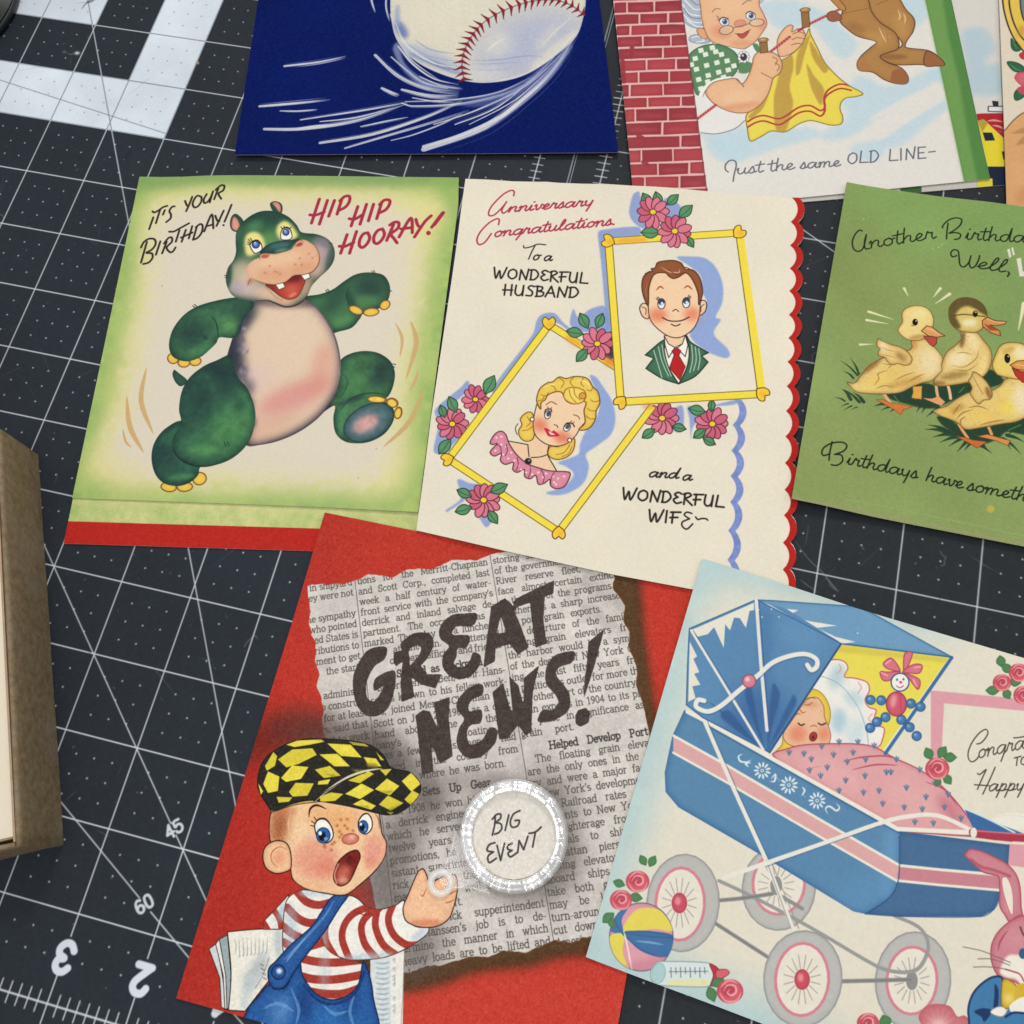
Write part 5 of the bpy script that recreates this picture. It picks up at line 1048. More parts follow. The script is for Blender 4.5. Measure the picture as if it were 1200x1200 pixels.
LAYERS.insert(-1, ('news', CNEWS, NEWS_OUT))
# ---------------------------------------------------------------- pale blue card with the pram
_a = unproj([(822.7, 654.6)], .15)[0, :2]; _b = unproj([(686.5, 1121.5)], .15)[0, :2]; _d = unproj([(1200, 769.5)], .15)[0, :2]
_u = (_b-_a)/np.linalg.norm(_b-_a); _v = (_d-_a)/np.linalg.norm(_d-_a); _e3 = unproj([(888, 1198.5)], .15)[0, :2]; _v2 = (_e3-_b)/np.linalg.norm(_e3-_b)
BABY_W = [_a, _a+_v*6., _b+_v2*6., _b]
BABY_OUT = [tuple(p) for p in proj(np.array([[p[0], p[1], .15] for p in BABY_W]))]
def paint_baby():
    c = Canvas('baby', BABY_OUT[0], BABY_OUT[1], BABY_OUT, .19, 'b2c9c8', ppi=165, seed=11)
    F = np.zeros((c.H, c.W)); b, m = c.mask([(845, 690), (1050, 740), (1300, 800), (1300, 1300), (1000, 1220), (880, 1160), (740, 1100), (722, 1080), (765, 950), (810, 800)], True, 17)
    F[b[1]:b[3], b[0]:b[2]] = m
    c.img[:] = c.img*(1-F[..., None])+hexc('ded7c4')*F[..., None]
    c.img *= (1+.02*c.noise(20)*(1-F))[..., None]
    N = (680, 650, 2.308); L = (680, 900, 2.308); BZ = (820, 700, 4); R = (1000, 700, 2.4)
    GR = 'b7b6b0'; GD = '8e8e8c'
    # pink ruled panel
    c.zf(*N); PK = 'd89aa2'
    c.fill([(948, 367), (1300, 400), (1300, 432), (984, 402), (984, 402), (976, 560), (948, 555)], PK, smooth=False)
    c.zf(*L); c.fill([(1155, 205), (1300, 215), (1300, 285), (1155, 262)], PK, smooth=False)
    c.zf(*N); c.stroke([(1075, 742), (1110, 715), (1160, 705), (1230, 715)], 1., 'a9a49a'); c.fill([(1095, 725), (1150, 700), (1230, 705), (1230, 740), (1150, 740)], 'e9e4d6', .8)
    # wheels
    c.zf(*L)
    def wheel(x, y, rx, ry, ix, iy, irx, iry, hub, back=False, sp=16, hx=None):
        c.ell(x, y, rx, ry, 4, GR, line=GD, lw=1.1, rim='8b8c8b', rimr=2, rima=.5)
        c.ell(ix, iy, irx, iry, 3, 'd07f8c'); c.ell(ix, iy, irx-8, iry-8, 3, 'e3dccb')
        hx = hx or (ix, iy)
        for i in range(sp):
            a = 2*math.pi*i/sp+.2; c.stroke([(hx[0]+math.cos(a)*24, hx[1]+math.sin(a)*30), (hx[0]+math.cos(a)*irx*.66, hx[1]+math.sin(a)*iry*.66)], .8, '8d8c88', .85)
        if hub: c.ell(hx[0], hx[1], 21, 28, 0, 'c44c5c', rim='9c3040', rimr=1.6); c.ell(hx[0]-4, hx[1]-5, 8, 11, 0, 'e08a8c', blur=.5)
        else: c.ell(hx[0], hx[1], 16, 26, 0, '8a8a88')
    wheel(537, 325, 99, 114, 537, 312, 74, 88, False, hx=(530, 318))
    wheel(900, 575, 102, 132, 897, 575, 72, 95, False)
    c.strokes([[(375, 305), (460, 345), (620, 430), (800, 535), (860, 552), (910, 545), (935, 510), (940, 470), (915, 430), (850, 400)]], 3.6, '959592'); c.strokes([[(378, 358), (440, 352), (520, 340)], [(700, 577), (790, 575), (895, 572)], [(365, 420), (505, 510)], [(540, 345), (600, 380)]], 4, '8b8b88')
    c.strokes([[(378, 358), (440, 352), (520, 340)], [(700, 577), (790, 575), (895, 572)], [(365, 420), (505, 510)]], .8, '6e6e6c')
    wheel(278, 365, 98, 132, 270, 368, 70, 102, True, hx=(268, 365)); wheel(602, 570, 106, 130, 600, 572, 76, 102, True)
    # body of the pram
    BL = '5583a6'; BD = '2f5a8c'
    c.zf(0, 0, 1)
    side = [(802, 832), (825, 842), (1053, 974), (1055, 980), (1053, 1030), (1045, 1050), (1014, 1071), (1000, 1068), (880, 995), (795, 946), (780, 928), (779, 905), (788, 862)]
    front = [(1053, 974), (1183, 990), (1181, 1020), (1172, 1050), (1165, 1066), (1150, 1074), (1060, 1074), (1014, 1071), (1040, 1048), (1053, 1020)]
    c.fill(front, '42688f', rim='2c4e7a', rimr=3, smooth=False); c.fill(side, BL, smooth=False, rim='2c578a', rimr=4, rima=.7); S = c.region(side, False); Fr = c.region(front, False)
    c.air(1045, 1000, 12, 60, 5, '6a9bc4', .5, S); c.air(1010, 1050, 40, 22, -20, '5c8fba', .5, S)
    for p, k in (([(789, 862), (852, 897), (960, 960), (1054, 1014)], S), ([(1052, 1014), (1100, 1019), (1180, 1026)], Fr)):
        q = [(x, y+0) for x, y in p]
        c.fill(q+[(x, y+19-(2 if k is Fr else 0)) for x, y in q[::-1]], 'd6a3a1' if k is S else 'c47f88', smooth=False, clip=k)
        c.stroke(q, 2.8, 'e6e0d0', clip=k, smooth=False); c.stroke([(x, y+20-(2 if k is Fr else 0)) for x, y in q], 2.6, 'e6e0d0', clip=k, smooth=False)
    c.stroke([(802, 833), (825, 842), (1053, 974), (1135, 980), (1186, 986)], 1, BD, .9, smooth=False)
    c.stroke([(1054, 980), (1053, 1030), (1042, 1052), (1014, 1071)], 1.1, '26507f', .9); c.stroke([(1014, 1071), (1060, 1074), (1150, 1074), (1166, 1064), (1172, 1048)], 1, '26507f', .8)
    # embroidery on the side
    c.zf(*BZ); WH = 'dbe2e2'
    for x, y, r in ((293, 812, 42), (418, 880, 44), (550, 953, 42)):
        for i in range(11):
            a = 2*math.pi*i/11+.3; c.ell(x+math.cos(a)*r*.68, y+math.sin(a)*r*.68, r*.3, r*.115, math.degrees(a), WH)
        c.ell(x, y, r*.2, r*.2, 0, WH); c.ell(x, y, r*.1, r*.1, 0, BL)
    for p in ([(200, 735), (182, 745), (190, 768), (220, 772), (240, 762)], [(230, 795), (215, 780), (240, 775)], [(335, 850), (355, 830), (350, 862), (330, 862)], [(480, 890), (492, 905), (478, 930)], [(495, 935), (480, 920)], [(600, 1015), (590, 990), (610, 980), (640, 1000), (655, 985), (640, 965)], [(360, 845), (375, 860)]): c.stroke(p, 2., WH, taper=2)
    # lining, pillow, baby, blanket
    c.zf(*N)
    c.fill([(702, 242), (1003, 278), (825, 538), (600, 560), (530, 540), (600, 420)], 'e3d452', smooth=False)
    c.fill([(702, 244), (1000, 280), (985, 292), (690, 262)], 'c9b848', .7, smooth=False, blur=1)
    c.fill([(995, 282), (1006, 285), (828, 540), (815, 536)], 'e6e4da', smooth=False)
    pil = [(640, 300), (682, 284), (712, 288), (724, 306), (714, 330), (742, 334), (775, 345), (782, 368), (770, 392), (780, 412), (800, 420), (796, 440), (806, 462), (822, 470), (818, 498), (805, 520), (700, 540), (560, 540), (600, 400)]
    c.fill(pil, 'e8e4da', line='c4606c', lw=1.3); A = c.region(pil)
    c.air(695, 330, 20, 36, 20, 'a9c4cc', .8, A); c.air(740, 390, 30, 20, 20, 'b5ccd2', .8, A); c.air(700, 450, 22, 34, 0, 'a5c3cf', .9, A); c.air(745, 480, 24, 40, 20, 'c2d4d8', .8, A)
    c.stroke([(640, 325), (700, 350), (750, 410), (775, 480), (780, 525)], 1, '8fb0ba', .9)
    for p in ([(700, 296), (705, 310), (696, 320)], [(752, 345), (760, 360), (750, 375)], [(790, 430), (780, 445), (795, 455)]): c.stroke(p, 1, 'd98a90', .8)
    c.zf(*BZ)
    hood = [(350, 735), (385, 690), (392, 640), (440, 560), (490, 470), (520, 432), (560, 440), (595, 480), (613, 540), (600, 605), (560, 600), (500, 700), (420, 735)]
    c.fill(hood, 'e0c246', line='9a7a20', lw=.7, rim='c49c2c', rimr=2)
    c.fill([(392, 640), (430, 580), (470, 520), (505, 478), (550, 470), (580, 510), (585, 560), (605, 610), (614, 650), (600, 690), (540, 705), (450, 700), (405, 680)], 'e5b794', line='8a5438', lw=.7); A = c.region([(392, 640), (430, 580), (470, 520), (505, 478), (550, 470), (580, 510), (585, 560), (605, 610), (614, 650), (600, 690), (540, 705), (450, 700), (405, 680)])
    c.air(460, 640, 42, 38, 0, 'd87858', .8, A); c.air(582, 640, 30, 34, 0, 'd87858', .75, A); c.air(510, 500, 50, 16, 10, 'c98a60', .5, A)
    c.stroke([(462, 590), (475, 600), (490, 594)], 1.4, '3c241c'); c.stroke([(556, 590), (572, 598), (590, 590)], 1.4, '3c241c'); c.stroke([(520, 605), (535, 600), (548, 606)], .8, 'a0543c'); c.ell(532, 653, 17, 22, 20, 'a8342c', line='5a1c18', lw=.7); c.ell(532, 657, 7, 9, 0, '5a1414')
    for p in ([(465, 515), (480, 540), (500, 535)], [(485, 500), (510, 505), (530, 490)], [(490, 480), (520, 470), (548, 478)], [(440, 560), (460, 545), (475, 550)], [(565, 540), (572, 530)]): c.stroke(p, 1, '8a4a28', .85, taper=2)
    c.zf(*N)
    bk = [(522, 545), (560, 525), (610, 514), (700, 511), (760, 513), (800, 522), (850, 550), (905, 575), (960, 610), (1010, 660), (1050, 712), (1066, 745), (1050, 760), (960, 755), (870, 745), (800, 705), (650, 620)]
    c.fill(bk, 'd99f9f', line='a8485a', lw=1.2, rim='cc8088', rimr=3); B = c.region(bk)
    c.air(680, 590, 90, 30, 25, 'e0adac', .6, B); c.air(900, 660, 80, 40, 30, 'deaaa8', .6, B); c.air(1000, 690, 20, 50, -40, 'b85a70', .5, B)
    for p in ([(710, 560), (760, 548), (830, 545), (870, 560)], [(735, 582), (800, 568), (860, 570)], [(610, 580), (650, 572)], [(935, 615), (985, 635), (1020, 680)]): c.stroke(p, 1.6, 'a63e56', .85, taper=2)
    for i, (x, y) in enumerate(((565, 537), (605, 540), (653, 520), (700, 508), (751, 508), (795, 518), (685, 543), (738, 537), (625, 555), (668, 577), (620, 585), (722, 562), (772, 556), (650, 600), (770, 600), (718, 612), (840, 590), (882, 632), (828, 590), (918, 583), (855, 555), (935, 657), (876, 685), (925, 690), (955, 728), (985, 685), (960, 620), (995, 650), (818, 675), (766, 645), (700, 640), (1030, 715), (808, 640), (905, 725))):
        for dx in (-6, 0, 6): c.stroke([(x, y+5), (x+dx, y-6-(3 if dx == 0 else 0))], 1.5, '5f7690', .95, taper=0)
    # rim rail
    c.stroke([(290, 425), (335, 448), (600, 597), (858, 742), (1060, 752)], 4.6, 'e6e1d2', smooth=False); c.stroke([(337, 460), (600, 607), (860, 752)], 1, '2c4c7c', .6, smooth=False)
    c.fill([(1040, 690), (1200, 755), (1150, 770), (1065, 745)], '35659a', smooth=False); c.stroke([(1038, 685), (1110, 718), (1175, 752)], 2.0, 'cfdcd8'); 
    # hood of the pram
    HB = '5784ab'
    top = [(475, 122), (520, 124), (758, 141), (1006, 277), (705, 241)]
    c.fill(top, '6b97b8', smooth=False, rim='46789f', rimr=2, line='33618e', lw=1); T = c.region(top, False)
    c.fill([(480, 124), (540, 145), (590, 150), (560, 165), (620, 180), (695, 192), (640, 198), (690, 222), (745, 236), (705, 241)], 'e3e0d2', smooth=False, clip=T)
    c.fill([(500, 128), (560, 148), (700, 235), (690, 238)], HB, smooth=False)
    hd = [(295, 200), (475, 122), (480, 123), (705, 240), (512, 535), (330, 440), (287, 406), (290, 300)]
    c.fill(hd, HB, smooth=False, line='2c5888', lw=1.1); H = c.region(hd, False)
    c.air(480, 440, 90, 80, -50, '2f5b92', .7, H); c.air(600, 220, 70, 40, 30, '6595bd', .5, H); c.air(330, 330, 40, 100, -20, '5c8db6', .4, H); c.air(500, 250, 20, 120, 0, '3f6f9f', .5, H)
    for p in ([(500, 530), (445, 380), (460, 350), (480, 450)], [(500, 530), (380, 440), (400, 420), (460, 490)], [(505, 530), (520, 350), (540, 380), (520, 460)], [(505, 530), (575, 380), (585, 400), (540, 480)], [(430, 470), (350, 400), (380, 420)]): c.fill(p, '2a5488', .75, clip=H, blur=.8)
    c.fill([(300, 204), (470, 130), (470, 150), (458, 152), (448, 198), (432, 172), (416, 170), (405, 205), (392, 188), (388, 252), (362, 196), (345, 215), (318, 222)], 'e2ddcc', smooth=False)
    c.fill([(296, 235), (316, 275), (306, 282), (322, 318), (308, 322), (325, 352), (303, 356), (312, 388), (292, 398)], 'e2ddcc', smooth=False)
    c.stroke([(476, 124), (488, 290), (505, 475)], 3.8, 'e0ddd2', smooth=False); c.stroke([(484, 130), (497, 300), (510, 470)], .9, '2c5486', .8, smooth=False); c.stroke([(300, 205), (400, 370), (495, 528)], 3., 'e0ddd2', smooth=False); c.stroke([(306, 206), (406, 368)], .9, '2c5486', .7, smooth=False)
    c.stroke([(705, 242), (512, 535)], 1.8, '234a78', smooth=False); c.stroke([(1005, 278), (825, 538)], 3.6, '3b6897', smooth=False)
    c.stroke([(706, 241), (1004, 277)], 1.4, '2f5c8c', smooth=False)
    # scroll arm
    c.strokes([[(335, 398), (318, 395), (315, 415), (345, 427), (380, 412), (430, 370), (480, 330), (520, 295), (570, 276), (610, 272), (638, 285), (640, 305), (625, 315), (612, 300)]], 6.6, '3c669a', .6); c.strokes([[(335, 395), (318, 393), (314, 412), (345, 424), (380, 409), (430, 367), (480, 327), (520, 292), (570, 273), (610, 269), (638, 282), (640, 302), (625, 312), (614, 298)]], 5.2, 'e4e1d6')
    c.ell(457, 342, 18, 18, 0, 'cf7f8c', line='8a3a4a', lw=.8, rim='b85a6c', rimr=1.6); c.ell(452, 337, 6, 6, 0, 'f0c4c4', blur=.4)
    # rods
    c.zf(0, 0, 1)
    c.stroke([(826, 846), (860, 925), (897, 1006), (929, 1088)], 4.4, 'e4e0d2', smooth=False); c.stroke([(829, 845), (863, 924), (900, 1005)], .8, '3c5c88', .7, smooth=False); c.stroke([(898, 1008), (927, 1088)], 1, '8c8c88', .8, smooth=False); c.stroke([(905, 1012), (936, 1088)], 1, '8c8c88', .8, smooth=False)
    c.stroke([(848, 1029), (896, 1012), (960, 990), (1030, 965), (1062, 957), (1100, 956), (1142, 975)], 4.4, 'e4e0d2'); c.stroke([(897, 1016), (960, 993), (1030, 968)], .8, '3c5c88', .7)
    # rattle doll
    c.zf(*BZ)
    RB = 'd27282'
    for p in ([(940, 350), (880, 350), (845, 350), (860, 390), (900, 385)], [(940, 345), (900, 285), (860, 310), (880, 335)], [(955, 350), (960, 265), (998, 262), (965, 350)], [(950, 350), (1000, 315), (1042, 318), (1030, 355), (980, 355)], [(960, 355), (1030, 385), (1022, 432), (980, 380)]): c.fill(p, RB, line='a03850', lw=.8, rim='b8506a', rimr=1.5)
    for p in ([(870, 312), (895, 295)], [(850, 352), (880, 368)], [(1005, 330), (1035, 325)], [(1000, 385), (1015, 415)]): c.stroke(p, 1.4, 'edb4b8', .8)
    c.ell(939, 398, 42, 42, 0, 'ece8de', line='2f4f7c', lw=1.3); c.ell(925, 386, 5, 6, 0, '3c6aa0'); c.ell(955, 384, 5, 6, 0, '3c6aa0'); c.ell(942, 398, 7, 6, 0, 'cc4456'); c.stroke([(922, 415), (938, 424), (955, 414)], .9, 'b83a4c')
    c.ell(922, 500, 48, 57, 0, 'c9566a', line='8a2c40', lw=.9, rim='a83c52', rimr=2); c.ell(908, 485, 14, 32, 10, 'e3949c', blur=1.2); c.stroke([(940, 450), (945, 550)], .9, '9a3448', .6)
    for x, y in ((851, 483), (801, 481), (990, 498), (1035, 513), (871, 562), (831, 584), (799, 612), (945, 574), (984, 609), (1017, 650)): c.ell(x, y, 22, 22, 0, '4678a8', line='27507e', lw=.8, rim='2f5e92', rimr=1.3); c.ell(x-6, y-6, 6, 6, 0, 'a5c2da', blur=.3)
    # handle
    c.zf(*L); c.stroke([(1062, 175), (1120, 184), (1320, 196)], 8.6, 'a83346', smooth=False); c.stroke([(1070, 170), (1320, 188)], 1.4, 'd8808a', .8, smooth=False); c.ell(1064, 175, 9, 14, 0, 'e4e0d2')
    # ball, bottle
    o = [(165+86*math.cos(t), 457+92*math.sin(t)) for t in np.linspace(0, 2*math.pi, 22)[:-1]]
    c.fill(o, 'd99aa4', line='5a5a70', lw=.9, rim='bf7886', rimr=3); B = c.region(o)
    c.fill([(115, 445), (150, 385), (215, 385), (250, 440), (200, 435)], 'e0cf56', clip=B); c.fill([(115, 445), (80, 440), (85, 400), (120, 370), (128, 380), (112, 410)], '416f9f', clip=B); c.fill([(118, 450), (80, 455), (80, 500), (120, 545), (135, 550), (115, 500)], 'e0cf56', clip=B)
    c.fill([(112, 445), (150, 440), (200, 442), (252, 455), (250, 500), (215, 512), (165, 495), (135, 470)], '3d6d9e', clip=B, rim='2a5080', rimr=2); c.stroke([(118, 443), (125, 470), (140, 548)], 1.4, 'ece4d8', clip=B); c.stroke([(150, 468), (190, 472), (225, 478)], 2.2, '8fb0cc', .7, taper=2); c.stroke([(90, 400), (115, 445), (250, 460)], .8, '2b4a74', .6, clip=B); c.air(180, 530, 60, 14, -10, 'c27a8c', .6, B)
    bt = [(205, 527), (225, 523), (345, 527), (362, 545), (358, 580), (340, 592), (220, 588), (196, 580), (190, 552)]
    c.fill(bt, 'd3dedb', line='8a9a9c', lw=.9); c.fill([(238, 575), (345, 572), (340, 588), (240, 587)], 'e3dc9c', .8); c.ell(212, 555, 18, 28, 10, 'a8c8c8', line='88aaaa', lw=.6)
    for i in range(8): c.stroke([(245+i*13, 540), (246+i*13, 556 if i % 2 else 566)], .9, '6a7678')
    c.stroke([(240, 551), (345, 550)], .7, '6a7678'); c.fill([(350, 530), (375, 545), (375, 575), (352, 590), (360, 560)], 'b8303c', line='7c1c28', lw=.7); c.fill([(368, 548), (395, 545), (403, 555), (385, 568), (370, 570)], 'd0606a', line='8c2c38', lw=.6)
    # roses
    GL = dict(col='4f8050', line=None, dark='356038', vein=False)
    leaf(c, 170, 250, 34, 60, .3, **GL); leaf(c, 195, 252, 36, -60, .3, **GL); leaf(c, 105, 312, 36, 20, .3, **GL); leaf(c, 76, 405, 42, -40, .32, **GL); leaf(c, 150, 350, 40, 10, .3, **GL); leaf(c, 85, 420, 30, 80, .3, **GL)
    rose(c, 155, 307, 32); rose(c, 110, 357, 30); leaf(c, 355, 612, 46, 70, .3, **GL); leaf(c, 372, 580, 40, -30, .3, **GL); rose(c, 405, 604, 36)
    leaf(c, 825, 686, 40, 70, .4, **GL); rose(c, 778, 690, 30)
    c.fill([(925, 700), (915, 672), (935, 645), (965, 638), (1000, 645), (1020, 672), (1040, 670), (1060, 700), (1000, 740), (930, 740)], 'c87278', rim='b0505c', rimr=3); c.air(970, 700, 26, 24, 0, 'eccfc4', .9)
    for i in range(16):
        a = math.pi+math.pi*i/15; c.stroke([(970+math.cos(a)*18, 700+math.sin(a)*22), (970+math.cos(a)*46, 700+math.sin(a)*56)], .9, 'e6b0ac' if i % 2 else 'a84452', .8, taper=2)
    c.zf(*R)
    leaf(c, 415, 180, 36, 80, .35, **GL); leaf(c, 432, 200, 40, 40, .3, **GL); leaf(c, 392, 262, 42, 0, .3, **GL); leaf(c, 432, 272, 34, 60, .35, **GL); leaf(c, 455, 238, 36, 10, .35, **GL)
    rose(c, 418, 240, 26); rose(c, 465, 212, 28); rose(c, 478, 275, 28)
    leaf(c, 212, 440, 40, 65, .33, **GL); leaf(c, 250, 435, 40, -55, .33, **GL); leaf(c, 272, 450, 40, 0, .33, **GL); leaf(c, 265, 512, 36, 55, .33, **GL); leaf(c, 238, 520, 28, 110, .33, **GL); rose(c, 236, 482, 34)
    # rabbit
    c.zf(1100, 1000, 6); PKB = 'c9808a'
    c.fill([(190, 0), (182, 12), (240, 70), (310, 130), (380, 150), (420, 165), (430, 260), (430, 370), (470, 440), (500, 480), (560, 440), (590, 440), (580, 380), (572, 240), (545, 150), (480, 75), (400, 30), (300, -15), (220, -30)], PKB, line='a8485a', lw=1.1, rim='b05666', rimr=2); A = c.region([(190, 0), (182, 12), (240, 70), (310, 130), (380, 150), (420, 165), (430, 260), (430, 370), (470, 440), (500, 480), (560, 440), (590, 440), (580, 380), (572, 240), (545, 150), (480, 75), (400, 30), (300, -15), (220, -30)])
    c.stroke([(230, 45), (300, 95), (380, 115), (450, 140), (500, 160)], 3, 'a04452', .6, clip=A); c.air(500, 330, 20, 80, 10, 'ddb0ac', .5, A)
    c.fill([(445, 175), (480, 170), (510, 230), (525, 320), (522, 430), (505, 425), (470, 330), (450, 250)], 'e8dccb', line='b86a74', lw=.7)
    hd = [(500, 480), (450, 520), (400, 580), (370, 660), (372, 760), (410, 850), (470, 885), (540, 905), (600, 950), (760, 960), (760, 480), (600, 440), (550, 450)]
    c.fill(hd, PKB, line='a8485a', lw=1.1, rim='b05666', rimr=3); A = c.region(hd); c.air(540, 600, 90, 80, 0, 'd09096', .7, A)
    c.stroke([(485, 540), (450, 590), (425, 640), (418, 690)], 2, '9c3c4e', .7, clip=A, taper=2)
    c.fill([(480, 725), (560, 715), (640, 740), (700, 900), (600, 930), (540, 885), (470, 870), (430, 830)], 'ebe3d4', clip=A, blur=.8); c.ell(592, 705, 28, 38, 0, '2f5a78'); c.stroke([(575, 520), (590, 560), (610, 590)], 2, '5a2c34', .8)
    c.stroke([(470, 815), (520, 830), (570, 850), (600, 900)], 1.4, 'a8485a')
    c.strokes([[(172, 658), (300, 685), (400, 725), (505, 768)], [(275, 742), (360, 742), (430, 760), (500, 788)], [(245, 800), (330, 798), (420, 805), (490, 820)]], .8, '6e625a', .9)
    c.fill([(448, 880), (380, 870), (300, 920), (240, 990), (210, 1080), (212, 1160), (240, 1260), (470, 1260), (470, 1100), (450, 1000)], '3c77a4', line='17305c', lw=1.8); c.fill([(395, 920), (420, 960), (415, 1080), (385, 1090), (392, 1000)], '16305e'); c.fill([(250, 1115), (300, 1090), (370, 1100), (360, 1140), (320, 1185), (300, 1150)], '16305e')
    c.fill([(455, 885), (520, 905), (560, 960), (550, 1040), (490, 1090), (445, 1070), (440, 980)], 'd8b638', line='7c5c1c', lw=.8, rim='a8841c', rimr=2); c.air(490, 1020, 30, 30, 0, 'eadf9c', .7); c.fill([(560, 920), (760, 950), (760, 1100), (560, 1060)], 'd0ac34'); c.fill([(365, 1120), (400, 1085), (450, 1080), (480, 1110), (440, 1148)], 'ece6da', line='a09080', lw=.6); c.fill([(480, 1110), (600, 1020), (760, 1010), (760, 1300), (470, 1300)], '3c77a4'); c.fill([(500, 1070), (590, 1010), (700, 1030), (690, 1110), (520, 1120)], 'ece6da'); c.stroke([(470, 1150), (530, 1120), (640, 1130)], 2, '16305e')
    # writing
    c.zf(1110, 840, 12); K = '3a3430'
    c.strokes([[(415, 382), (470, 370), (530, 310), (572, 235), (560, 185), (520, 182), (440, 240), (350, 360), (300, 480), (295, 570), (325, 625), (370, 628), (420, 590), (450, 545)]], 1.1, K)
    write(c, 'ongra', (430, 585), (1100, 440), 115, K, 1.1, slant=.35); c.stroke([(935, 296), (1000, 292), (1100, 275)], 1.1, K); write(c, 'tulations', (1105, 438), (2200, 250), 115, K, 1.1, slant=.35)
    write(c, 'TO', (930, 690), (1130, 665), 120, K, 1.1, CAPS, .25)
    c.strokes([[(425, 795), (455, 812), (520, 760), (550, 740)], [(550, 740), (490, 870), (425, 1020)], [(675, 710), (600, 880), (500, 1088)], [(385, 955), (480, 962), (590, 968)]], 1.1, K)
    write(c, 'appy', (575, 1045), (1080, 1035), 100, K, 1.15, slant=.35)
    c.zf(0, 0, 1)
    for x, y in ((886, 714), (889, 714.5), (904, 714), (893, 723), (913, 723), (1005, 742), (748, 898)): c.ell(x, y, 1, .9, 0, 'e8e6da', a=.8)
    c.img *= (1+.009*c.noise(3))[..., None]
    c.grain(.008)
    return c
CBABY = paint_baby()
LAYERS += [('baby', CBABY, BABY_OUT)]
def rect_out(P, z): return [tuple(p) for p in proj(np.array([[p[0], p[1], z] for p in P]))]
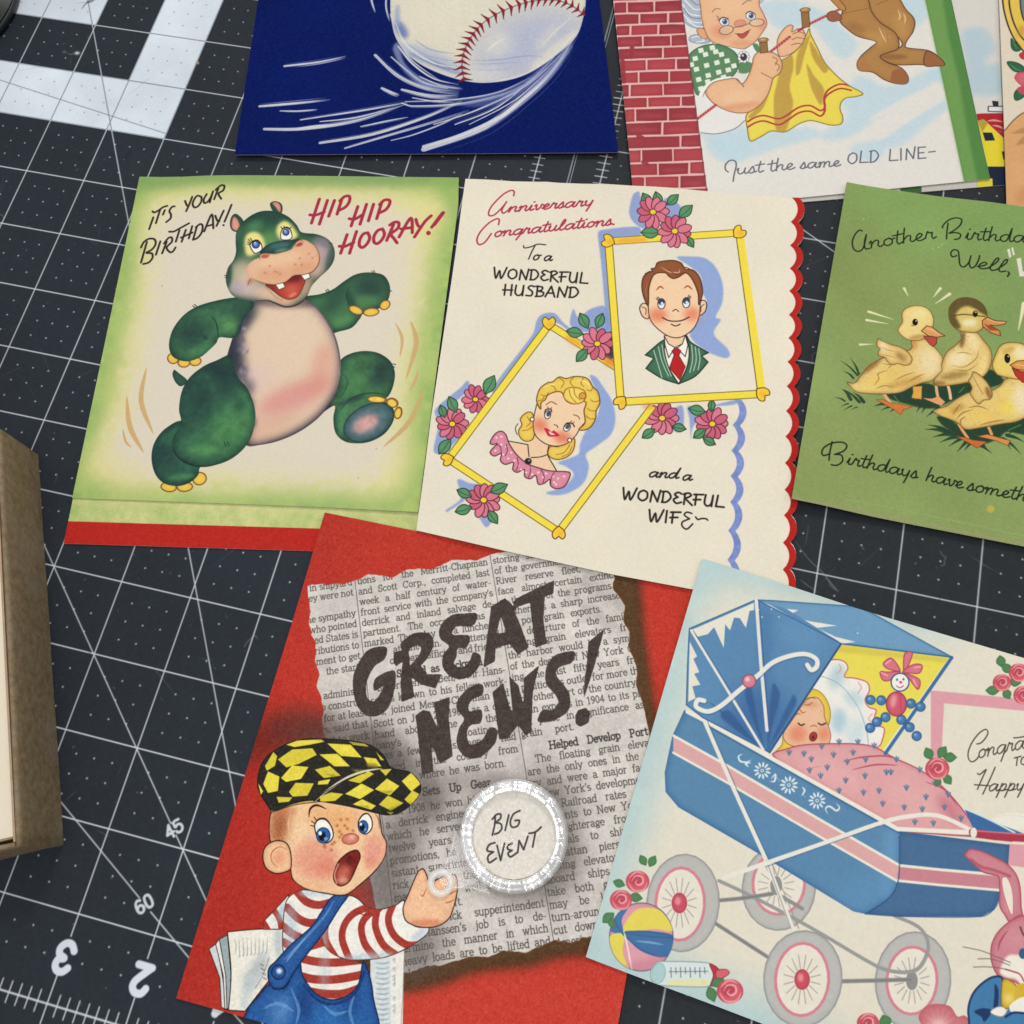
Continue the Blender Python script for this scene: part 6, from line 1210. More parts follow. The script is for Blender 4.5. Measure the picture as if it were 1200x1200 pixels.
# ---------------------------------------------------------------- olive green card with ducklings
_a = unproj([(992.3, 213.3)], .1)[0, :2]; _b = unproj([(927.8, 584.3)], .1)[0, :2]; _e = unproj([(1200, 243.5)], .1)[0, :2]; _f = unproj([(1200, 639.5)], .1)[0, :2]
_v = (_e-_a)/np.linalg.norm(_e-_a); _v2 = (_f-_b)/np.linalg.norm(_f-_b)
DUCK_OUT = rect_out([_a, _a+_v*4.2, _b+_v2*4.2, _b], .1)
def paint_duck():
    c = Canvas('duck', DUCK_OUT[0], DUCK_OUT[1], DUCK_OUT, .13, '85985a', ppi=175, seed=13)
    c.zf(0, 0, 1)
    c.air(1100, 250, 110, 60, 0, '7a9c58', .6); c.air(1190, 330, 40, 140, 0, '789858', .5); c.air(980, 560, 50, 90, 0, '8c9a5c', .6); c.air(1010, 330, 40, 80, 0, '848f52', .4)
    c.img *= (1+.03*c.noise(50))[..., None]
    D = (960, 340, 5); c.zf(*D)
    GD = '24402c'
    c.fill([(215, 585), (260, 600), (400, 608), (520, 560), (620, 545), (700, 560), (880, 540), (960, 500), (1000, 465), (1060, 500), (1080, 540), (1010, 570), (900, 600), (800, 640), (680, 690), (600, 690), (520, 670), (420, 640), (380, 610)], GD, blur=.5)
    c.fill([(690, 740), (760, 750), (850, 810), (960, 800), (1100, 770), (1260, 740), (1260, 850), (1100, 830), (1050, 870), (960, 900), (860, 880), (780, 830), (720, 790)], GD, blur=.6)
    for a, b, w in (((125, 412), (225, 500), 1.6), ((182, 398), (232, 490), 1.8), ((142, 475), (200, 515), 1.8), ((135, 580), (185, 640), 3), ((88, 628), (150, 650), 1.4), ((145, 582), (235, 655), 2.5), ((200, 600), (260, 655), 3), ((125, 685), (170, 665), 1.2), ((140, 708), (190, 678), 1.2), ((185, 705), (222, 685), 1.0), ((320, 680), (400, 665), 3), ((360, 705), (430, 680), 2.2), ((415, 715), (450, 690), 2.2),
        ((570, 715), (610, 650), 2.6), ((600, 720), (640, 650), 3), ((630, 740), (700, 690), 3), ((625, 815), (760, 830), 4), ((640, 790), (740, 820), 3), ((670, 860), (790, 840), 4), ((710, 890), (830, 850), 4), ((760, 915), (850, 860), 3), ((810, 945), (880, 870), 3.4), ((850, 940), (900, 880), 3), ((1010, 955), (900, 890), 3.5), ((980, 930), (930, 880), 3), ((1180, 960), (1080, 870), 2.6), ((1120, 930), (1070, 870), 2.6), ((1200, 890), (1100, 850), 3), ((1050, 850), (1100, 790), 3), ((1100, 850), (1200, 780), 3), ((780, 610), (850, 550), 4), ((560, 560), (620, 640), 3)):
        c.stroke([a, ((a[0]+b[0])/2+4, (a[1]+b[1])/2-5), b], w*1.3, GD, .95, taper=3)
    for a, b in (((560, 640), (600, 580)), ((440, 620), (470, 660)), ((820, 600), (850, 570)), ((1110, 820), (1180, 790))): c.stroke([a, b], 1.4, '4d7c3c', .8)
    Y, YL, BR, K = 'dec078', 'e3cd90', '96703c', '6e5228'
    OR = 'c9763a'
    def foot(p, l): c.stroke(l, 2.6, 'dfa070'); c.fill(p, OR, smooth=False, line='6a3418', lw=.5)
    # second duckling
    c.stroke([(685, 560), (690, 600), (700, 640)], 3, 'dfa878'); c.fill([(605, 632), (660, 636), (700, 622), (738, 655), (715, 678), (660, 655)], 'dc9a68', smooth=False); c.stroke([(755, 560), (765, 600), (770, 635)], 3, 'dfb88c')
    b2 = [(830, 235), (832, 285), (795, 325), (750, 360), (725, 410), (705, 470), (668, 540), (700, 562), (780, 556), (860, 542), (940, 520), (992, 470), (1012, 400), (1000, 340), (960, 290), (920, 245)]
    c.fill(b2, Y, line=K, lw=.7, rim=BR, rimr=2.4, rima=.8); A = c.region(b2)
    c.air(820, 400, 70, 46, -20, 'ead8ae', .9, A); c.air(900, 300, 30, 60, -20, 'ecd9ac', .7, A); c.air(790, 500, 90, 22, -10, '8c6a30', .7, A); c.air(840, 290, 14, 50, 10, '6a5028', .8, A); c.air(960, 440, 20, 60, 10, 'ecd486', .7, A); c.air(700, 545, 40, 14, 0, '6e4c22', .6, A)
    for p in ([(780, 440), (850, 450), (920, 400), (935, 350)], [(790, 465), (870, 470), (930, 430)], [(800, 370), (850, 365), (900, 380)]): c.stroke(p, 1.2, '9a7434', .7, clip=A, taper=2)
    h2 = [(765, 180), (760, 110), (795, 62), (850, 43), (920, 55), (970, 98), (985, 160), (962, 218), (920, 248), (860, 246), (830, 240), (795, 222)]
    c.fill(h2, 'd2b868', line=K, lw=.7, rim='6e5428', rimr=1.8); A = c.region(h2)
    c.fill([(765, 185), (758, 110), (790, 60), (850, 40), (930, 55), (985, 110), (985, 150), (940, 130), (880, 95), (830, 105), (800, 150), (830, 215), (800, 225)], '4c4020', .85, clip=A, blur=1.2); c.air(880, 190, 44, 24, 0, 'e8dcb4', .9, A); c.stroke([(790, 150), (850, 142), (970, 155)], 1.4, '4c3c1c', .8, clip=A)
    c.ell(914, 138, 15, 20, 0, '1a140c'); c.ell(918, 130, 4, 4, 0, 'e8e0c8'); c.air(900, 118, 30, 10, 0, 'e0c878', .6, A)
    c.fill([(955, 178), (985, 158), (1030, 178), (1098, 184), (1085, 200), (1040, 208), (1000, 204), (1058, 240), (1062, 268), (1010, 252), (958, 212)], 'cf8a50', line='5c3018', lw=.8, smooth=False); c.stroke([(985, 170), (1040, 188), (1090, 188)], 1, 'e8b484', .8); c.fill([(965, 196), (1010, 212), (1050, 238), (1000, 235)], '8c3c24', .8, smooth=False)
    # first duckling
    c.stroke([(375, 600), (395, 630), (420, 665)], 3, 'e0a880'); c.fill([(335, 642), (372, 640), (415, 660), (470, 668), (550, 682), (495, 700), (475, 730), (440, 700)], OR, smooth=False, line='7c4420', lw=.5)
    c.fill([(548, 565), (602, 562), (600, 640), (540, 632), (550, 600)], 'd9a048', smooth=False, line=K, lw=.5)
    b1 = [(163, 538), (205, 545), (240, 505), (290, 445), (370, 398), (450, 370), (530, 350), (545, 330), (540, 300), (590, 280), (650, 298), (680, 340), (722, 395), (715, 440), (720, 470), (690, 500), (660, 530), (600, 545), (540, 568), (480, 598), (400, 608), (300, 606), (220, 596), (185, 568)]
    c.fill(b1, Y, line=K, lw=.8, rim=BR, rimr=2.4, rima=.7); A = c.region(b1)
    c.air(650, 420, 66, 88, 0, 'e6d2a4', .95, A); c.air(330, 540, 90, 40, -20, 'e2c468', .8, A); c.air(300, 450, 70, 16, -35, '8c5c2c', .8, A); c.air(500, 540, 110, 22, -15, 'b8883a', .6, A); c.air(560, 310, 20, 40, 0, 'c08a40', .6, A); c.air(245, 570, 70, 24, 0, 'e6c878', .6, A); c.air(440, 480, 60, 50, 0, 'dcbc60', .6, A)
    for p in ([(320, 560), (350, 520), (345, 490), (400, 470)], [(330, 580), (380, 560), (440, 570)], [(440, 530), (500, 500), (560, 480)], [(520, 540), (570, 510), (620, 490)], [(370, 430), (420, 440), (400, 460)]): c.stroke(p, 1.4, '96702e', .7, clip=A, taper=2)
    w1 = [(345, 283), (372, 300), (420, 318), (480, 335), (525, 368), (545, 405), (530, 435), (495, 440), (460, 430), (430, 438), (400, 420), (385, 395), (350, 385), (345, 362), (358, 345), (338, 322)]
    c.fill(w1, 'dfc07a', line=K, lw=.7, rim='a87438', rimr=2); A = c.region(w1); c.air(480, 390, 40, 22, 40, '8c5c2c', .6, A); c.air(375, 330, 26, 34, 0, 'e9d6a8', .8, A)
    for p in ([(355, 330), (400, 350), (450, 360)], [(360, 375), (410, 385), (450, 400)], [(400, 410), (440, 415)]): c.stroke(p, 1, 'a87c3c', .6, taper=2)
    h1 = [(488, 185), (485, 135), (515, 102), (575, 90), (635, 108), (668, 158), (668, 205), (650, 250), (600, 290), (540, 295), (500, 280), (462, 240), (470, 215)]
    c.fill(h1, 'e3cb84', line=K, lw=.7, rim='b08038', rimr=1.8); A = c.region(h1); c.air(590, 140, 60, 36, 0, 'ebd694', .8, A); c.air(510, 235, 40, 34, 20, 'e8cc84', .8, A); c.air(575, 275, 50, 14, -10, 'a87434', .6, A); c.air(640, 180, 20, 40, 0, 'e6cd86', .5, A)
    c.ell(562, 188, 16, 20, 0, '17120c'); c.ell(568, 180, 4, 4, 0, 'e8e0c8'); c.stroke([(540, 205), (552, 210)], .8, K)
    c.fill([(612, 268), (650, 272), (690, 276), (688, 310), (668, 332), (645, 315)], 'b04a3c', smooth=False, line='5c2418', lw=.7); c.fill([(598, 240), (630, 208), (662, 216), (698, 246), (738, 268), (690, 276), (640, 268)], 'd29a5c', smooth=False, line='5c3018', lw=.8); c.stroke([(630, 225), (665, 235), (700, 258)], 1.2, 'ecc08c', .8)
    # third duckling
    c.stroke([(820, 790), (845, 830), (870, 865)], 3, 'd99a60'); c.fill([(800, 856), (850, 862), (900, 878), (985, 888), (925, 926), (885, 900)], 'c46a34', smooth=False, line='6a3418', lw=.5); c.stroke([(985, 785), (1000, 820), (1010, 845)], 3, 'd99a60'); c.fill([(925, 856), (985, 845), (1040, 860), (1120, 882), (1105, 910), (1030, 880)], 'd08a48', smooth=False, line='6a3418', lw=.5)
    b3 = [(668, 705), (740, 682), (800, 640), (870, 602), (940, 590), (1000, 590), (1060, 560), (1095, 520), (1200, 510), (1280, 600), (1260, 700), (1170, 765), (1060, 785), (950, 805), (860, 816), (815, 780), (760, 755), (700, 732)]
    c.fill(b3, 'dec072', line=K, lw=.8, rim=BR, rimr=2.4, rima=.7); A = c.region(b3)
    c.air(1180, 640, 50, 90, 0, 'eadcc0', .8, A); c.air(1100, 690, 50, 46, 20, 'e6d058', .8, A); c.air(800, 700, 60, 22, -30, '9c6c2c', .5, A); c.air(960, 740, 90, 30, 0, 'e3c25a', .6, A); c.air(1090, 590, 40, 30, -30, 'e8d270', .6, A); c.air(740, 715, 50, 20, 20, 'e2b860', .8, A)
    for p in ([(780, 730), (810, 690), (830, 660)], [(800, 760), (840, 720), (900, 700)], [(870, 690), (930, 680), (990, 700)], [(940, 790), (1020, 770), (1090, 760)], [(830, 790), (830, 760), (860, 740)]): c.stroke(p, 1.6, '8c6428', .7, clip=A, taper=2)
    w3 = [(905, 478), (950, 505), (990, 550), (1014, 605), (1000, 640), (965, 645), (935, 668), (905, 640), (885, 605), (895, 570), (875, 530), (890, 510)]
    c.fill(w3, 'd9bc74', line=K, lw=.7, rim='a87438', rimr=2); A = c.region(w3); c.air(990, 600, 14, 36, -20, '7c5424', .8, A); c.stroke([(905, 510), (930, 560), (960, 610)], 1.2, 'a87c3c', .7, clip=A)
    h3 = [(1015, 445), (1030, 385), (1062, 325), (1120, 306), (1200, 318), (1280, 370), (1290, 470), (1200, 520), (1120, 516), (1075, 505), (1040, 492)]
    c.fill(h3, 'e0c672', line=K, lw=.8, rim='a87830', rimr=2); A = c.region(h3); c.air(1180, 370, 50, 34, 20, 'e9ddbc', .8, A); c.air(1060, 440, 30, 40, 0, 'e3c860', .7, A); c.air(1110, 350, 40, 18, -20, 'b08838', .5, A)
    c.ell(1102, 400, 17, 28, -5, '1a140c'); c.ell(1108, 388, 4, 5, 0, 'e8e0c8')
    c.fill([(1130, 455), (1180, 475), (1260, 490), (1260, 560), (1190, 540), (1150, 500)], 'b0342c', smooth=False, line='5c1c14', lw=.7); c.fill([(1118, 440), (1160, 415), (1200, 412), (1280, 430), (1280, 475), (1200, 470), (1150, 462)], 'd2924c', smooth=False, line='5c3018', lw=.8); c.stroke([(1150, 435), (1190, 440), (1230, 455)], 1.2, 'e9b880', .8)
    rf = np.random.default_rng(12)
    for reg, n_ in ((c.region(b1), 150), (c.region(b2), 110), (c.region(b3), 130)):
        ys_, xs_ = np.nonzero(reg > .9)
        for k in rf.integers(0, len(xs_), n_):
            x, y = xs_[k], ys_[k]; a = rf.normal(-.5, .5); l = rf.uniform(3, 9)
            c.strokes([[(x, y), (x+math.cos(a)*l*.5, y+math.sin(a)*l*.5+.8), (x+math.cos(a)*l, y+math.sin(a)*l)]], rf.uniform(.7, 1.5), ['8c6630', 'f0e0b4', 'b98c44', 'f2e6c4'][rf.integers(4)], rf.uniform(.25, .6), raw=True, taper=2, clip=reg)
    # call marks
    for a, b, w in (((435, 172), (290, 126), 3), ((405, 198), (278, 175), 3), ((318, 316), (240, 319), 2.6), ((522, 36), (498, -10), 3), ((668, 42), (710, -10), 3.4), ((680, 80), (765, 22), 3.4), ((1167, 235), (1200, 80), 5)): c.stroke([a, b], w, 'dcd8ae', taper=3, smooth=False)
    K = '1c2416'
    c.zf(980, 240, 5.4545)
    c.strokes([[(165, 168), (148, 162), (120, 190), (103, 235), (110, 280), (140, 298), (170, 280), (185, 230), (192, 192)], [(192, 190), (180, 240), (186, 280), (212, 278)]], 1.5, K)
    write(c, 'nother', (212, 278), (638, 214), 46, K, 1.45, slant=.1)
    c.strokes([[(715, 118), (708, 165), (705, 218)], [(682, 148), (678, 138), (715, 100), (760, 84), (800, 92), (795, 125), (765, 155), (722, 182), (722, 182), (765, 178), (795, 190), (785, 215), (755, 222)]], 1.5, K)
    write(c, 'irthday', (825, 222), (1290, 245), 44, K, 1.45, slant=.1)
    c.strokes([[(770, 325), (742, 332), (732, 308), (750, 288), (778, 295), (785, 335), (790, 380), (812, 398), (845, 372), (862, 325)], [(862, 325), (850, 370), (862, 403), (890, 390), (912, 345), (916, 324)]], 1.5, K)
    write(c, 'ell', (900, 404), (1078, 432), 44, K, 1.45, slant=.3); c.stroke([(1098, 428), (1106, 440), (1094, 458)], 1.6, K)
    for p in ([(1092, 285), (1108, 280), (1120, 330), (1106, 340)], [(1118, 275), (1130, 270), (1142, 318), (1130, 325)], [(1152, 345), (1180, 338), (1192, 425), (1225, 430), (1215, 330), (1250, 330), (1262, 455), (1172, 458)]): c.fill(p, 'd9d6c4', smooth=False)
    c.zf(940, 510, 4.615)
    c.strokes([[(162, 36), (150, 90), (145, 135)], [(150, 100), (118, 110), (106, 95), (120, 65), (165, 42), (215, 38), (242, 55), (225, 85), (175, 104), (175, 104), (212, 108), (218, 140), (190, 162), (158, 160)]], 1.5, K)
    write(c, 'irthdays', (240, 156), (624, 236), 37, K, 1.45, slant=.1); write(c, 'have', (666, 244), (868, 290), 37, K, 1.45, slant=.1); write(c, 'something', (890, 296), (1370, 390), 37, K, 1.45, slant=.15)
    c.ell(1020, 398, 20, 20, 0, 'b9a850', blur=.4)
    c.zf(0, 0, 1)
    for x, y in ((1012, 257), (1100, 290), (1104, 287), (1093, 291), (1010, 540)): c.ell(x, y, .9, .9, 0, 'b9c49a', a=.7)
    c.stroke([(990, 585), (1060, 598), (1200, 628)], 1.0, '9aa86c', .5)
    c.stroke([(928, 583), (992, 596), (1060, 609), (1200, 638)], 2.2, '9c8f72', .75, smooth=False)
    c.img *= (1+.009*c.noise(3))[..., None]
    c.grain(.014)
    return c
# ---------------------------------------------------------------- blue card with the ball
_a = unproj([(275, 181.5)], .06)[0, :2]; _b = unproj([(724.5, 178.5)], .06)[0, :2]; _e = unproj([(302.5, 0)], .06)[0, :2]; _f = unproj([(702.5, 0)], .06)[0, :2]
_v = (_e-_a)/np.linalg.norm(_e-_a); _v2 = (_f-_b)/np.linalg.norm(_f-_b)
BLUE_OUT = rect_out([_a+_v*5., _b+_v2*5., _b, _a], .06)
def paint_blue():
    c = Canvas('blue', BLUE_OUT[0], BLUE_OUT[1], BLUE_OUT, .08, '0b1a58', ppi=160, seed=15)
    c.img *= (1+.04*c.noise(60))[..., None]
    Q = (440, 0, 4.286); V = (250, 0, 2.4)
    W = 'd0d0d2'
    c.zf(*V)
    sw = [([(372, 158), (290, 175), (200, 186)], 3.0), ([(328, 280), (230, 290), (130, 299)], 3.2), ([(292, 308), (240, 312), (188, 312)], 1.6), ([(545, 286), (430, 308), (245, 337)], 1.8), ([(520, 300), (400, 330), (300, 342)], 1.4), ([(545, 292), (400, 340), (250, 362), (143, 363)], 3.2), ([(548, 330), (480, 342), (415, 356)], 1.6), ([(700, 285), (600, 330), (450, 378), (300, 402)], 3.4), ([(720, 312), (600, 350), (480, 385), (370, 417)], 2.0), ([(700, 320), (640, 350), (560, 380), (500, 395)], 1.2),
          ([(1020, 95), (960, 190), (880, 270), (760, 360), (592, 420)], 6.5), ([(1010, 130), (930, 230), (820, 320), (700, 378), (590, 412)], 3), ([(1000, 110), (920, 200), (800, 300), (680, 350)], 1.6), ([(980, 150), (880, 240), (740, 310), (620, 350)], 1.4), ([(940, 190), (840, 255), (700, 290), (560, 298), (530, 290)], 1.6), ([(900, 215), (800, 260), (680, 280), (540, 286)], 1.2), ([(960, 180), (850, 280), (720, 350)], 1.0), ([(870, 290), (780, 350), (660, 400)], 1.4),
          ([(690, 262), (600, 250), (520, 215), (455, 155)], 3.6), ([(660, 250), (590, 232), (540, 195), (500, 160)], 1.6), ([(690, 238), (620, 222), (560, 180), (520, 130)], 2.2), ([(522, 268), (500, 260), (474, 248)], 3.2), ([(688, 272), (610, 270), (530, 252)], 3.0), ([(680, 288), (620, 285), (560, 275)], 1.4), ([(495, 60), (485, 20), (487, -20)], 1.4), ([(455, 35), (445, 0), (450, -20)], 1.6), ([(640, 228), (560, 170), (520, 110), (498, 40)], 1.4), ([(700, 250), (640, 240), (580, 215)], 1.2), ([(360, 350), (300, 352), (240, 360)], .9)]
    rs = np.random.default_rng(31)
    for p, w in sw:
        c.stroke(p, w*.8, W, .85, taper=3); Pn = np.array(p, float); dd = Pn[-1]-Pn[0]; nn = np.array([-dd[1], dd[0]])/np.linalg.norm(dd)
        for q in range(int(3+w*2)):
            o = rs.normal(0, w*1.0); f0 = rs.uniform(0, .35); Qs = smooth_pts(p, False, 8); Qs = Qs[:max(4, int(len(Qs)*(1-f0)))] if rs.random() < .5 else Qs[int(len(Qs)*f0*.6):]
            c.stroke(Qs+nn*o, rs.uniform(.5, 1.1), W, rs.uniform(.25, .7), smooth=False, taper=2)
    for p, w in sw[10:20]: c.stroke([(x+6, y+5) for x, y in p], w*.3, '7f86ac', .6, taper=2)
    c.fill([(520, 120), (540, 180), (600, 225), (690, 245), (700, 252), (600, 245), (540, 205), (505, 140)], 'aeb4c8', .6, blur=1)
    c.fill([(1010, 120), (960, 200), (860, 270), (760, 300), (700, 290), (850, 240), (950, 160)], '8088b4', .45, blur=1.5)
    c.zf(*Q)
    ball = [(75, 0), (78, 80), (98, 180), (150, 262), (230, 325), (330, 372), (430, 402), (530, 416), (650, 406), (760, 372), (860, 312), (950, 242), (1010, 180), (1038, 110), (1056, 0), (1040, -200), (900, -420), (560, -520), (220, -420), (90, -200)]
    c.fill(ball, 'd3ccb9', rim='a7b0c6', rimr=3, rima=.5); A = c.region(ball)
    c.air(330, 60, 220, 150, 0, 'dad3c0', .7, A)
    R = c.region([(440, 400), (432, 320), (450, 240), (490, 170), (550, 110), (640, 55), (740, 18), (860, 8), (960, 18), (1050, 70), (1060, 200), (900, 400), (600, 430)])*A
    c.air(780, 230, 300, 180, -20, 'a9afc6', .9, R); c.air(620, 220, 70, 60, -40, 'd2cfc6', .7, R); c.air(860, 190, 90, 30, -50, 'cdc9bf', .6, R); c.air(900, 250, 160, 26, -38, 'd6d0c0', .8, R); c.air(560, 370, 90, 30, 0, 'c9c9cc', .6, R)
    c.air(130, 150, 24, 50, -30, '5a6ea6', .85, A); c.air(110, 90, 14, 70, 0, '8b98bc', .7, A); c.air(280, 290, 190, 36, 22, 'a7aec2', .8, A); c.air(300, 320, 150, 14, 22, '7480a8', .7, A)
    for p, w, k in (([(200, 200), (280, 250), (400, 270)], 2, '8e98b8'), ([(100, 110), (150, 220), (260, 300), (400, 360)], 2.4, 'd9d8d2'), ([(160, 220), (260, 280), (420, 310)], 1.4, '8e98b8'), ([(240, 300), (340, 340), (420, 352)], 2, '6672a0'), ([(480, 305), (620, 300), (760, 280), (840, 285)], 1.8, '8e96b4'), ([(490, 322), (600, 320), (720, 312)], 1, '8e96b4'), ([(500, 350), (600, 352), (700, 340)], 2, 'a6acc0'), ([(200, 270), (300, 320), (420, 340)], 1.4, 'dedcd4'), ([(560, 260), (600, 220), (660, 190)], 2.2, 'dcd8ce'), ([(830, 240), (900, 160), (980, 90)], 2.2, 'd6d2c8'), ([(600, 408), (760, 370), (900, 270), (1000, 170)], 4, 'd9d5ca')): c.stroke(p, w, k, .6, clip=A, taper=2)
    # seam and stitches
    seam = smooth_pts([(445, 398), (434, 330), (445, 260), (478, 190), (530, 125), (600, 75), (680, 38), (760, 12), (840, 0), (910, 2), (980, 25), (1050, 75)], False, 12)
    c.stroke(seam, 1.5, '6c7284', .85, smooth=False)
    d = np.r_[0, np.cumsum(np.linalg.norm(np.diff(seam, axis=0), axis=1))]
    k = 0; s = 6.
    while s < d[-1]-2:
        x = np.interp(s, d, seam[:, 0]); y = np.interp(s, d, seam[:, 1]); x2 = np.interp(s+6, d, seam[:, 0]); y2 = np.interp(s+6, d, seam[:, 1])
        t = np.array([x2-x, y2-y]); t /= np.linalg.norm(t); n = np.array([-t[1], t[0]]); o = np.array([x, y])
        L = 40 if x < 800 else 30
        for sg in (-1, 1):
            tip = o+n*sg*L*(.95 if sg < 0 else .9)+t*(-(-20 if x < 780 else -16)) if False else o+n*sg*L-t*18
            c.fill([tip, o+t*6-n*sg*0, o+t*6, o-t*11], '8a2630', smooth=False); c.stroke([tip, o-t*10], 1.0, '4a1820', .6, smooth=False)
        k += 1; s += 30 if x < 520 else (44 if x < 700 else 34)
    c.zf(0, 0, 1); c.img *= (1+.009*c.noise(3))[..., None]
    c.grain(.016)
    return c
# ---------------------------------------------------------------- washing-line card
_a = unproj([(744, 251)], .06)[0, :2]; _b = unproj([(718.5, 0)], .06)[0, :2]; _e = unproj([(1160.5, 209.5)], .06)[0, :2]; _f = unproj([(1115, 0)], .06)[0, :2]
_v = (_b-_a)/np.linalg.norm(_b-_a); _v2 = (_f-_e)/np.linalg.norm(_f-_e)
OLD_OUT = rect_out([_a+_v*5., _e+_v2*5.4, _e, _a], .06)
_g = unproj([(747, 253)], .03)[0, :2]; _h = unproj([(1176, 216.8)], .03)[0, :2]; _w = (_h-_g)/np.linalg.norm(_h-_g); _n = unproj([(1169.5, 0)], .03)[0, :2]-_h; _n /= np.linalg.norm(_n); _q = unproj([(1200, 214)], .03)[0, :2]
OLDB_OUT = rect_out([_g+_n*5.0, _g+_w*5.37+_n*5.0, _g+_w*5.37, _g], .03)
_i = unproj([(1179.3, 245)], .09)[0, :2]; _j = unproj([(1170.6, 0)], .09)[0, :2]; _v = (_j-_i)/np.linalg.norm(_j-_i); _n = np.array([_v[1], -_v[0]])
PEACH_OUT = rect_out([_i-_v*.15+_v*5, _i-_v*.15+_v*5+_n*4, _i-_v*.15+_n*4, _i-_v*.15], .09)
def paint_old():
    c = Canvas('old', OLD_OUT[0], OLD_OUT[1], OLD_OUT, .08, 'd9d4cb', ppi=165, seed=17)
    P = (800, 0, 3.75)
    SKY = 'b4cbd4'
    c.zf(*P)
    for p in ([(340, 20), (480, 0), (640, 60), (700, 120), (770, 200), (700, 260), (620, 180), (560, 110), (430, 130), (380, 90)], [(780, 330), (900, 380), (1100, 300), (1130, 340), (1000, 430), (860, 520), (740, 600), (640, 620), (600, 590), (720, 520), (700, 430)], [(880, 600), (1000, 520), (1140, 430), (1170, 470), (1060, 560), (960, 640), (870, 640)], [(80, 560), (280, 560), (300, 640), (240, 700), (120, 640)], [(100, 640), (200, 600), (560, 560), (600, 600), (420, 650), (200, 720)], [(940, -20), (1060, -20), (1080, 60), (1020, 120), (980, 60)], [(1080, 320), (1150, 300), (1160, 380), (1120, 360)], [(740, 640), (900, 620), (860, 700), (780, 700)]):
        c.fill(p, SKY, .8, blur=2.5)
    for p in ([(840, 520), (1000, 430), (1140, 380)], [(880, 600), (1010, 510), (1150, 430)]): c.stroke(p, 6, 'd9d4cb', .8, blur=1)
    c.fill([(60, 420), (280, 500), (270, 540), (200, 580), (90, 585), (66, 540)], 'dcd9d2', smooth=True); c.stroke([(80, 583), (150, 588), (230, 565), (272, 530)], 1, '6a7884')
    # granny: hair, head
    H = 'a7afba'; K = '4c3a34'
    c.fill([(-20, -40), (95, -40), (85, 30), (80, 90), (98, 128), (60, 126), (20, 110), (-10, 70)], H, rim='7d8796', rimr=2); c.fill([(330, -40), (372, -30), (350, 12), (335, 14)], H)
    for p in ([(0, 20), (30, 60), (80, 70)], [(10, 0), (50, 40), (82, 40)], [(0, 60), (40, 95), (90, 100)], [(20, 90), (60, 115), (95, 118)], [(60, -10), (90, 0)], [(340, 0), (352, -5)]): c.stroke(p, 1.4, 'dfe3e8', .9); 
    for p in ([(5, 35), (35, 75), (80, 82)], [(30, -5), (60, 20), (85, 20)]): c.stroke(p, 1, '5c6674', .8)
    c.fill([(30, 160), (60, 150), (100, 165), (125, 180), (100, 192), (50, 190), (28, 180)], H, rim='6d7786', rimr=1.5); c.stroke([(40, 165), (70, 160), (95, 178), (60, 185)], 1, 'e6e9ec')
    c.fill([(62, 130), (90, 125), (110, 160), (100, 172), (75, 160)], 'd89a70', line=K, lw=.5)
    fc = [(88, -40), (80, 40), (90, 110), (112, 165), (150, 195), (210, 212), (270, 214), (310, 192), (345, 150), (370, 105), (355, 60), (336, 20), (336, -40)]
    c.fill(fc, 'dfae84', line='7c5038', lw=.7, rim='c48458', rimr=1.8, rima=.5); A = c.region(fc); c.air(170, 140, 44, 28, 10, 'd07c60', .65, A); c.air(350, 110, 22, 26, 0, 'd07c60', .6, A); c.air(260, 190, 50, 16, 0, 'cf8c64', .6, A); c.air(220, 20, 90, 40, 0, 'e6ba90', .6, A)
    for x, y in ((183, 96), (299, 70)):
        c.ell(x, y, 21, 17, 15, 'e6e8ea', line=K, lw=.5); c.ell(x+2, y-1, 12, 13, 0, '47688a'); c.ell(x+2, y-1, 6, 7, 0, '1c2430'); c.ell(x-2, y-5, 3, 3, 0, 'f0f0f0')
    c.stroke([(160, 92), (175, 76), (200, 82)], 1.2, K); c.stroke([(278, 60), (296, 50), (318, 62)], 1.2, K); c.stroke([(150, 70), (162, 82)], .7, K); c.stroke([(152, 84), (162, 90)], .7, K)
    c.stroke([(130, 52), (145, 38), (165, 40)], 1.2, '8a7464'); c.stroke([(262, 20), (282, 4), (300, 4)], 1.2, '8a7464')
    c.ell(252, 103, 26, 16, -8, 'd58a72', line='a05a44', lw=.5); c.ell(192, 132, 31, 19, -12, 'd9c2a0', a=.5, line='5c544c', lw=.8); c.ell(326, 99, 32, 16, -5, 'd9c2a0', a=.5, line='5c544c', lw=.8); c.stroke([(222, 122), (250, 116), (294, 103)], .8, '5c544c')
    c.fill([(240, 148), (262, 148), (290, 134), (285, 150), (266, 168), (248, 162)], 'b8443c', line='6c2420', lw=.5); c.stroke([(232, 148), (262, 150), (298, 130)], .9, '7c3428')
    # dress, brooch
    G = '4e7d52'
    c.fill([(130, 195), (200, 205), (270, 215), (310, 195), (335, 225), (300, 310), (240, 315)], 'dfe0da', line='5a6a62', lw=.6)
    c.fill([(250, 275), (300, 275), (305, 312), (250, 318)], G); c.fill([(308, 195), (330, 195), (342, 230), (322, 225)], G)
    sl = [(24, 252), (50, 220), (100, 198), (160, 196), (215, 218), (242, 250), (240, 305), (205, 345), (150, 350), (105, 372), (92, 412), (60, 414), (44, 360), (32, 300)]
    c.fill(sl, G, line='2c4c34', lw=.8, rim='3a6440', rimr=2); S = c.region(sl)
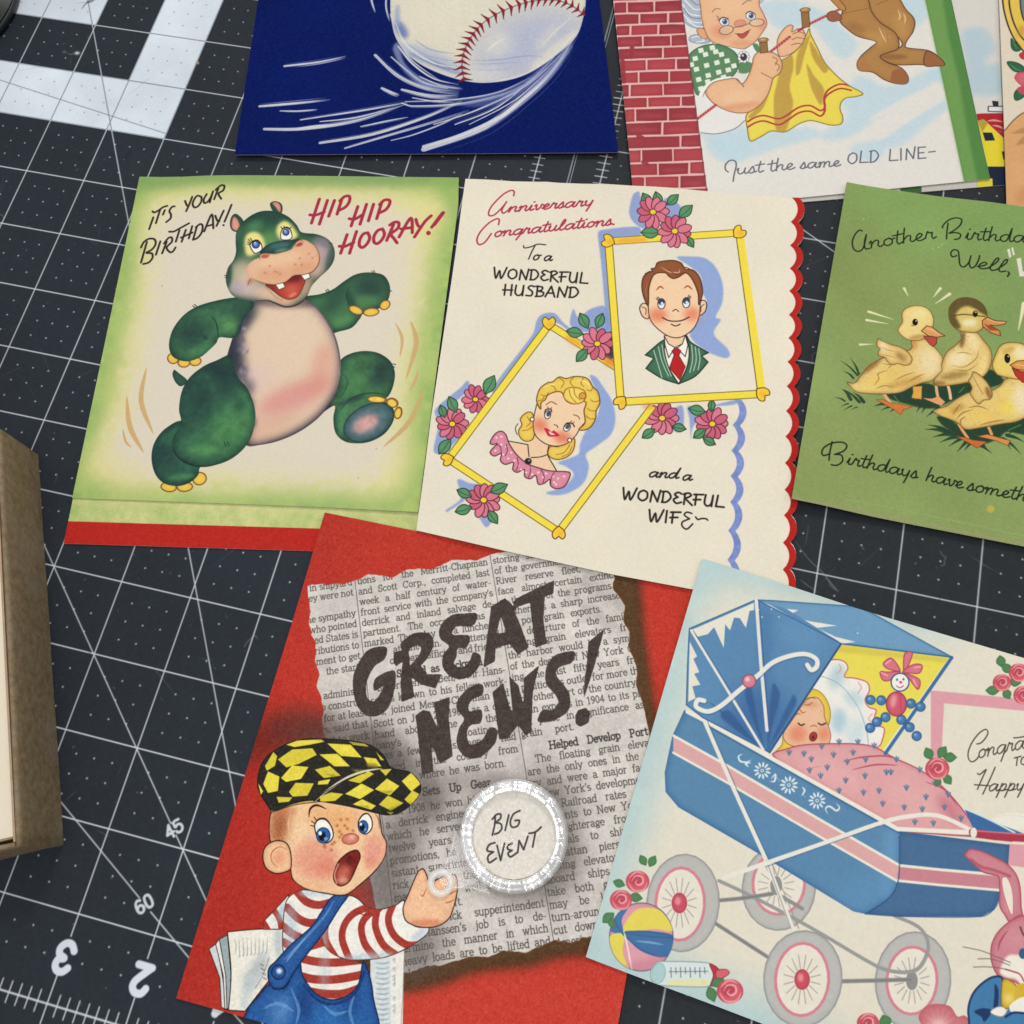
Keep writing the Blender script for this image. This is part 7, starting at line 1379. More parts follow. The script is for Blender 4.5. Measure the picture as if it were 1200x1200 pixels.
    for i, (x, y) in enumerate(((55, 258), (100, 240), (145, 228), (60, 305), (105, 288), (150, 276), (195, 268), (70, 350), (112, 332), (158, 318), (200, 308), (80, 390), (110, 360), (170, 240), (80, 222), (130, 210), (225, 290), (38, 285), (180, 340))): c.fill([(x-13, y-8), (x+9, y-13), (x+14, y+6), (x-8, y+12)], 'e0e4d4', smooth=False, clip=S, a=.95)
    c.stroke([(80, 418), (98, 385), (150, 352), (210, 342)], 4.0, 'e4e2da', taper=0); c.stroke([(88, 425), (108, 390), (160, 358)], .8, '6a7a74', .7)
    for i in range(9):
        a = 2*math.pi*i/9; c.ell(268+18*math.cos(a), 250+18*math.sin(a), 9, 9, 0, 'e6e6e2', line='6c6c70', lw=.4)
    c.ell(268, 250, 15, 17, 0, '26262c'); c.ell(264, 244, 5, 5, 0, 'c8ccd4')
    # rope
    rp = [[(62, 524), (145, 462)], [(385, 228), (470, 162)], [(510, 134), (560, 104), (700, 36)]]
    # arm and hands
    arm = [(102, 400), (130, 365), (180, 350), (235, 345), (262, 368), (290, 330), (305, 285), (312, 250), (335, 228), (385, 228), (420, 245), (437, 280), (428, 320), (398, 345), (388, 380), (370, 425), (330, 470), (280, 495), (215, 492), (150, 465), (112, 430)]
    oh = [(415, 210), (418, 170), (440, 132), (468, 110), (486, 116), (480, 140), (505, 126), (530, 132), (540, 165), (528, 195), (495, 225), (455, 246), (425, 246)]
    c.fill(oh, 'dfae84', line='7c5038', lw=.7, rim='c48458', rimr=1.5)
    # cloth
    cl = [(556, 125), (562, 150), (590, 205), (625, 275), (680, 335), (730, 375), (792, 410), (760, 425), (720, 430), (697, 450), (692, 480), (704, 515), (695, 545), (650, 550), (610, 540), (560, 530), (510, 545), (450, 580), (390, 576), (345, 600), (298, 620), (285, 570), (280, 505), (330, 465), (370, 415), (392, 340), (430, 270), (470, 245), (520, 200), (540, 160)]
    c.fill(cl, 'dfcb48', line='6a5a1c', lw=.8, rim='b89c30', rimr=1.5, rima=.6); C = c.region(cl)
    for p in ([(430, 262), (480, 245), (486, 300), (470, 380), (485, 460), (450, 580), (410, 570), (400, 440), (420, 340)], [(505, 235), (560, 150), (530, 260), (515, 320), (498, 330)], [(545, 280), (575, 330), (620, 390), (610, 460), (590, 440), (560, 370)], [(330, 470), (375, 415), (350, 480), (300, 520), (290, 510)], [(560, 180), (600, 240), (640, 300), (620, 320), (570, 250)]): c.fill(p, 'b08a34', .85, clip=C, blur=.7)
    for off in (0, 24): c.stroke([(286, 535+off), (320, 515+off), (360, 508+off), (420, 522+off*1.1), (460, 505+off), (510, 472+off), (560, 464+off*1.05), (605, 486+off), (625, 470+off*.6), (622, 430+off*.5), (640, 395+off*.8), (690, 370+off*.8), (740, 378+off*.8)], 1.9, 'a82c28', clip=C)
    c.fill(arm, 'dfae84', line='7c5038', lw=.8, rim='c48458', rimr=2); A = c.region(arm); c.air(250, 430, 80, 36, -10, 'e6bb92', .6, A); c.air(240, 470, 100, 16, -10, 'c8845a', .5, A)
    c.stroke([(236, 348), (262, 372), (268, 382)], 1, '7c5038'); c.strokes([[(395, 250), (415, 262), (408, 285)], [(405, 275), (425, 290), (415, 312)], [(345, 320), (375, 335), (398, 345)]], .8, '8c5438')
    c.strokes([[(484, 150), (510, 140), (535, 148)], [(480, 175), (505, 165), (538, 172)], [(478, 198), (505, 190), (525, 195)]], .9, '8c5438')
    for p in rp: c.stroke(p, 2.9, 'a03038', smooth=False)
    for a, b in ((62, 145), (385, 470), (565, 690)):
        for x in range(a, b, 11):
            y = {62: 524-(x-62)*.747, 385: 228-(x-385)*.776, 565: 101-(x-565)*.49}[a]; c.stroke([(x-3, y-7), (x+5, y+6)], .7, 'd88a80', .9)
    for x, y, h in ((356, 200, 34), (540, 78, 44)):
        c.fill([(x-14, y+h), (x-19, y-h+22), (x+15, y-h+18), (x+19, y+h-4)], '8c6232', smooth=False, line='4c3214', lw=.6); c.ell(x-2, y-h+10, 23, 10, -5, 'a3763c', line='4c3214', lw=.6); c.ell(x-4, y-h+7, 14, 4, -5, 'c49a5c')
    # stockings
    B1, B2 = 'a8783c', '8c5c2c'
    s2 = [(790, -30), (810, 20), (850, 85), (900, 120), (935, 150), (965, 195), (930, 220), (868, 245), (890, 268), (940, 285), (1040, 284), (1110, 290), (1152, 284), (1125, 250), (1080, 222), (1000, 212), (978, 205), (985, 180), (1014, 135), (1018, 85), (980, 40), (925, -30)]
    c.fill(s2, B1, line='4a2c14', lw=.9, rim=B2, rimr=3); A = c.region(s2); c.air(960, 120, 30, 60, -20, 'b98c4c', .6, A); c.fill([(1062, 286), (1072, 225), (1130, 245), (1160, 290)], '925a30', clip=A, blur=.3); c.air(930, 250, 60, 12, 0, '7a4c24', .6, A)
    s1 = [(640, -20), (700, 40), (690, 90), (720, 125), (770, 160), (850, 183), (830, 205), (785, 245), (766, 280), (778, 310), (835, 318), (885, 350), (940, 368), (985, 366), (990, 335), (960, 298), (900, 275), (868, 248), (900, 232), (945, 215), (950, 180), (930, 140), (870, 100), (830, 50), (800, -20)]
    c.fill(s1, B1, line='4a2c14', lw=.9, rim=B2, rimr=3); A = c.region(s1); c.air(850, 170, 50, 26, 30, 'b98c4c', .6, A); c.air(760, 120, 40, 20, 20, '8a5a2a', .5, A); c.fill([(915, 340), (925, 310), (965, 305), (1000, 345), (990, 375), (920, 365)], '925a30', clip=A, blur=.3); c.fill([(770, 255), (800, 262), (822, 285), (815, 318), (760, 315)], 'a86f3a', .8, clip=A, blur=.3)
    c.fill([(636, 60), (660, 48), (690, 62), (696, 85), (660, 95), (638, 85)], '8f5236', line='4a2c14', lw=.6); c.fill([(645, -10), (668, -20), (715, 30), (712, 48), (690, 40)], 'b07c3c', line='4a2c14', lw=.6)
    for p in ([(862, 120), (880, 160), (895, 185)], [(880, 130), (895, 165)], [(905, 155), (915, 180)], [(945, 40), (955, 70), (950, 90)], [(970, 55), (978, 80), (975, 105)], [(958, 45), (966, 75)]): c.stroke(p, 1.4, 'd9bf8c', .9, taper=2)
    c.stroke([(700, 60), (750, 50), (820, 35)], .8, '6a4420', .6); c.stroke([(905, 0), (850, 20)], .8, '6a4420', .6)
    # chimney bricks
    c.zf(710, 0, 5.217)
    c.fill([(30, -60), (440, -60), (455, 0), (480, 170), (520, 450), (570, 820), (618, 1175), (640, 1360), (170, 1360), (158, 1150), (130, 850), (95, 430), (60, 100)], 'd9aaa4', smooth=False)
    yb = [-55, 12, 85, 155, 222, 295, 367, 440, 515, 597, 665, 750, 835, 915, 1000, 1080, 1162, 1245, 1330]
    js = [[200], [130, 295], [205, 380], [150, 320], [225, 397], [350], [248, 430], [200, 387], [145, 350], [255, 460], [180, 380], [345], [455], [218, 410], [318, 510], [240, 450], [350], [260, 480]]
    rg = np.random.default_rng(5)
    for i in range(len(yb)-1):
        ym = (yb[i]+yb[i+1])/2; x0 = 48+ym*.098; x1 = 457+ym*.137
        xs = [x0-2]+js[i]+[x1]
        for j in range(len(xs)-1):
            a, b = xs[j]+(6 if j else 0), xs[j+1]-(6 if j < len(xs)-2 else 0)
            f = lambda x: -(x-x0)*.033
            j4 = rg.uniform(-3, 3, 4); t, bt = yb[i]+6, yb[i+1]-6
            c.fill([(a+j4[0], t+f(a)), ((a+b)/2, t+f((a+b)/2)+rg.uniform(-2, 2)), (b, t+f(b)+j4[1]), (b+j4[2], bt+f(b)), ((a+b)/2, bt+f((a+b)/2)+rg.uniform(-2, 2)), (a, bt+f(a)+j4[3])], ['9c2630', '8c1c28', 'a8323a', '92202c'][rg.integers(4)], smooth=False, rim='741620', rimr=2.0, rima=.5)
            if rg.random() < .5: c.air((a+b)/2, (t+bt)/2, (b-a)*.4, 14, 0, 'b0444a', .4)
    for p in ([(160, 290), (155, 350)], [(100, 370), (110, 500)], [(200, 830), (235, 850)], [(230, 990), (250, 1005)]): c.stroke(p, 5, '8c1c28', .9)
    c.stroke([(455, 0), (482, 170), (520, 450), (570, 820), (618, 1175)], 1.2, '6c1c24', .7)
    # green pole
    c.zf(1040, 0, 4.615)
    c.fill([(180, -120), (320, -120), (345, 0), (450, 480), (520, 820), (556, 968), (575, 1080), (430, 1080), (415, 980), (300, 440), (205, 0)], '4a7c38', smooth=False)
    c.fill([(180, -120), (240, -120), (300, 0), (330, 200), (390, 450), (430, 700), (490, 990), (500, 1080), (430, 1080), (415, 980), (300, 440), (205, 0)], '68934a', smooth=False, blur=1.2, a=.95)
    c.stroke([(345, 0), (450, 480), (520, 820), (556, 968)], 1.2, '37602c', .7, smooth=False)
    c.zf(*P); c.fill([(1062, 286), (1072, 225), (1125, 250), (1152, 284), (1110, 291)], '925a30', line='4a2c14', lw=.8)
    # writing
    c.zf(830, 160, 4.2857); K = '585c66'
    c.strokes([[(100, 178), (86, 165), (88, 140), (110, 120), (136, 124), (140, 150), (130, 190), (125, 225)]], 1.4, K)
    write(c, 'ust', (142, 190), (275, 178), 30, K, 1.35, slant=.2); write(c, 'the', (305, 176), (434, 163), 30, K, 1.35, slant=.15); write(c, 'same', (462, 162), (664, 148), 28, K, 1.35, slant=.2)
    write(c, 'OLD', (697, 138), (862, 126), 60, K, 1.35, CAPS, .12); write(c, 'LINe-', (903, 124), (1150, 104), 58, K, 1.35, CAPS, .08)
    c.zf(0, 0, 1); c.img *= (1+.009*c.noise(3))[..., None]; c.grain(.008)
    return c
def paint_oldb():
    c = Canvas('oldb', OLDB_OUT[0], OLDB_OUT[1], OLDB_OUT, .05, 'cfcac2', ppi=130, seed=18)
    c.zf(1100, 0, 12)
    for p in ([(320, 450), (420, 400), (560, 380), (680, 420), (760, 560), (800, 700), (700, 800), (640, 900), (700, 920), (850, 900), (900, 1300), (440, 1300), (380, 900)],): c.fill(p, 'a9bfc9', .85, blur=3)
    c.zf(1120, 140, 10)
    c.fill([(240, 550), (700, 550), (700, 900), (240, 900)], '1a2338', smooth=False)
    c.fill([(180, -20), (330, 0), (550, 215), (575, 230), (600, 300), (600, 552), (200, 552)], 'd9c733', smooth=False)
    c.fill([(200, -60), (300, -70), (800, -80), (800, 330), (560, 215), (330, 0), (255, 15)], 'a3262a', smooth=False)
    for p in ([(370, 20), (450, 10), (560, 30)], [(430, 70), (500, 80), (560, 110)], [(500, 130), (560, 150)]): c.stroke(p, 2.4, 'dcb0a8', .8, taper=2)
    c.fill([(255, 15), (320, -5), (375, 50), (310, 150)], 'a8963c', smooth=False)
    c.fill([(315, 152), (425, 155), (460, 245), (345, 250)], '1c2434', smooth=False); c.fill([(540, 375), (600, 380), (600, 470), (560, 470)], '2c2a20', smooth=False)
    c.zf(1040, 0, 4.615); c.fill([(545, 575), (630, 575), (630, 605), (545, 602)], 'd6d6d2', line='2c2c30', lw=.9, smooth=False); c.fill([(565, 545), (600, 548), (600, 578), (572, 576)], '26282e', smooth=False)
    c.zf(1120, 140, 10); c.fill([(250, 700), (430, 690), (440, 900), (250, 900)], 'd2c23c', smooth=False); c.fill([(-2000, 700), (250, 700), (250, 900), (-2000, 1200)], 'bcb8b0', smooth=False); c.fill([(-650, 790), (-400, 775), (-400, 900), (-650, 900)], '3a5c34', smooth=False)
    c.zf(0, 0, 1); c.grain(.008)
    return c
def paint_peach():
    c = Canvas('peach', PEACH_OUT[0], PEACH_OUT[1], PEACH_OUT, .11, 'd6c9b4', ppi=130, seed=19)
    c.zf(1100, 0, 12)
    for w, k in ((100, '2c2018'), (70, '2c2018')): pass
    c.fill([(905, -300), (900, 0), (930, 200), (1000, 420), (1100, 600), (1300, 800), (2400, 1100), (2400, -600)], 'd8b84c', line='2c2018', lw=1.6)
    c.stroke([(995, -300), (990, 0), (1020, 200), (1090, 400), (1200, 560), (1500, 800)], 1.6, '2c2018'); c.stroke([(950, 0), (965, 150), (1040, 380), (1150, 570), (1300, 720)], 2.6, 'dfb964', .9); c.air(1160, 440, 60, 90, 30, 'b88a34', .6)
    c.fill([(1150, -300), (1145, 0), (1170, 200), (1230, 330), (1500, 600), (2400, 800), (2400, -600)], '6c7c84', line='2c2018', lw=1.4)
    for p in ([(1020, 540), (1060, 580), (1130, 640), (1155, 690), (1120, 720), (1060, 715), (1020, 660)], [(962, 872), (1060, 870), (1160, 910), (1240, 990), (1180, 1020), (1080, 1010), (1010, 960)], [(1180, 1250), (1100, 1260), (1060, 1330), (1080, 1410), (1160, 1390), (1230, 1320)]): c.fill(p, '28603c', line='183c28', lw=.6, rim='1c4830', rimr=1.5)
    c.stroke([(1040, 580), (1100, 680)], 1, '6aa07c', .6); c.stroke([(1000, 900), (1080, 970), (1160, 990)], 2, '5a9470', .6, taper=2)
    c.fill([(1130, 770), (1180, 730), (1260, 720), (1260, 830), (1170, 830)], 'b8343c', rim='8c1c28', rimr=1.5)
    c.fill([(1065, 1100), (1100, 1030), (1180, 1010), (1400, 1020), (1500, 1200), (1200, 1220), (1130, 1180)], 'c9606c', rim='a43c4c', rimr=2); c.fill([(1100, 1300-50), (1180, 1210), (1400, 1230), (1400, 1330), (1180, 1330)], 'b84656')
    c.zf(1120, 140, 10)
    pe = [(560, 150), (600, 100), (640, 50), (700, -10), (800, -80), (1400, -200), (2600, 0), (2600, 2000), (400, 2000), (500, 600)]
    c.fill(pe, 'cf9c68', line='6c5434', lw=1.2); A = c.region(pe)
    c.air(760, 700, 120, 200, 0, 'd7a472', .5, A); c.fill([(640, 165), (720, 130), (800, 95), (820, 160), (740, 165)], 'a87c4c', .8, clip=A, blur=.6); c.fill([(710, 305), (740, 250), (800, 200), (900, 200), (900, 290), (780, 290)], 'a87c4c', .8, clip=A, blur=.6); c.air(790, 900, 90, 110, 0, 'c08050', .6, A)
    c.zf(0, 0, 1); c.img *= (1+.009*c.noise(3))[..., None]; c.grain(.008)
    return c
CDUCK = paint_duck(); CBLUE = paint_blue(); COLD = paint_old(); COLDB = paint_oldb(); CPEACH = paint_peach()
LAYERS[2:2] = [('blue', CBLUE, BLUE_OUT), ('oldb', COLDB, OLDB_OUT), ('old', COLD, OLD_OUT), ('peach', CPEACH, PEACH_OUT)]
LAYERS += [('duck', CDUCK, DUCK_OUT)]
# ---------------------------------------------------------------- helpers
def srgb(h):
    c = hexc(h); return tuple(float(v) for v in np.where(c <= .04045, c/12.92, ((c+.055)/1.055)**2.4))+(1.,)
def image_from(cv):
    h, w = cv.img.shape[:2]
    im = bpy.data.images.new(cv.name+'_print', w, h, alpha=False, float_buffer=False)
    buf = np.ones((h, w, 4), np.float32); buf[..., :3] = cv.img[::-1]
    im.pixels.foreach_set(buf.ravel()); im.update(); im.pack()
    return im
def new_mat(name):
    m = bpy.data.materials.new(name); m.use_nodes = True
    return m, m.node_tree.nodes, m.node_tree.links, m.node_tree.nodes['Principled BSDF']
def print_mat(name, cv, rough=.72, spec=.13, bump=.06, scale=9000, coat=0):
    m, N, L, b = new_mat(name)
    t = N.new('ShaderNodeTexImage'); t.image = image_from(cv); t.interpolation = 'Cubic'; t.extension = 'EXTEND'
    L.new(t.outputs[0], b.inputs['Base Color'])
    b.inputs['Roughness'].default_value = rough; b.inputs['Specular IOR Level'].default_value = spec
    g = N.new('ShaderNodeNewGeometry'); n = N.new('ShaderNodeTexNoise'); n.inputs['Scale'].default_value = scale*.25; n.inputs['Detail'].default_value = 4
    L.new(g.outputs['Position'], n.inputs['Vector'])
    n2 = N.new('ShaderNodeTexNoise'); n2.inputs['Scale'].default_value = 55; L.new(g.outputs['Position'], n2.inputs['Vector'])
    r = N.new('ShaderNodeMapRange'); r.inputs[3].default_value = rough-.08; r.inputs[4].default_value = min(1, rough+.08); L.new(n2.outputs[0], r.inputs[0]); L.new(r.outputs[0], b.inputs['Roughness'])
    bp = N.new('ShaderNodeBump'); bp.inputs["Strength"].default_value = bump*3; bp.inputs['Distance'].default_value = .00008; L.new(n.outputs[0], bp.inputs['Height']); L.new(bp.outputs[0], b.inputs['Normal'])
    return m
def plain_mat(name, col, rough=.7, spec=.3, var=.06, scale=400, col2=None, bump=.3, dist=.0001):
    m, N, L, b = new_mat(name)
    n = N.new('ShaderNodeTexNoise'); n.inputs['Scale'].default_value = scale; n.inputs['Detail'].default_value = 6; n.inputs['Roughness'].default_value = .65
    g = N.new('ShaderNodeNewGeometry'); L.new(g.outputs['Position'], n.inputs['Vector'])
    cr = N.new('ShaderNodeValToRGB'); c = srgb(col); d = srgb(col2) if col2 else tuple(v*(1-var*2) for v in c[:3])+(1,)
    cr.color_ramp.elements[0].position = .35; cr.color_ramp.elements[1].position = .65
    cr.color_ramp.elements[0].color = d; cr.color_ramp.elements[1].color = c
    L.new(n.outputs[0], cr.inputs[0]); L.new(cr.outputs[0], b.inputs['Base Color'])
    b.inputs['Roughness'].default_value = rough; b.inputs['Specular IOR Level'].default_value = spec
    bp = N.new('ShaderNodeBump'); bp.inputs['Strength'].default_value = bump; bp.inputs['Distance'].default_value = dist; L.new(n.outputs[0], bp.inputs['Height']); L.new(bp.outputs[0], b.inputs['Normal'])
    return m
def thing(name, label, cat, loc=(0, 0, 0), group=None):
    o = bpy.data.objects.new(name, None); C.objects.link(o); o.location = loc; o.empty_display_size = .01
    o['label'] = label; o['category'] = cat
    if group: o['group'] = group
    return o
def link_mesh(name, me, parent=None):
    o = bpy.data.objects.new(name, me); C.objects.link(o)
    if parent is not None:
        o.parent = parent; o.matrix_parent_inverse = Matrix.Translation(-Vector(parent.location)) if parent.parent is None else Matrix()
    return o
def grp(o, **k):
    for a, b in k.items(): o[a] = b
    return o

# ---------------------------------------------------------------- how high things already lie, so that sheets rest on each other (inches)
GX0, GY0, GS = -10., -4.5, .05
GNX, GNY = 540, 480
HF = np.zeros((GNY, GNX))
def g_mask(P):
    Q = (np.asarray(P)[:, :2]-[GX0, GY0])/GS
    return raster(Q, 0, 0, GNX, GNY, 2) > .5
def sample(F, x, y):
    fx = np.clip((x-GX0)/GS-.5, 0, GNX-1.001); fy = np.clip((y-GY0)/GS-.5, 0, GNY-1.001)
    i = fx.astype(int); j = fy.astype(int); a = fx-i; b = fy-j
    return (F[j, i]*(1-a)+F[j, i+1]*a)*(1-b)+(F[j+1, i]*(1-a)+F[j+1, i+1]*a)*b
def drape(r=11):
    """a stiff sheet laid over what is there: dilate, then smooth"""
    F = HF.copy()
    for ax in (0, 1):
        G = F.copy()
        for s in range(1, r+1):
            for d in (-s, s): G = np.maximum(G, np.roll(F, d, ax))
        F = G
    return box_blur(F, r*.36)
def sheet(name, outline, lift, th, cv, mat, edge, parent, z0, cut=.35):
    """one paper panel. outline: photograph points; lift(x, y): height of its underside in inches"""
    px = np.array(outline, float)
    z = np.full(len(px), z0)
    for _ in range(4):
        W = unproj(px, z); z = lift(W[:, 0], W[:, 1])+th
    W = unproj(px, z)
    bm = bmesh.new()
    vs = [bm.verts.new((p[0], p[1], 0)) for p in W]
    f = bm.faces.new(vs); f.normal_update()
    if f.normal.z < 0: f.normal_flip()
    x0, x1, y0, y1 = W[:, 0].min(), W[:, 0].max(), W[:, 1].min(), W[:, 1].max()
    for k in range(1, int((x1-x0)/cut)+1):
        bmesh.ops.bisect_plane(bm, geom=bm.verts[:]+bm.edges[:]+bm.faces[:], plane_co=(x0+k*cut, 0, 0), plane_no=(1, 0, 0), dist=1e-5)
    for k in range(1, int((y1-y0)/cut)+1):
        bmesh.ops.bisect_plane(bm, geom=bm.verts[:]+bm.edges[:]+bm.faces[:], plane_co=(0, y0+k*cut, 0), plane_no=(0, 1, 0), dist=1e-5)
    bm.verts.ensure_lookup_table(); bm.verts.index_update()
    V = np.array([v.co[:] for v in bm.verts]); n = len(V)
    F = [[v.index for v in q.verts] for q in bm.faces]
    bound = [(e.verts[0].index, e.verts[1].index) for e in bm.edges if len(e.link_faces) == 1]
    orient = {}
    for q in F:
        for a, b in zip(q, q[1:]+q[:1]): orient[(a, b)] = 1
    bm.free()
    lo = lift(V[:, 0], V[:, 1])
    top = np.c_[V[:, :2], lo+th]; bot = np.c_[V[:, :2], lo]
    verts = [top, bot]; faces = [q for q in F]+[[i+n for i in q[::-1]] for q in F]
    mi = [0]*len(F)+[1]*len(F); k = 2*n; side = []
    for a, b in bound:
        if (a, b) not in orient: a, b = b, a
        side.append(np.array([top[a], bot[a], bot[b], top[b]])); faces.append([k, k+1, k+2, k+3]); mi.append(1); k += 4
    verts = np.concatenate(verts+side)
    me = bpy.data.meshes.new(name); me.from_pydata([tuple(v*IN) for v in verts], [], faces)
    me.materials.append(mat); me.materials.append(edge)
    me.polygons.foreach_set('material_index', mi)
    me.polygons.foreach_set('use_smooth', [True]*(2*len(F))+[False]*len(side))
    uv = me.uv_layers.new(name='print')
    cc = cv.px_flat(proj(verts)) if cv is not None else np.zeros((len(verts), 2))
    W_, H_ = (cv.W, cv.H) if cv is not None else (1, 1)
    li = np.empty(len(me.loops), int); me.loops.foreach_get('vertex_index', li)
    uv.data.foreach_set('uv', np.c_[cc[li, 0]/W_, 1-cc[li, 1]/H_].astype(np.float32).ravel())
    me.update()
    o = link_mesh(name, me, parent)
    # update the height map
    Wb = W
    M = g_mask(Wb)
    yy, xx = np.nonzero(M); X = GX0+(xx+.5)*GS; Y = GY0+(yy+.5)*GS
    HF[yy, xx] = lift(X, Y)+th
    return o, W

PAPER_EDGE = plain_mat('paper_edge', 'd8cfc0', .9, .1, .05, 3000)
EDGE_BLUE = plain_mat('paper_edge_blue', 'a58f92', .9, .1, .05, 3000)
EDGE_GREY = plain_mat('paper_edge_tan', 'a99f8a', .9, .1, .05, 3000)
TH = .013
FIN = {'blue': (.8, .03), 'old': (.5, .26), 'peach': (.6, .2), 'hippo': (.62, .18), 'news': (.74, .10), 'anniv': (.78, .10), 'baby': (.55, .22), 'duck': (.68, .10)}   # roughness and gloss of each card stock
def card(name_label, cat_group, z0, back_out, front_out, cvf, cvb, amp, fold, edge=None, springs=.03, seed=0, inner=None):
    """folded card: back panel on what lies below, front panel springing open away from the fold (unit vector in the mat plane)"""
    S = drape(); rg = np.random.default_rng(seed)
    Wf = unproj(front_out, z0)[:, :2]; cen = Wf.mean(0); ext = np.abs((Wf-cen)@fold).max()
    a1, a2, p1, p2 = rg.uniform(.5, 1), rg.uniform(.5, 1), rg.uniform(0, 6), rg.uniform(0, 6)
    def wav(x, y): return .004+.006*(1+np.sin(x*.9*a1+p1)*np.cos(y*.8*a2+p2))
    def lb(x, y): return sample(S, x, y)+.003+wav(x, y)*.6
    def lf(x, y):
        t = np.clip((((x-cen[0])*fold[0]+(y-cen[1])*fold[1])/ext+1)/2, 0, 1)
        return lb(x, y)+TH+.004+springs*t**1.3+wav(x, y)*.5+amp*np.clip(t-.6, 0, 1)**2*4
    loc = (*(np.append(cen, 0)*IN),)
    t = thing('greeting_card', name_label, 'greeting card', loc, cat_group)
    e = edge or PAPER_EDGE
    blank = e
    ob, _ = sheet('back_panel', back_out, lb, TH, cvb, print_mat('inside_print', cvb) if cvb is not None else blank, e, t, z0)
    of, W = sheet('front_panel', front_out, lf, TH, cvf, print_mat('front_print', cvf, *FIN[cvf.name]), e, t, z0)
    return t, lf, W
def inset(P, d=1.2):
    """the same outline a touch smaller, for the panel underneath"""
    P = np.array(P, float); c = P.mean(0); v = P-c
    return c+v*(1-d/np.linalg.norm(v, axis=1).mean())

# ---------------------------------------------------------------- table, the two cutting mats
tb = plain_mat('table_wood', '8c6a48', .6, .3, .2, 60)
me = bpy.data.meshes.new('table_top'); z = -.16
x0, y0, x1, y1 = -30, -24, 38, 40
me.from_pydata([(a*IN, b*IN, c*IN) for a, b, c in ((x0, y0, z), (x1, y0, z), (x1, y1, z), (x0, y1, z), (x0, y0, z-1), (x1, y0, z-1), (x1, y1, z-1), (x0, y1, z-1))], [], [(0, 1, 2, 3), (7, 6, 5, 4), (0, 4, 5, 1), (1, 5, 6, 2), (2, 6, 7, 3), (3, 7, 4, 0)])
me.materials.append(tb); grp(link_mesh('table_top', me), kind='structure')
MATM = {}
def mat_slab(rect, cv, label):
    x0, y0, x1, y1 = rect; t = .12; r = .0
    bm = bmesh.new(); uvl = bm.loops.layers.uv.new('print')
    b = .02
    ring = [(x0, y0), (x1, y0), (x1, y1), (x0, y1)]
    def lv(o, z): return [bm.verts.new(((x+(-1 if i in (1, 2) else 1)*o)*IN, (y+(-1 if i in (2, 3) else 1)*o)*IN, z*IN)) for i, (x, y) in enumerate(ring)]
    A, B, D = lv(b, 0), lv(0, -b), lv(0, -t)
    f = bm.faces.new(A); f.material_index = 0
    for P, Q in ((B, A), (D, B)):
        for i in range(4):
            q = bm.faces.new((P[i], P[(i+1) % 4], Q[(i+1) % 4], Q[i])); q.material_index = 1
    bm.faces.new(D[::-1]).material_index = 1
    for l in f.loops:
        p = cv.w2c(np.array([[l.vert.co.x/IN, l.vert.co.y/IN]]))[0]; l[uvl].uv = (p[0]/cv.W, 1-p[1]/cv.H)
    me = bpy.data.meshes.new('cutting_mat'); bm.to_mesh(me); bm.free()
    me.materials.append(print_mat('mat_vinyl', cv, .62, .16, .16, 14000)); me.materials.append(plain_mat('mat_edge', '8f9599', .6, .3))
    o = link_mesh('cutting_mat', me); grp(o, label=label, category='cutting mat', group='cutting mats under the cards')
mat_slab(MAT1, CM1, 'dark self-healing cutting mat with broad white bars and the upside-down numerals 3 and 2')
mat_slab(MAT2, CM2, 'dark gridded cutting mat without white bars, lying under the green duckling card')

# ---------------------------------------------------------------- cards, from the lowest up
def unit(a, b):
    v = unproj([b], .05)[0, :2]-unproj([a], .05)[0, :2]; return v/np.linalg.norm(v)
G = 'vintage greeting cards laid out on the cutting mats'
card('dark blue card with a white baseball streaking across it, at the top of the picture', G, .06, inset(BLUE_OUT, 1.0), BLUE_OUT, CBLUE, None, .0, -unit(BLUE_OUT[3], BLUE_OUT[0]), EDGE_BLUE, .045, 1)
card('white washing-line card with a granny, a yellow cloth and a red brick chimney', G, .06, OLDB_OUT, OLD_OUT, COLD, COLDB, .0, unit(OLD_OUT[0], OLD_OUT[1]), None, .012, 2)
card('cream and peach card with pink roses, at the right edge beside the washing-line card', G, .09, inset(PEACH_OUT, 1.5), PEACH_OUT, CPEACH, None, 0, unit(PEACH_OUT[0], PEACH_OUT[1]), None, .035, 3)
card('green-bordered birthday card with a dancing hippo and a red strip along the bottom', G, .05, HIP_BACK, HIP_FRONT, CHIP, CHIPB, .0, unit(HIP_FRONT[0], HIP_FRONT[1]), None, .035, 4)
news, news_lift, _ = card('red GREAT NEWS card with a newsboy and a round clear lens over BIG EVENT', G, .11, inset(NEWS_OUT, 1.2), NEWS_OUT, CNEWS, None, .0, unit(NEWS_OUT[0], NEWS_OUT[1]), None, .05, 5)
card('cream anniversary card with two yellow portrait frames and a scalloped red edge', G, .15, inset(ANN_FRONT, 1.2), ANN_FRONT, CANN, None, .0, unit(ANN_FRONT[0], ANN_FRONT[4]), None, .045, 6)
card('pale blue card with a sleeping baby in a blue pram and a pink rabbit', G, .19, inset(BABY_OUT, 1.5), BABY_OUT, CBABY, None, .0, unit(BABY_OUT[0], BABY_OUT[1]), None, .04, 7)
card('olive green birthday card with three yellow ducklings on grass', G, .13, inset(DUCK_OUT, 1.5), DUCK_OUT, CDUCK, None, .0, unit(DUCK_OUT[0], DUCK_OUT[3]), EDGE_GREY, .055, 8)

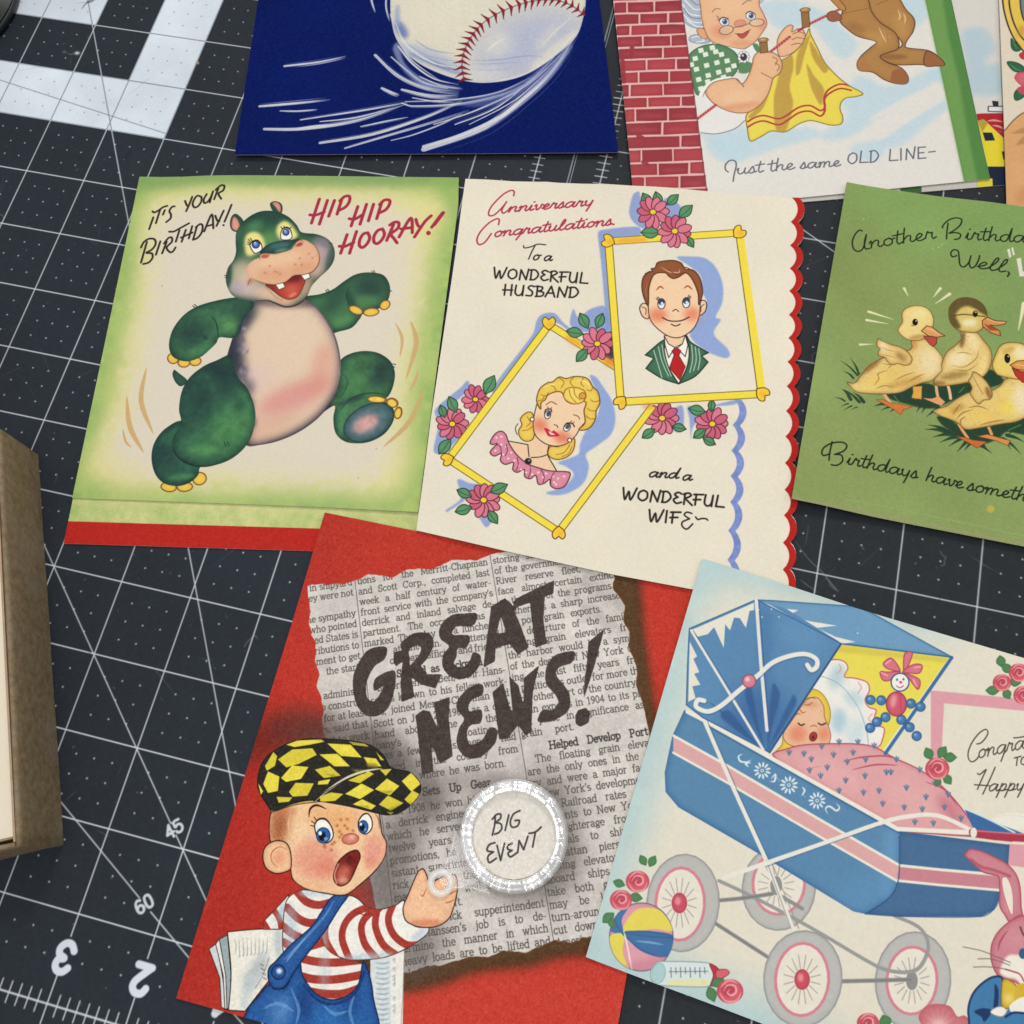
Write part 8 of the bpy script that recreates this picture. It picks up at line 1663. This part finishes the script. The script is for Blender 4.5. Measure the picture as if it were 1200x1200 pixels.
# ---------------------------------------------------------------- the clear plastic magnifying glass glued to the red card
def clear_mat(name, tr, col='f4f8f6', rough=.08, ior=1.45):
    m = bpy.data.materials.new(name); m.use_nodes = True; N = m.node_tree.nodes; L = m.node_tree.links; N.clear()
    out = N.new('ShaderNodeOutputMaterial'); mix = N.new('ShaderNodeMixShader'); t = N.new('ShaderNodeBsdfTransparent'); p = N.new('ShaderNodeBsdfPrincipled')
    p.inputs['Base Color'].default_value = srgb(col); p.inputs['Roughness'].default_value = rough; p.inputs['IOR'].default_value = ior
    fr = N.new('ShaderNodeFresnel'); fr.inputs[0].default_value = ior; g = N.new('ShaderNodeNewGeometry')
    inv = N.new('ShaderNodeMath'); inv.operation = 'SUBTRACT'; inv.inputs[0].default_value = 1; L.new(g.outputs['Backfacing'], inv.inputs[1])
    mu = N.new('ShaderNodeMath'); mu.operation = 'MULTIPLY'; L.new(fr.outputs[0], mu.inputs[0]); L.new(inv.outputs[0], mu.inputs[1])
    ad = N.new('ShaderNodeMath'); ad.operation = 'ADD'; ad.use_clamp = True; ad.inputs[1].default_value = 1-tr
    L.new(mu.outputs[0], ad.inputs[0]); L.new(ad.outputs[0], mix.inputs[0]); L.new(t.outputs[0], mix.inputs[1]); L.new(p.outputs[0], mix.inputs[2]); L.new(mix.outputs[0], out.inputs[0])
    return m
gc = unproj([(601.5, 979)], .19)[0]; gz = float(news_lift(np.array([gc[0]]), np.array([gc[1]]))[0])+TH+.002
RO, RI = .635, .50
def lathe(prof, cx, cy, seg=96, ridges=0, ramp=0., closed=False, name='rim'):
    V = []; F = []; n = len(prof)
    for i in range(seg):
        a = 2*math.pi*i/seg
        for j, (r, z, k) in enumerate(prof):
            rr = r+(ramp*k if (ridges and i % 2) else 0); V.append(((cx+rr*math.cos(a))*IN, (cy+rr*math.sin(a))*IN, z*IN))
    for i in range(seg):
        i2 = (i+1) % seg
        for j in range(n if closed else n-1):
            j2 = (j+1) % n; F.append((i*n+j, i2*n+j, i2*n+j2, i*n+j2))
    me = bpy.data.meshes.new(name); me.from_pydata(V, [], F)
    bm = bmesh.new(); bm.from_mesh(me); bmesh.ops.recalc_face_normals(bm, faces=bm.faces[:])
    if name == 'lens' and sum(q.normal.z*q.calc_area() for q in bm.faces) < 0: bmesh.ops.reverse_faces(bm, faces=bm.faces[:])
    bm.to_mesh(me); bm.free(); return me
prof = [(RO+.012, 0, 1), (RO+.016, .022, 1), (RO+.006, .040, 1), (RO-.006, .080, 1), (RO-.02, .094, 0), (RO-.035, .098, 0), (RO-.044, .088, 0), (RO-.052, .098, 0), (RO-.075, .106, 0), (RO-.092, .096, 0), (RO-.10, .108, 0), (RI+.014, .106, 0), (RI+.004, .094, 0), (RI-.002, .07, .4), (RI, 0, 0)]
me = lathe([(r, gz+z, k) for r, z, k in prof], gc[0], gc[1], 260, 1, -.0045, True, 'magnifying_glass')
rgl = np.random.default_rng(77); co = np.empty(len(me.vertices)*3); me.vertices.foreach_get('co', co); co = co.reshape(-1, 3)
ang_ = np.arctan2(co[:, 1]/IN-gc[1], co[:, 0]/IN-gc[0]); wob_ = sum(rgl.uniform(.001, .003)*np.sin(k*ang_+rgl.uniform(0, 6)) for k in (3, 7, 13, 22, 37)); co[:, 2] += wob_*IN*.9; me.vertices.foreach_set('co', co.ravel())
rp = clear_mat('ring_plastic', .36, 'ffffff', .10); N_ = rp.node_tree.nodes; L_ = rp.node_tree.links; pb = [q for q in N_ if q.type == 'BSDF_PRINCIPLED'][0]
nz_ = N_.new('ShaderNodeTexNoise'); nz_.inputs['Scale'].default_value = 900; g_ = N_.new('ShaderNodeNewGeometry'); L_.new(g_.outputs['Position'], nz_.inputs['Vector']); bp_ = N_.new('ShaderNodeBump'); bp_.inputs['Strength'].default_value = .5; bp_.inputs['Distance'].default_value = .0002; L_.new(nz_.outputs[0], bp_.inputs['Height']); L_.new(bp_.outputs[0], pb.inputs['Normal'])
pb.inputs['Metallic'].default_value = .5; me.materials.append(rp); me.update()
glass = link_mesh('magnifying_glass', me, news); glass['label'] = 'clear plastic magnifying glass with a ridged ring'
def child2(name, me, par):
    o = bpy.data.objects.new(name, me); C.objects.link(o); o.parent = par; o.matrix_parent_inverse = par.matrix_parent_inverse.inverted() if False else Matrix()
    return o
prof = [(RI*.999, gz+.05, 0)]+[(RI*math.cos(t), gz+.05+.07*math.sin(t), 0) for t in np.linspace(.12, 1.5, 9)]+[(.004, gz+.1205, 0)]
me = lathe(prof, gc[0], gc[1], 72, name='lens'); me.polygons.foreach_set('use_smooth', [True]*len(me.polygons)); me.materials.append(clear_mat('lens_plastic', 1.0, 'ffffff', .03)); child2('lens', me, glass)
# handle: two rails running from the ring into a small finger ring
hc = unproj([(515.5, 1035)], .19)[0]; d = np.array([hc[0]-gc[0], hc[1]-gc[1]]); dl = np.linalg.norm(d); d /= dl; nn_ = np.array([-d[1], d[0]])
def tube(paths, r, name, seg=8):
    V = []; F = []
    for P in paths:
        P = np.asarray(P, float); n = len(P)
        for i in range(n):
            t = P[min(i+1, n-1)]-P[max(i-1, 0)]; t /= np.linalg.norm(t)
            s = np.cross(t, (0, 0, 1.)); s /= np.linalg.norm(s)+1e-9; u = np.cross(s, t)
            for k in range(seg):
                a = 2*math.pi*k/seg; q = P[i]+(s*math.cos(a)+u*math.sin(a))*r; V.append(tuple(q*IN))
        b = len(V)-n*seg
        for i in range(n-1):
            for k in range(seg): F.append((b+i*seg+k, b+i*seg+(k+1) % seg, b+(i+1)*seg+(k+1) % seg, b+(i+1)*seg+k))
        F.append(tuple(b+k for k in range(seg))[::-1]); F.append(tuple(b+(n-1)*seg+k for k in range(seg)))
    me = bpy.data.meshes.new(name); me.from_pydata(V, [], F); bm = bmesh.new(); bm.from_mesh(me); bmesh.ops.recalc_face_normals(bm, faces=bm.faces[:]); bm.to_mesh(me); bm.free(); return me
rails = []
for sgn in (-1, 1):
    P = []
    for t in np.linspace(0, 1, 9):
        w = .30*(1-t)**1.8+.11
        q = np.array(gc[:2])+d*(RO*.90+(dl-RO*.90-.0)*t)+nn_*sgn*w; P.append((q[0], q[1], gz+.03))
    rails.append(P)
me = tube(rails, .02, 'handle'); 
# thin web between the rails
V = [tuple(v.co) for v in me.vertices]; F = [tuple(p.vertices) for p in me.polygons]; b = len(V)
for p, q in zip(*rails): V += [tuple(np.array((p[0], p[1], gz+.034))*IN), tuple(np.array((q[0], q[1], gz+.034))*IN)]
for i in range(8): F.append((b+2*i, b+2*i+1, b+2*i+3, b+2*i+2))
me = bpy.data.meshes.new('handle'); me.from_pydata(V, [], F); me.polygons.foreach_set('use_smooth', [True]*len(F)); me.materials.append(clear_mat('handle_plastic', .87, 'ffffff', .06)); child2('handle', me, glass)
me = lathe([(.155, gz+.004, 0), (.162, gz+.03, 0), (.15, gz+.055, 0), (.09, gz+.055, 0), (.078, gz+.03, 0), (.082, gz+.004, 0)], hc[0], hc[1], 48, closed=True, name='finger_ring'); me.polygons.foreach_set('use_smooth', [True]*len(me.polygons)); me.materials.append(clear_mat('finger_ring_plastic', .55, 'fffcf6', .08)); child2('finger_ring', me, glass)

# ---------------------------------------------------------------- brown cardboard box with cream cards in it
HB_ = .95
p0 = unproj([(75, 990)], 0)[0]; p1 = unproj([(45, 533)], 0)[0]
bu = (p1-p0)[:2]; BL_ = np.linalg.norm(bu); bu /= BL_; bl = np.array([-bu[1], bu[0]])     # bl points away to the left
board = plain_mat('brown_board', '8c7b60', .7, .25, .2, 420, '736248', .9, .00025)
N_ = board.node_tree.nodes; L_ = board.node_tree.links; b_ = N_['Principled BSDF']
w2 = N_.new('ShaderNodeTexNoise'); w2.inputs['Scale'].default_value = 30; w2.inputs['Detail'].default_value = 8; w2.inputs['Roughness'].default_value = .75
g2 = N_.new('ShaderNodeNewGeometry'); mp = N_.new('ShaderNodeMapping'); mp.inputs['Scale'].default_value = (3.2, .5, 1.6); mp.inputs['Rotation'].default_value = (0, 0, math.radians(-26)); L_.new(g2.outputs['Position'], mp.inputs[0]); L_.new(mp.outputs[0], w2.inputs['Vector'])
cr2 = N_.new('ShaderNodeValToRGB'); cr2.color_ramp.elements[0].position = .5; cr2.color_ramp.elements[1].position = .74; cr2.color_ramp.elements[0].color = (0, 0, 0, 1); cr2.color_ramp.elements[1].color = (.75, .75, .75, 1); L_.new(w2.outputs[0], cr2.inputs[0])
mx = N_.new('ShaderNodeMixRGB'); src = b_.inputs['Base Color'].links[0].from_socket; L_.new(cr2.outputs[0], mx.inputs[0]); L_.new(src, mx.inputs[1]); mx.inputs[2].default_value = srgb('8c8474'); L_.new(mx.outputs[0], b_.inputs['Base Color'])
box = thing('cardboard_box', 'worn brown cardboard box filled with cream cards, at the left edge of the picture', 'box', (p0[0]*IN, p0[1]*IN, 0))
BWD = 5.6; T_ = .07
def wall(name, a, b, inward, z0, z1, nseg=28, seed=0, bow=.02):
    """a board wall from a to b (inches), slightly bowed and scuffed, with a soft rounded top edge"""
    rg = np.random.default_rng(seed); a = np.array(a); b = np.array(b); inward = np.array(inward)
    prof = [(0, z0), (0, z0+(z1-z0)*.33), (0, z0+(z1-z0)*.66), (0, z1-.06), (.012, z1-.02), (.035, z1), (T_-.01, z1-.012), (T_, z1-.04), (T_, z0)]
    V = []; F = []; n = len(prof); nz = box_blur(rg.standard_normal((nseg+1, n)), 1.2)*.014
    for i in range(nseg+1):
        t = i/nseg; o = a+(b-a)*t
        for j, (r, z) in enumerate(prof):
            off = r+nz[i, j]*(1 if 0 < i < nseg else .0)-bow*math.sin(math.pi*t)*math.sin(math.pi*(z-z0)/(z1-z0)*.8)
            q = o+inward*off; V.append((q[0]*IN, q[1]*IN, (z+(nz[i, j]*.6 if j in (4, 5, 6) else 0))*IN))
    for i in range(nseg):
        for j in range(n-1): F.append((i*n+j, (i+1)*n+j, (i+1)*n+j+1, i*n+j+1))
    F += [tuple(range(n))[::-1], tuple(nseg*n+j for j in range(n))]
    me = bpy.data.meshes.new(name); me.from_pydata(V, [], F); me.polygons.foreach_set('use_smooth', [True]*(len(F)-2)+[False]*2); me.materials.append(board)
    bm = bmesh.new(); bm.from_mesh(me); bmesh.ops.recalc_face_normals(bm, faces=bm.faces[:]); bm.to_mesh(me); bm.free()
    return link_mesh(name, me, box)
P0 = p0[:2]; P1 = P0+bu*BL_; P2 = P1+bl*BWD; P3 = P0+bl*BWD
wall('wall', P0, P1, bl, .004, HB_, seed=1); wall('wall', P1-bu*0+bl*T_, P2, -bu, .004, HB_-.004, seed=2); wall('wall', P2-bu*T_, P3+bu*T_, -bl, .004, HB_-.002, seed=3); wall('wall', P3, P0+bl*T_, bu, .004, HB_-.004, seed=4, bow=-.012)
def slab(name, pts, z0, z1, m, par, smooth=False):
    n = len(pts); V = [(p[0]*IN, p[1]*IN, z0*IN) for p in pts]+[(p[0]*IN, p[1]*IN, z1*IN) for p in pts]
    F = [tuple(range(n))[::-1], tuple(range(n, 2*n))]+[(i, (i+1) % n, n+(i+1) % n, n+i) for i in range(n)]
    me = bpy.data.meshes.new(name); me.from_pydata(V, [], F); me.materials.append(m)
    bm = bmesh.new(); bm.from_mesh(me); bmesh.ops.recalc_face_normals(bm, faces=bm.faces[:]); bm.to_mesh(me); bm.free()
    return link_mesh(name, me, par)
liner = plain_mat('box_liner', 'b59a7c', .8, .2, .1, 300)
slab('liner', [P0+bu*(T_+.002)+bl*(T_+.002), P1-bu*(T_+.002)+bl*(T_+.002), P1-bu*(T_+.002)+bl*(T_+.028), P0+bu*(T_+.002)+bl*(T_+.028)], .064, .925, liner, box)
slab('bottom', [P0+bu*T_+bl*T_, P1-bu*T_+bl*T_, P2-bu*T_-bl*T_, P3+bu*T_-bl*T_], .01, .06, board, box)
cream = plain_mat('cream_card', 'e4d8c2', .8, .25, .02, 900); cream2 = plain_mat('cream_card_edge', 'c3a988', .85, .2, .1, 1500)
zt = .066
cards_in = [(.30, .012, 'cream card lying under the topmost card in the brown box, only its edge showing', .012), (.0, .0, 'blank cream card lying topmost in the brown box', .03)]
z_ = zt
k_ = 0
def in_card(z0, z1, dx, dy, label, m):
    A = P0+bu*(T_+.05+dx)+bl*(T_+.035+dy); B = P1-bu*(T_+.06)+bl*(T_+.035+dy); Cc = P2-bu*(T_+.06)-bl*(T_+.05); D = P3+bu*(T_+.05+dx)-bl*(T_+.05)
    o = slab('blank_card', [A, B, Cc, D], z0, z1, m, None); grp(o, label=label, category='card', group='cream cards stacked in the brown box')
    return o
in_card(zt, .86, .0, .0, 'thick bundle of cream cards in the brown box, under the topmost card', cream2)
in_card(.864, .885, .02, .012, 'blank cream card lying topmost in the brown box', cream)

# ---------------------------------------------------------------- dark jar with a grey upper part in the top left corner
A_, B_, C_ = (unproj([q], 0)[0, :2] for q in ((25, -2), (19, 18), (-2, 47)))
D2 = 2*(A_[0]*(B_[1]-C_[1])+B_[0]*(C_[1]-A_[1])+C_[0]*(A_[1]-B_[1]))
cx = ((A_@A_)*(B_[1]-C_[1])+(B_@B_)*(C_[1]-A_[1])+(C_@C_)*(A_[1]-B_[1]))/D2; cy = ((A_@A_)*(C_[0]-B_[0])+(B_@B_)*(A_[0]-C_[0])+(C_@C_)*(B_[0]-A_[0]))/D2
jr = math.hypot(A_[0]-cx, A_[1]-cy)
jr2 = min(jr, 1.6); v_ = np.array([cx, cy])-B_; v_ /= np.linalg.norm(v_); cx, cy = B_+v_*jr2; jr = jr2
jar = thing('jar', 'dark round jar with a grey upper part, cut off by the top left corner', 'jar', (cx*IN, cy*IN, 0))
dk = plain_mat('jar_dark', '23282a', .45, .4, .1, 200); gy = plain_mat('jar_grey', '8d8c84', .4, .4, .12, 90)
me = lathe([(.01, .004, 0), (jr-.06, .004, 0), (jr, .05, 0), (jr+.01, .12, 0), (jr-.01, .15, 0), (jr-.08, .16, 0), (.01, .16, 0)], cx, cy, 64, name='base'); me.polygons.foreach_set('use_smooth', [True]*len(me.polygons)); me.materials.append(dk); link_mesh('base', me, jar)
me = lathe([(jr-.06, .161, 0), (jr-.01, .19, 0), (jr-.03, 1.3, 0), (jr-.1, 1.36, 0), (.01, 1.37, 0)], cx, cy, 64, name='cover'); me.polygons.foreach_set('use_smooth', [True]*len(me.polygons)); me.materials.append(gy); link_mesh('cover', me, jar)
print('jar', cx, cy, jr)
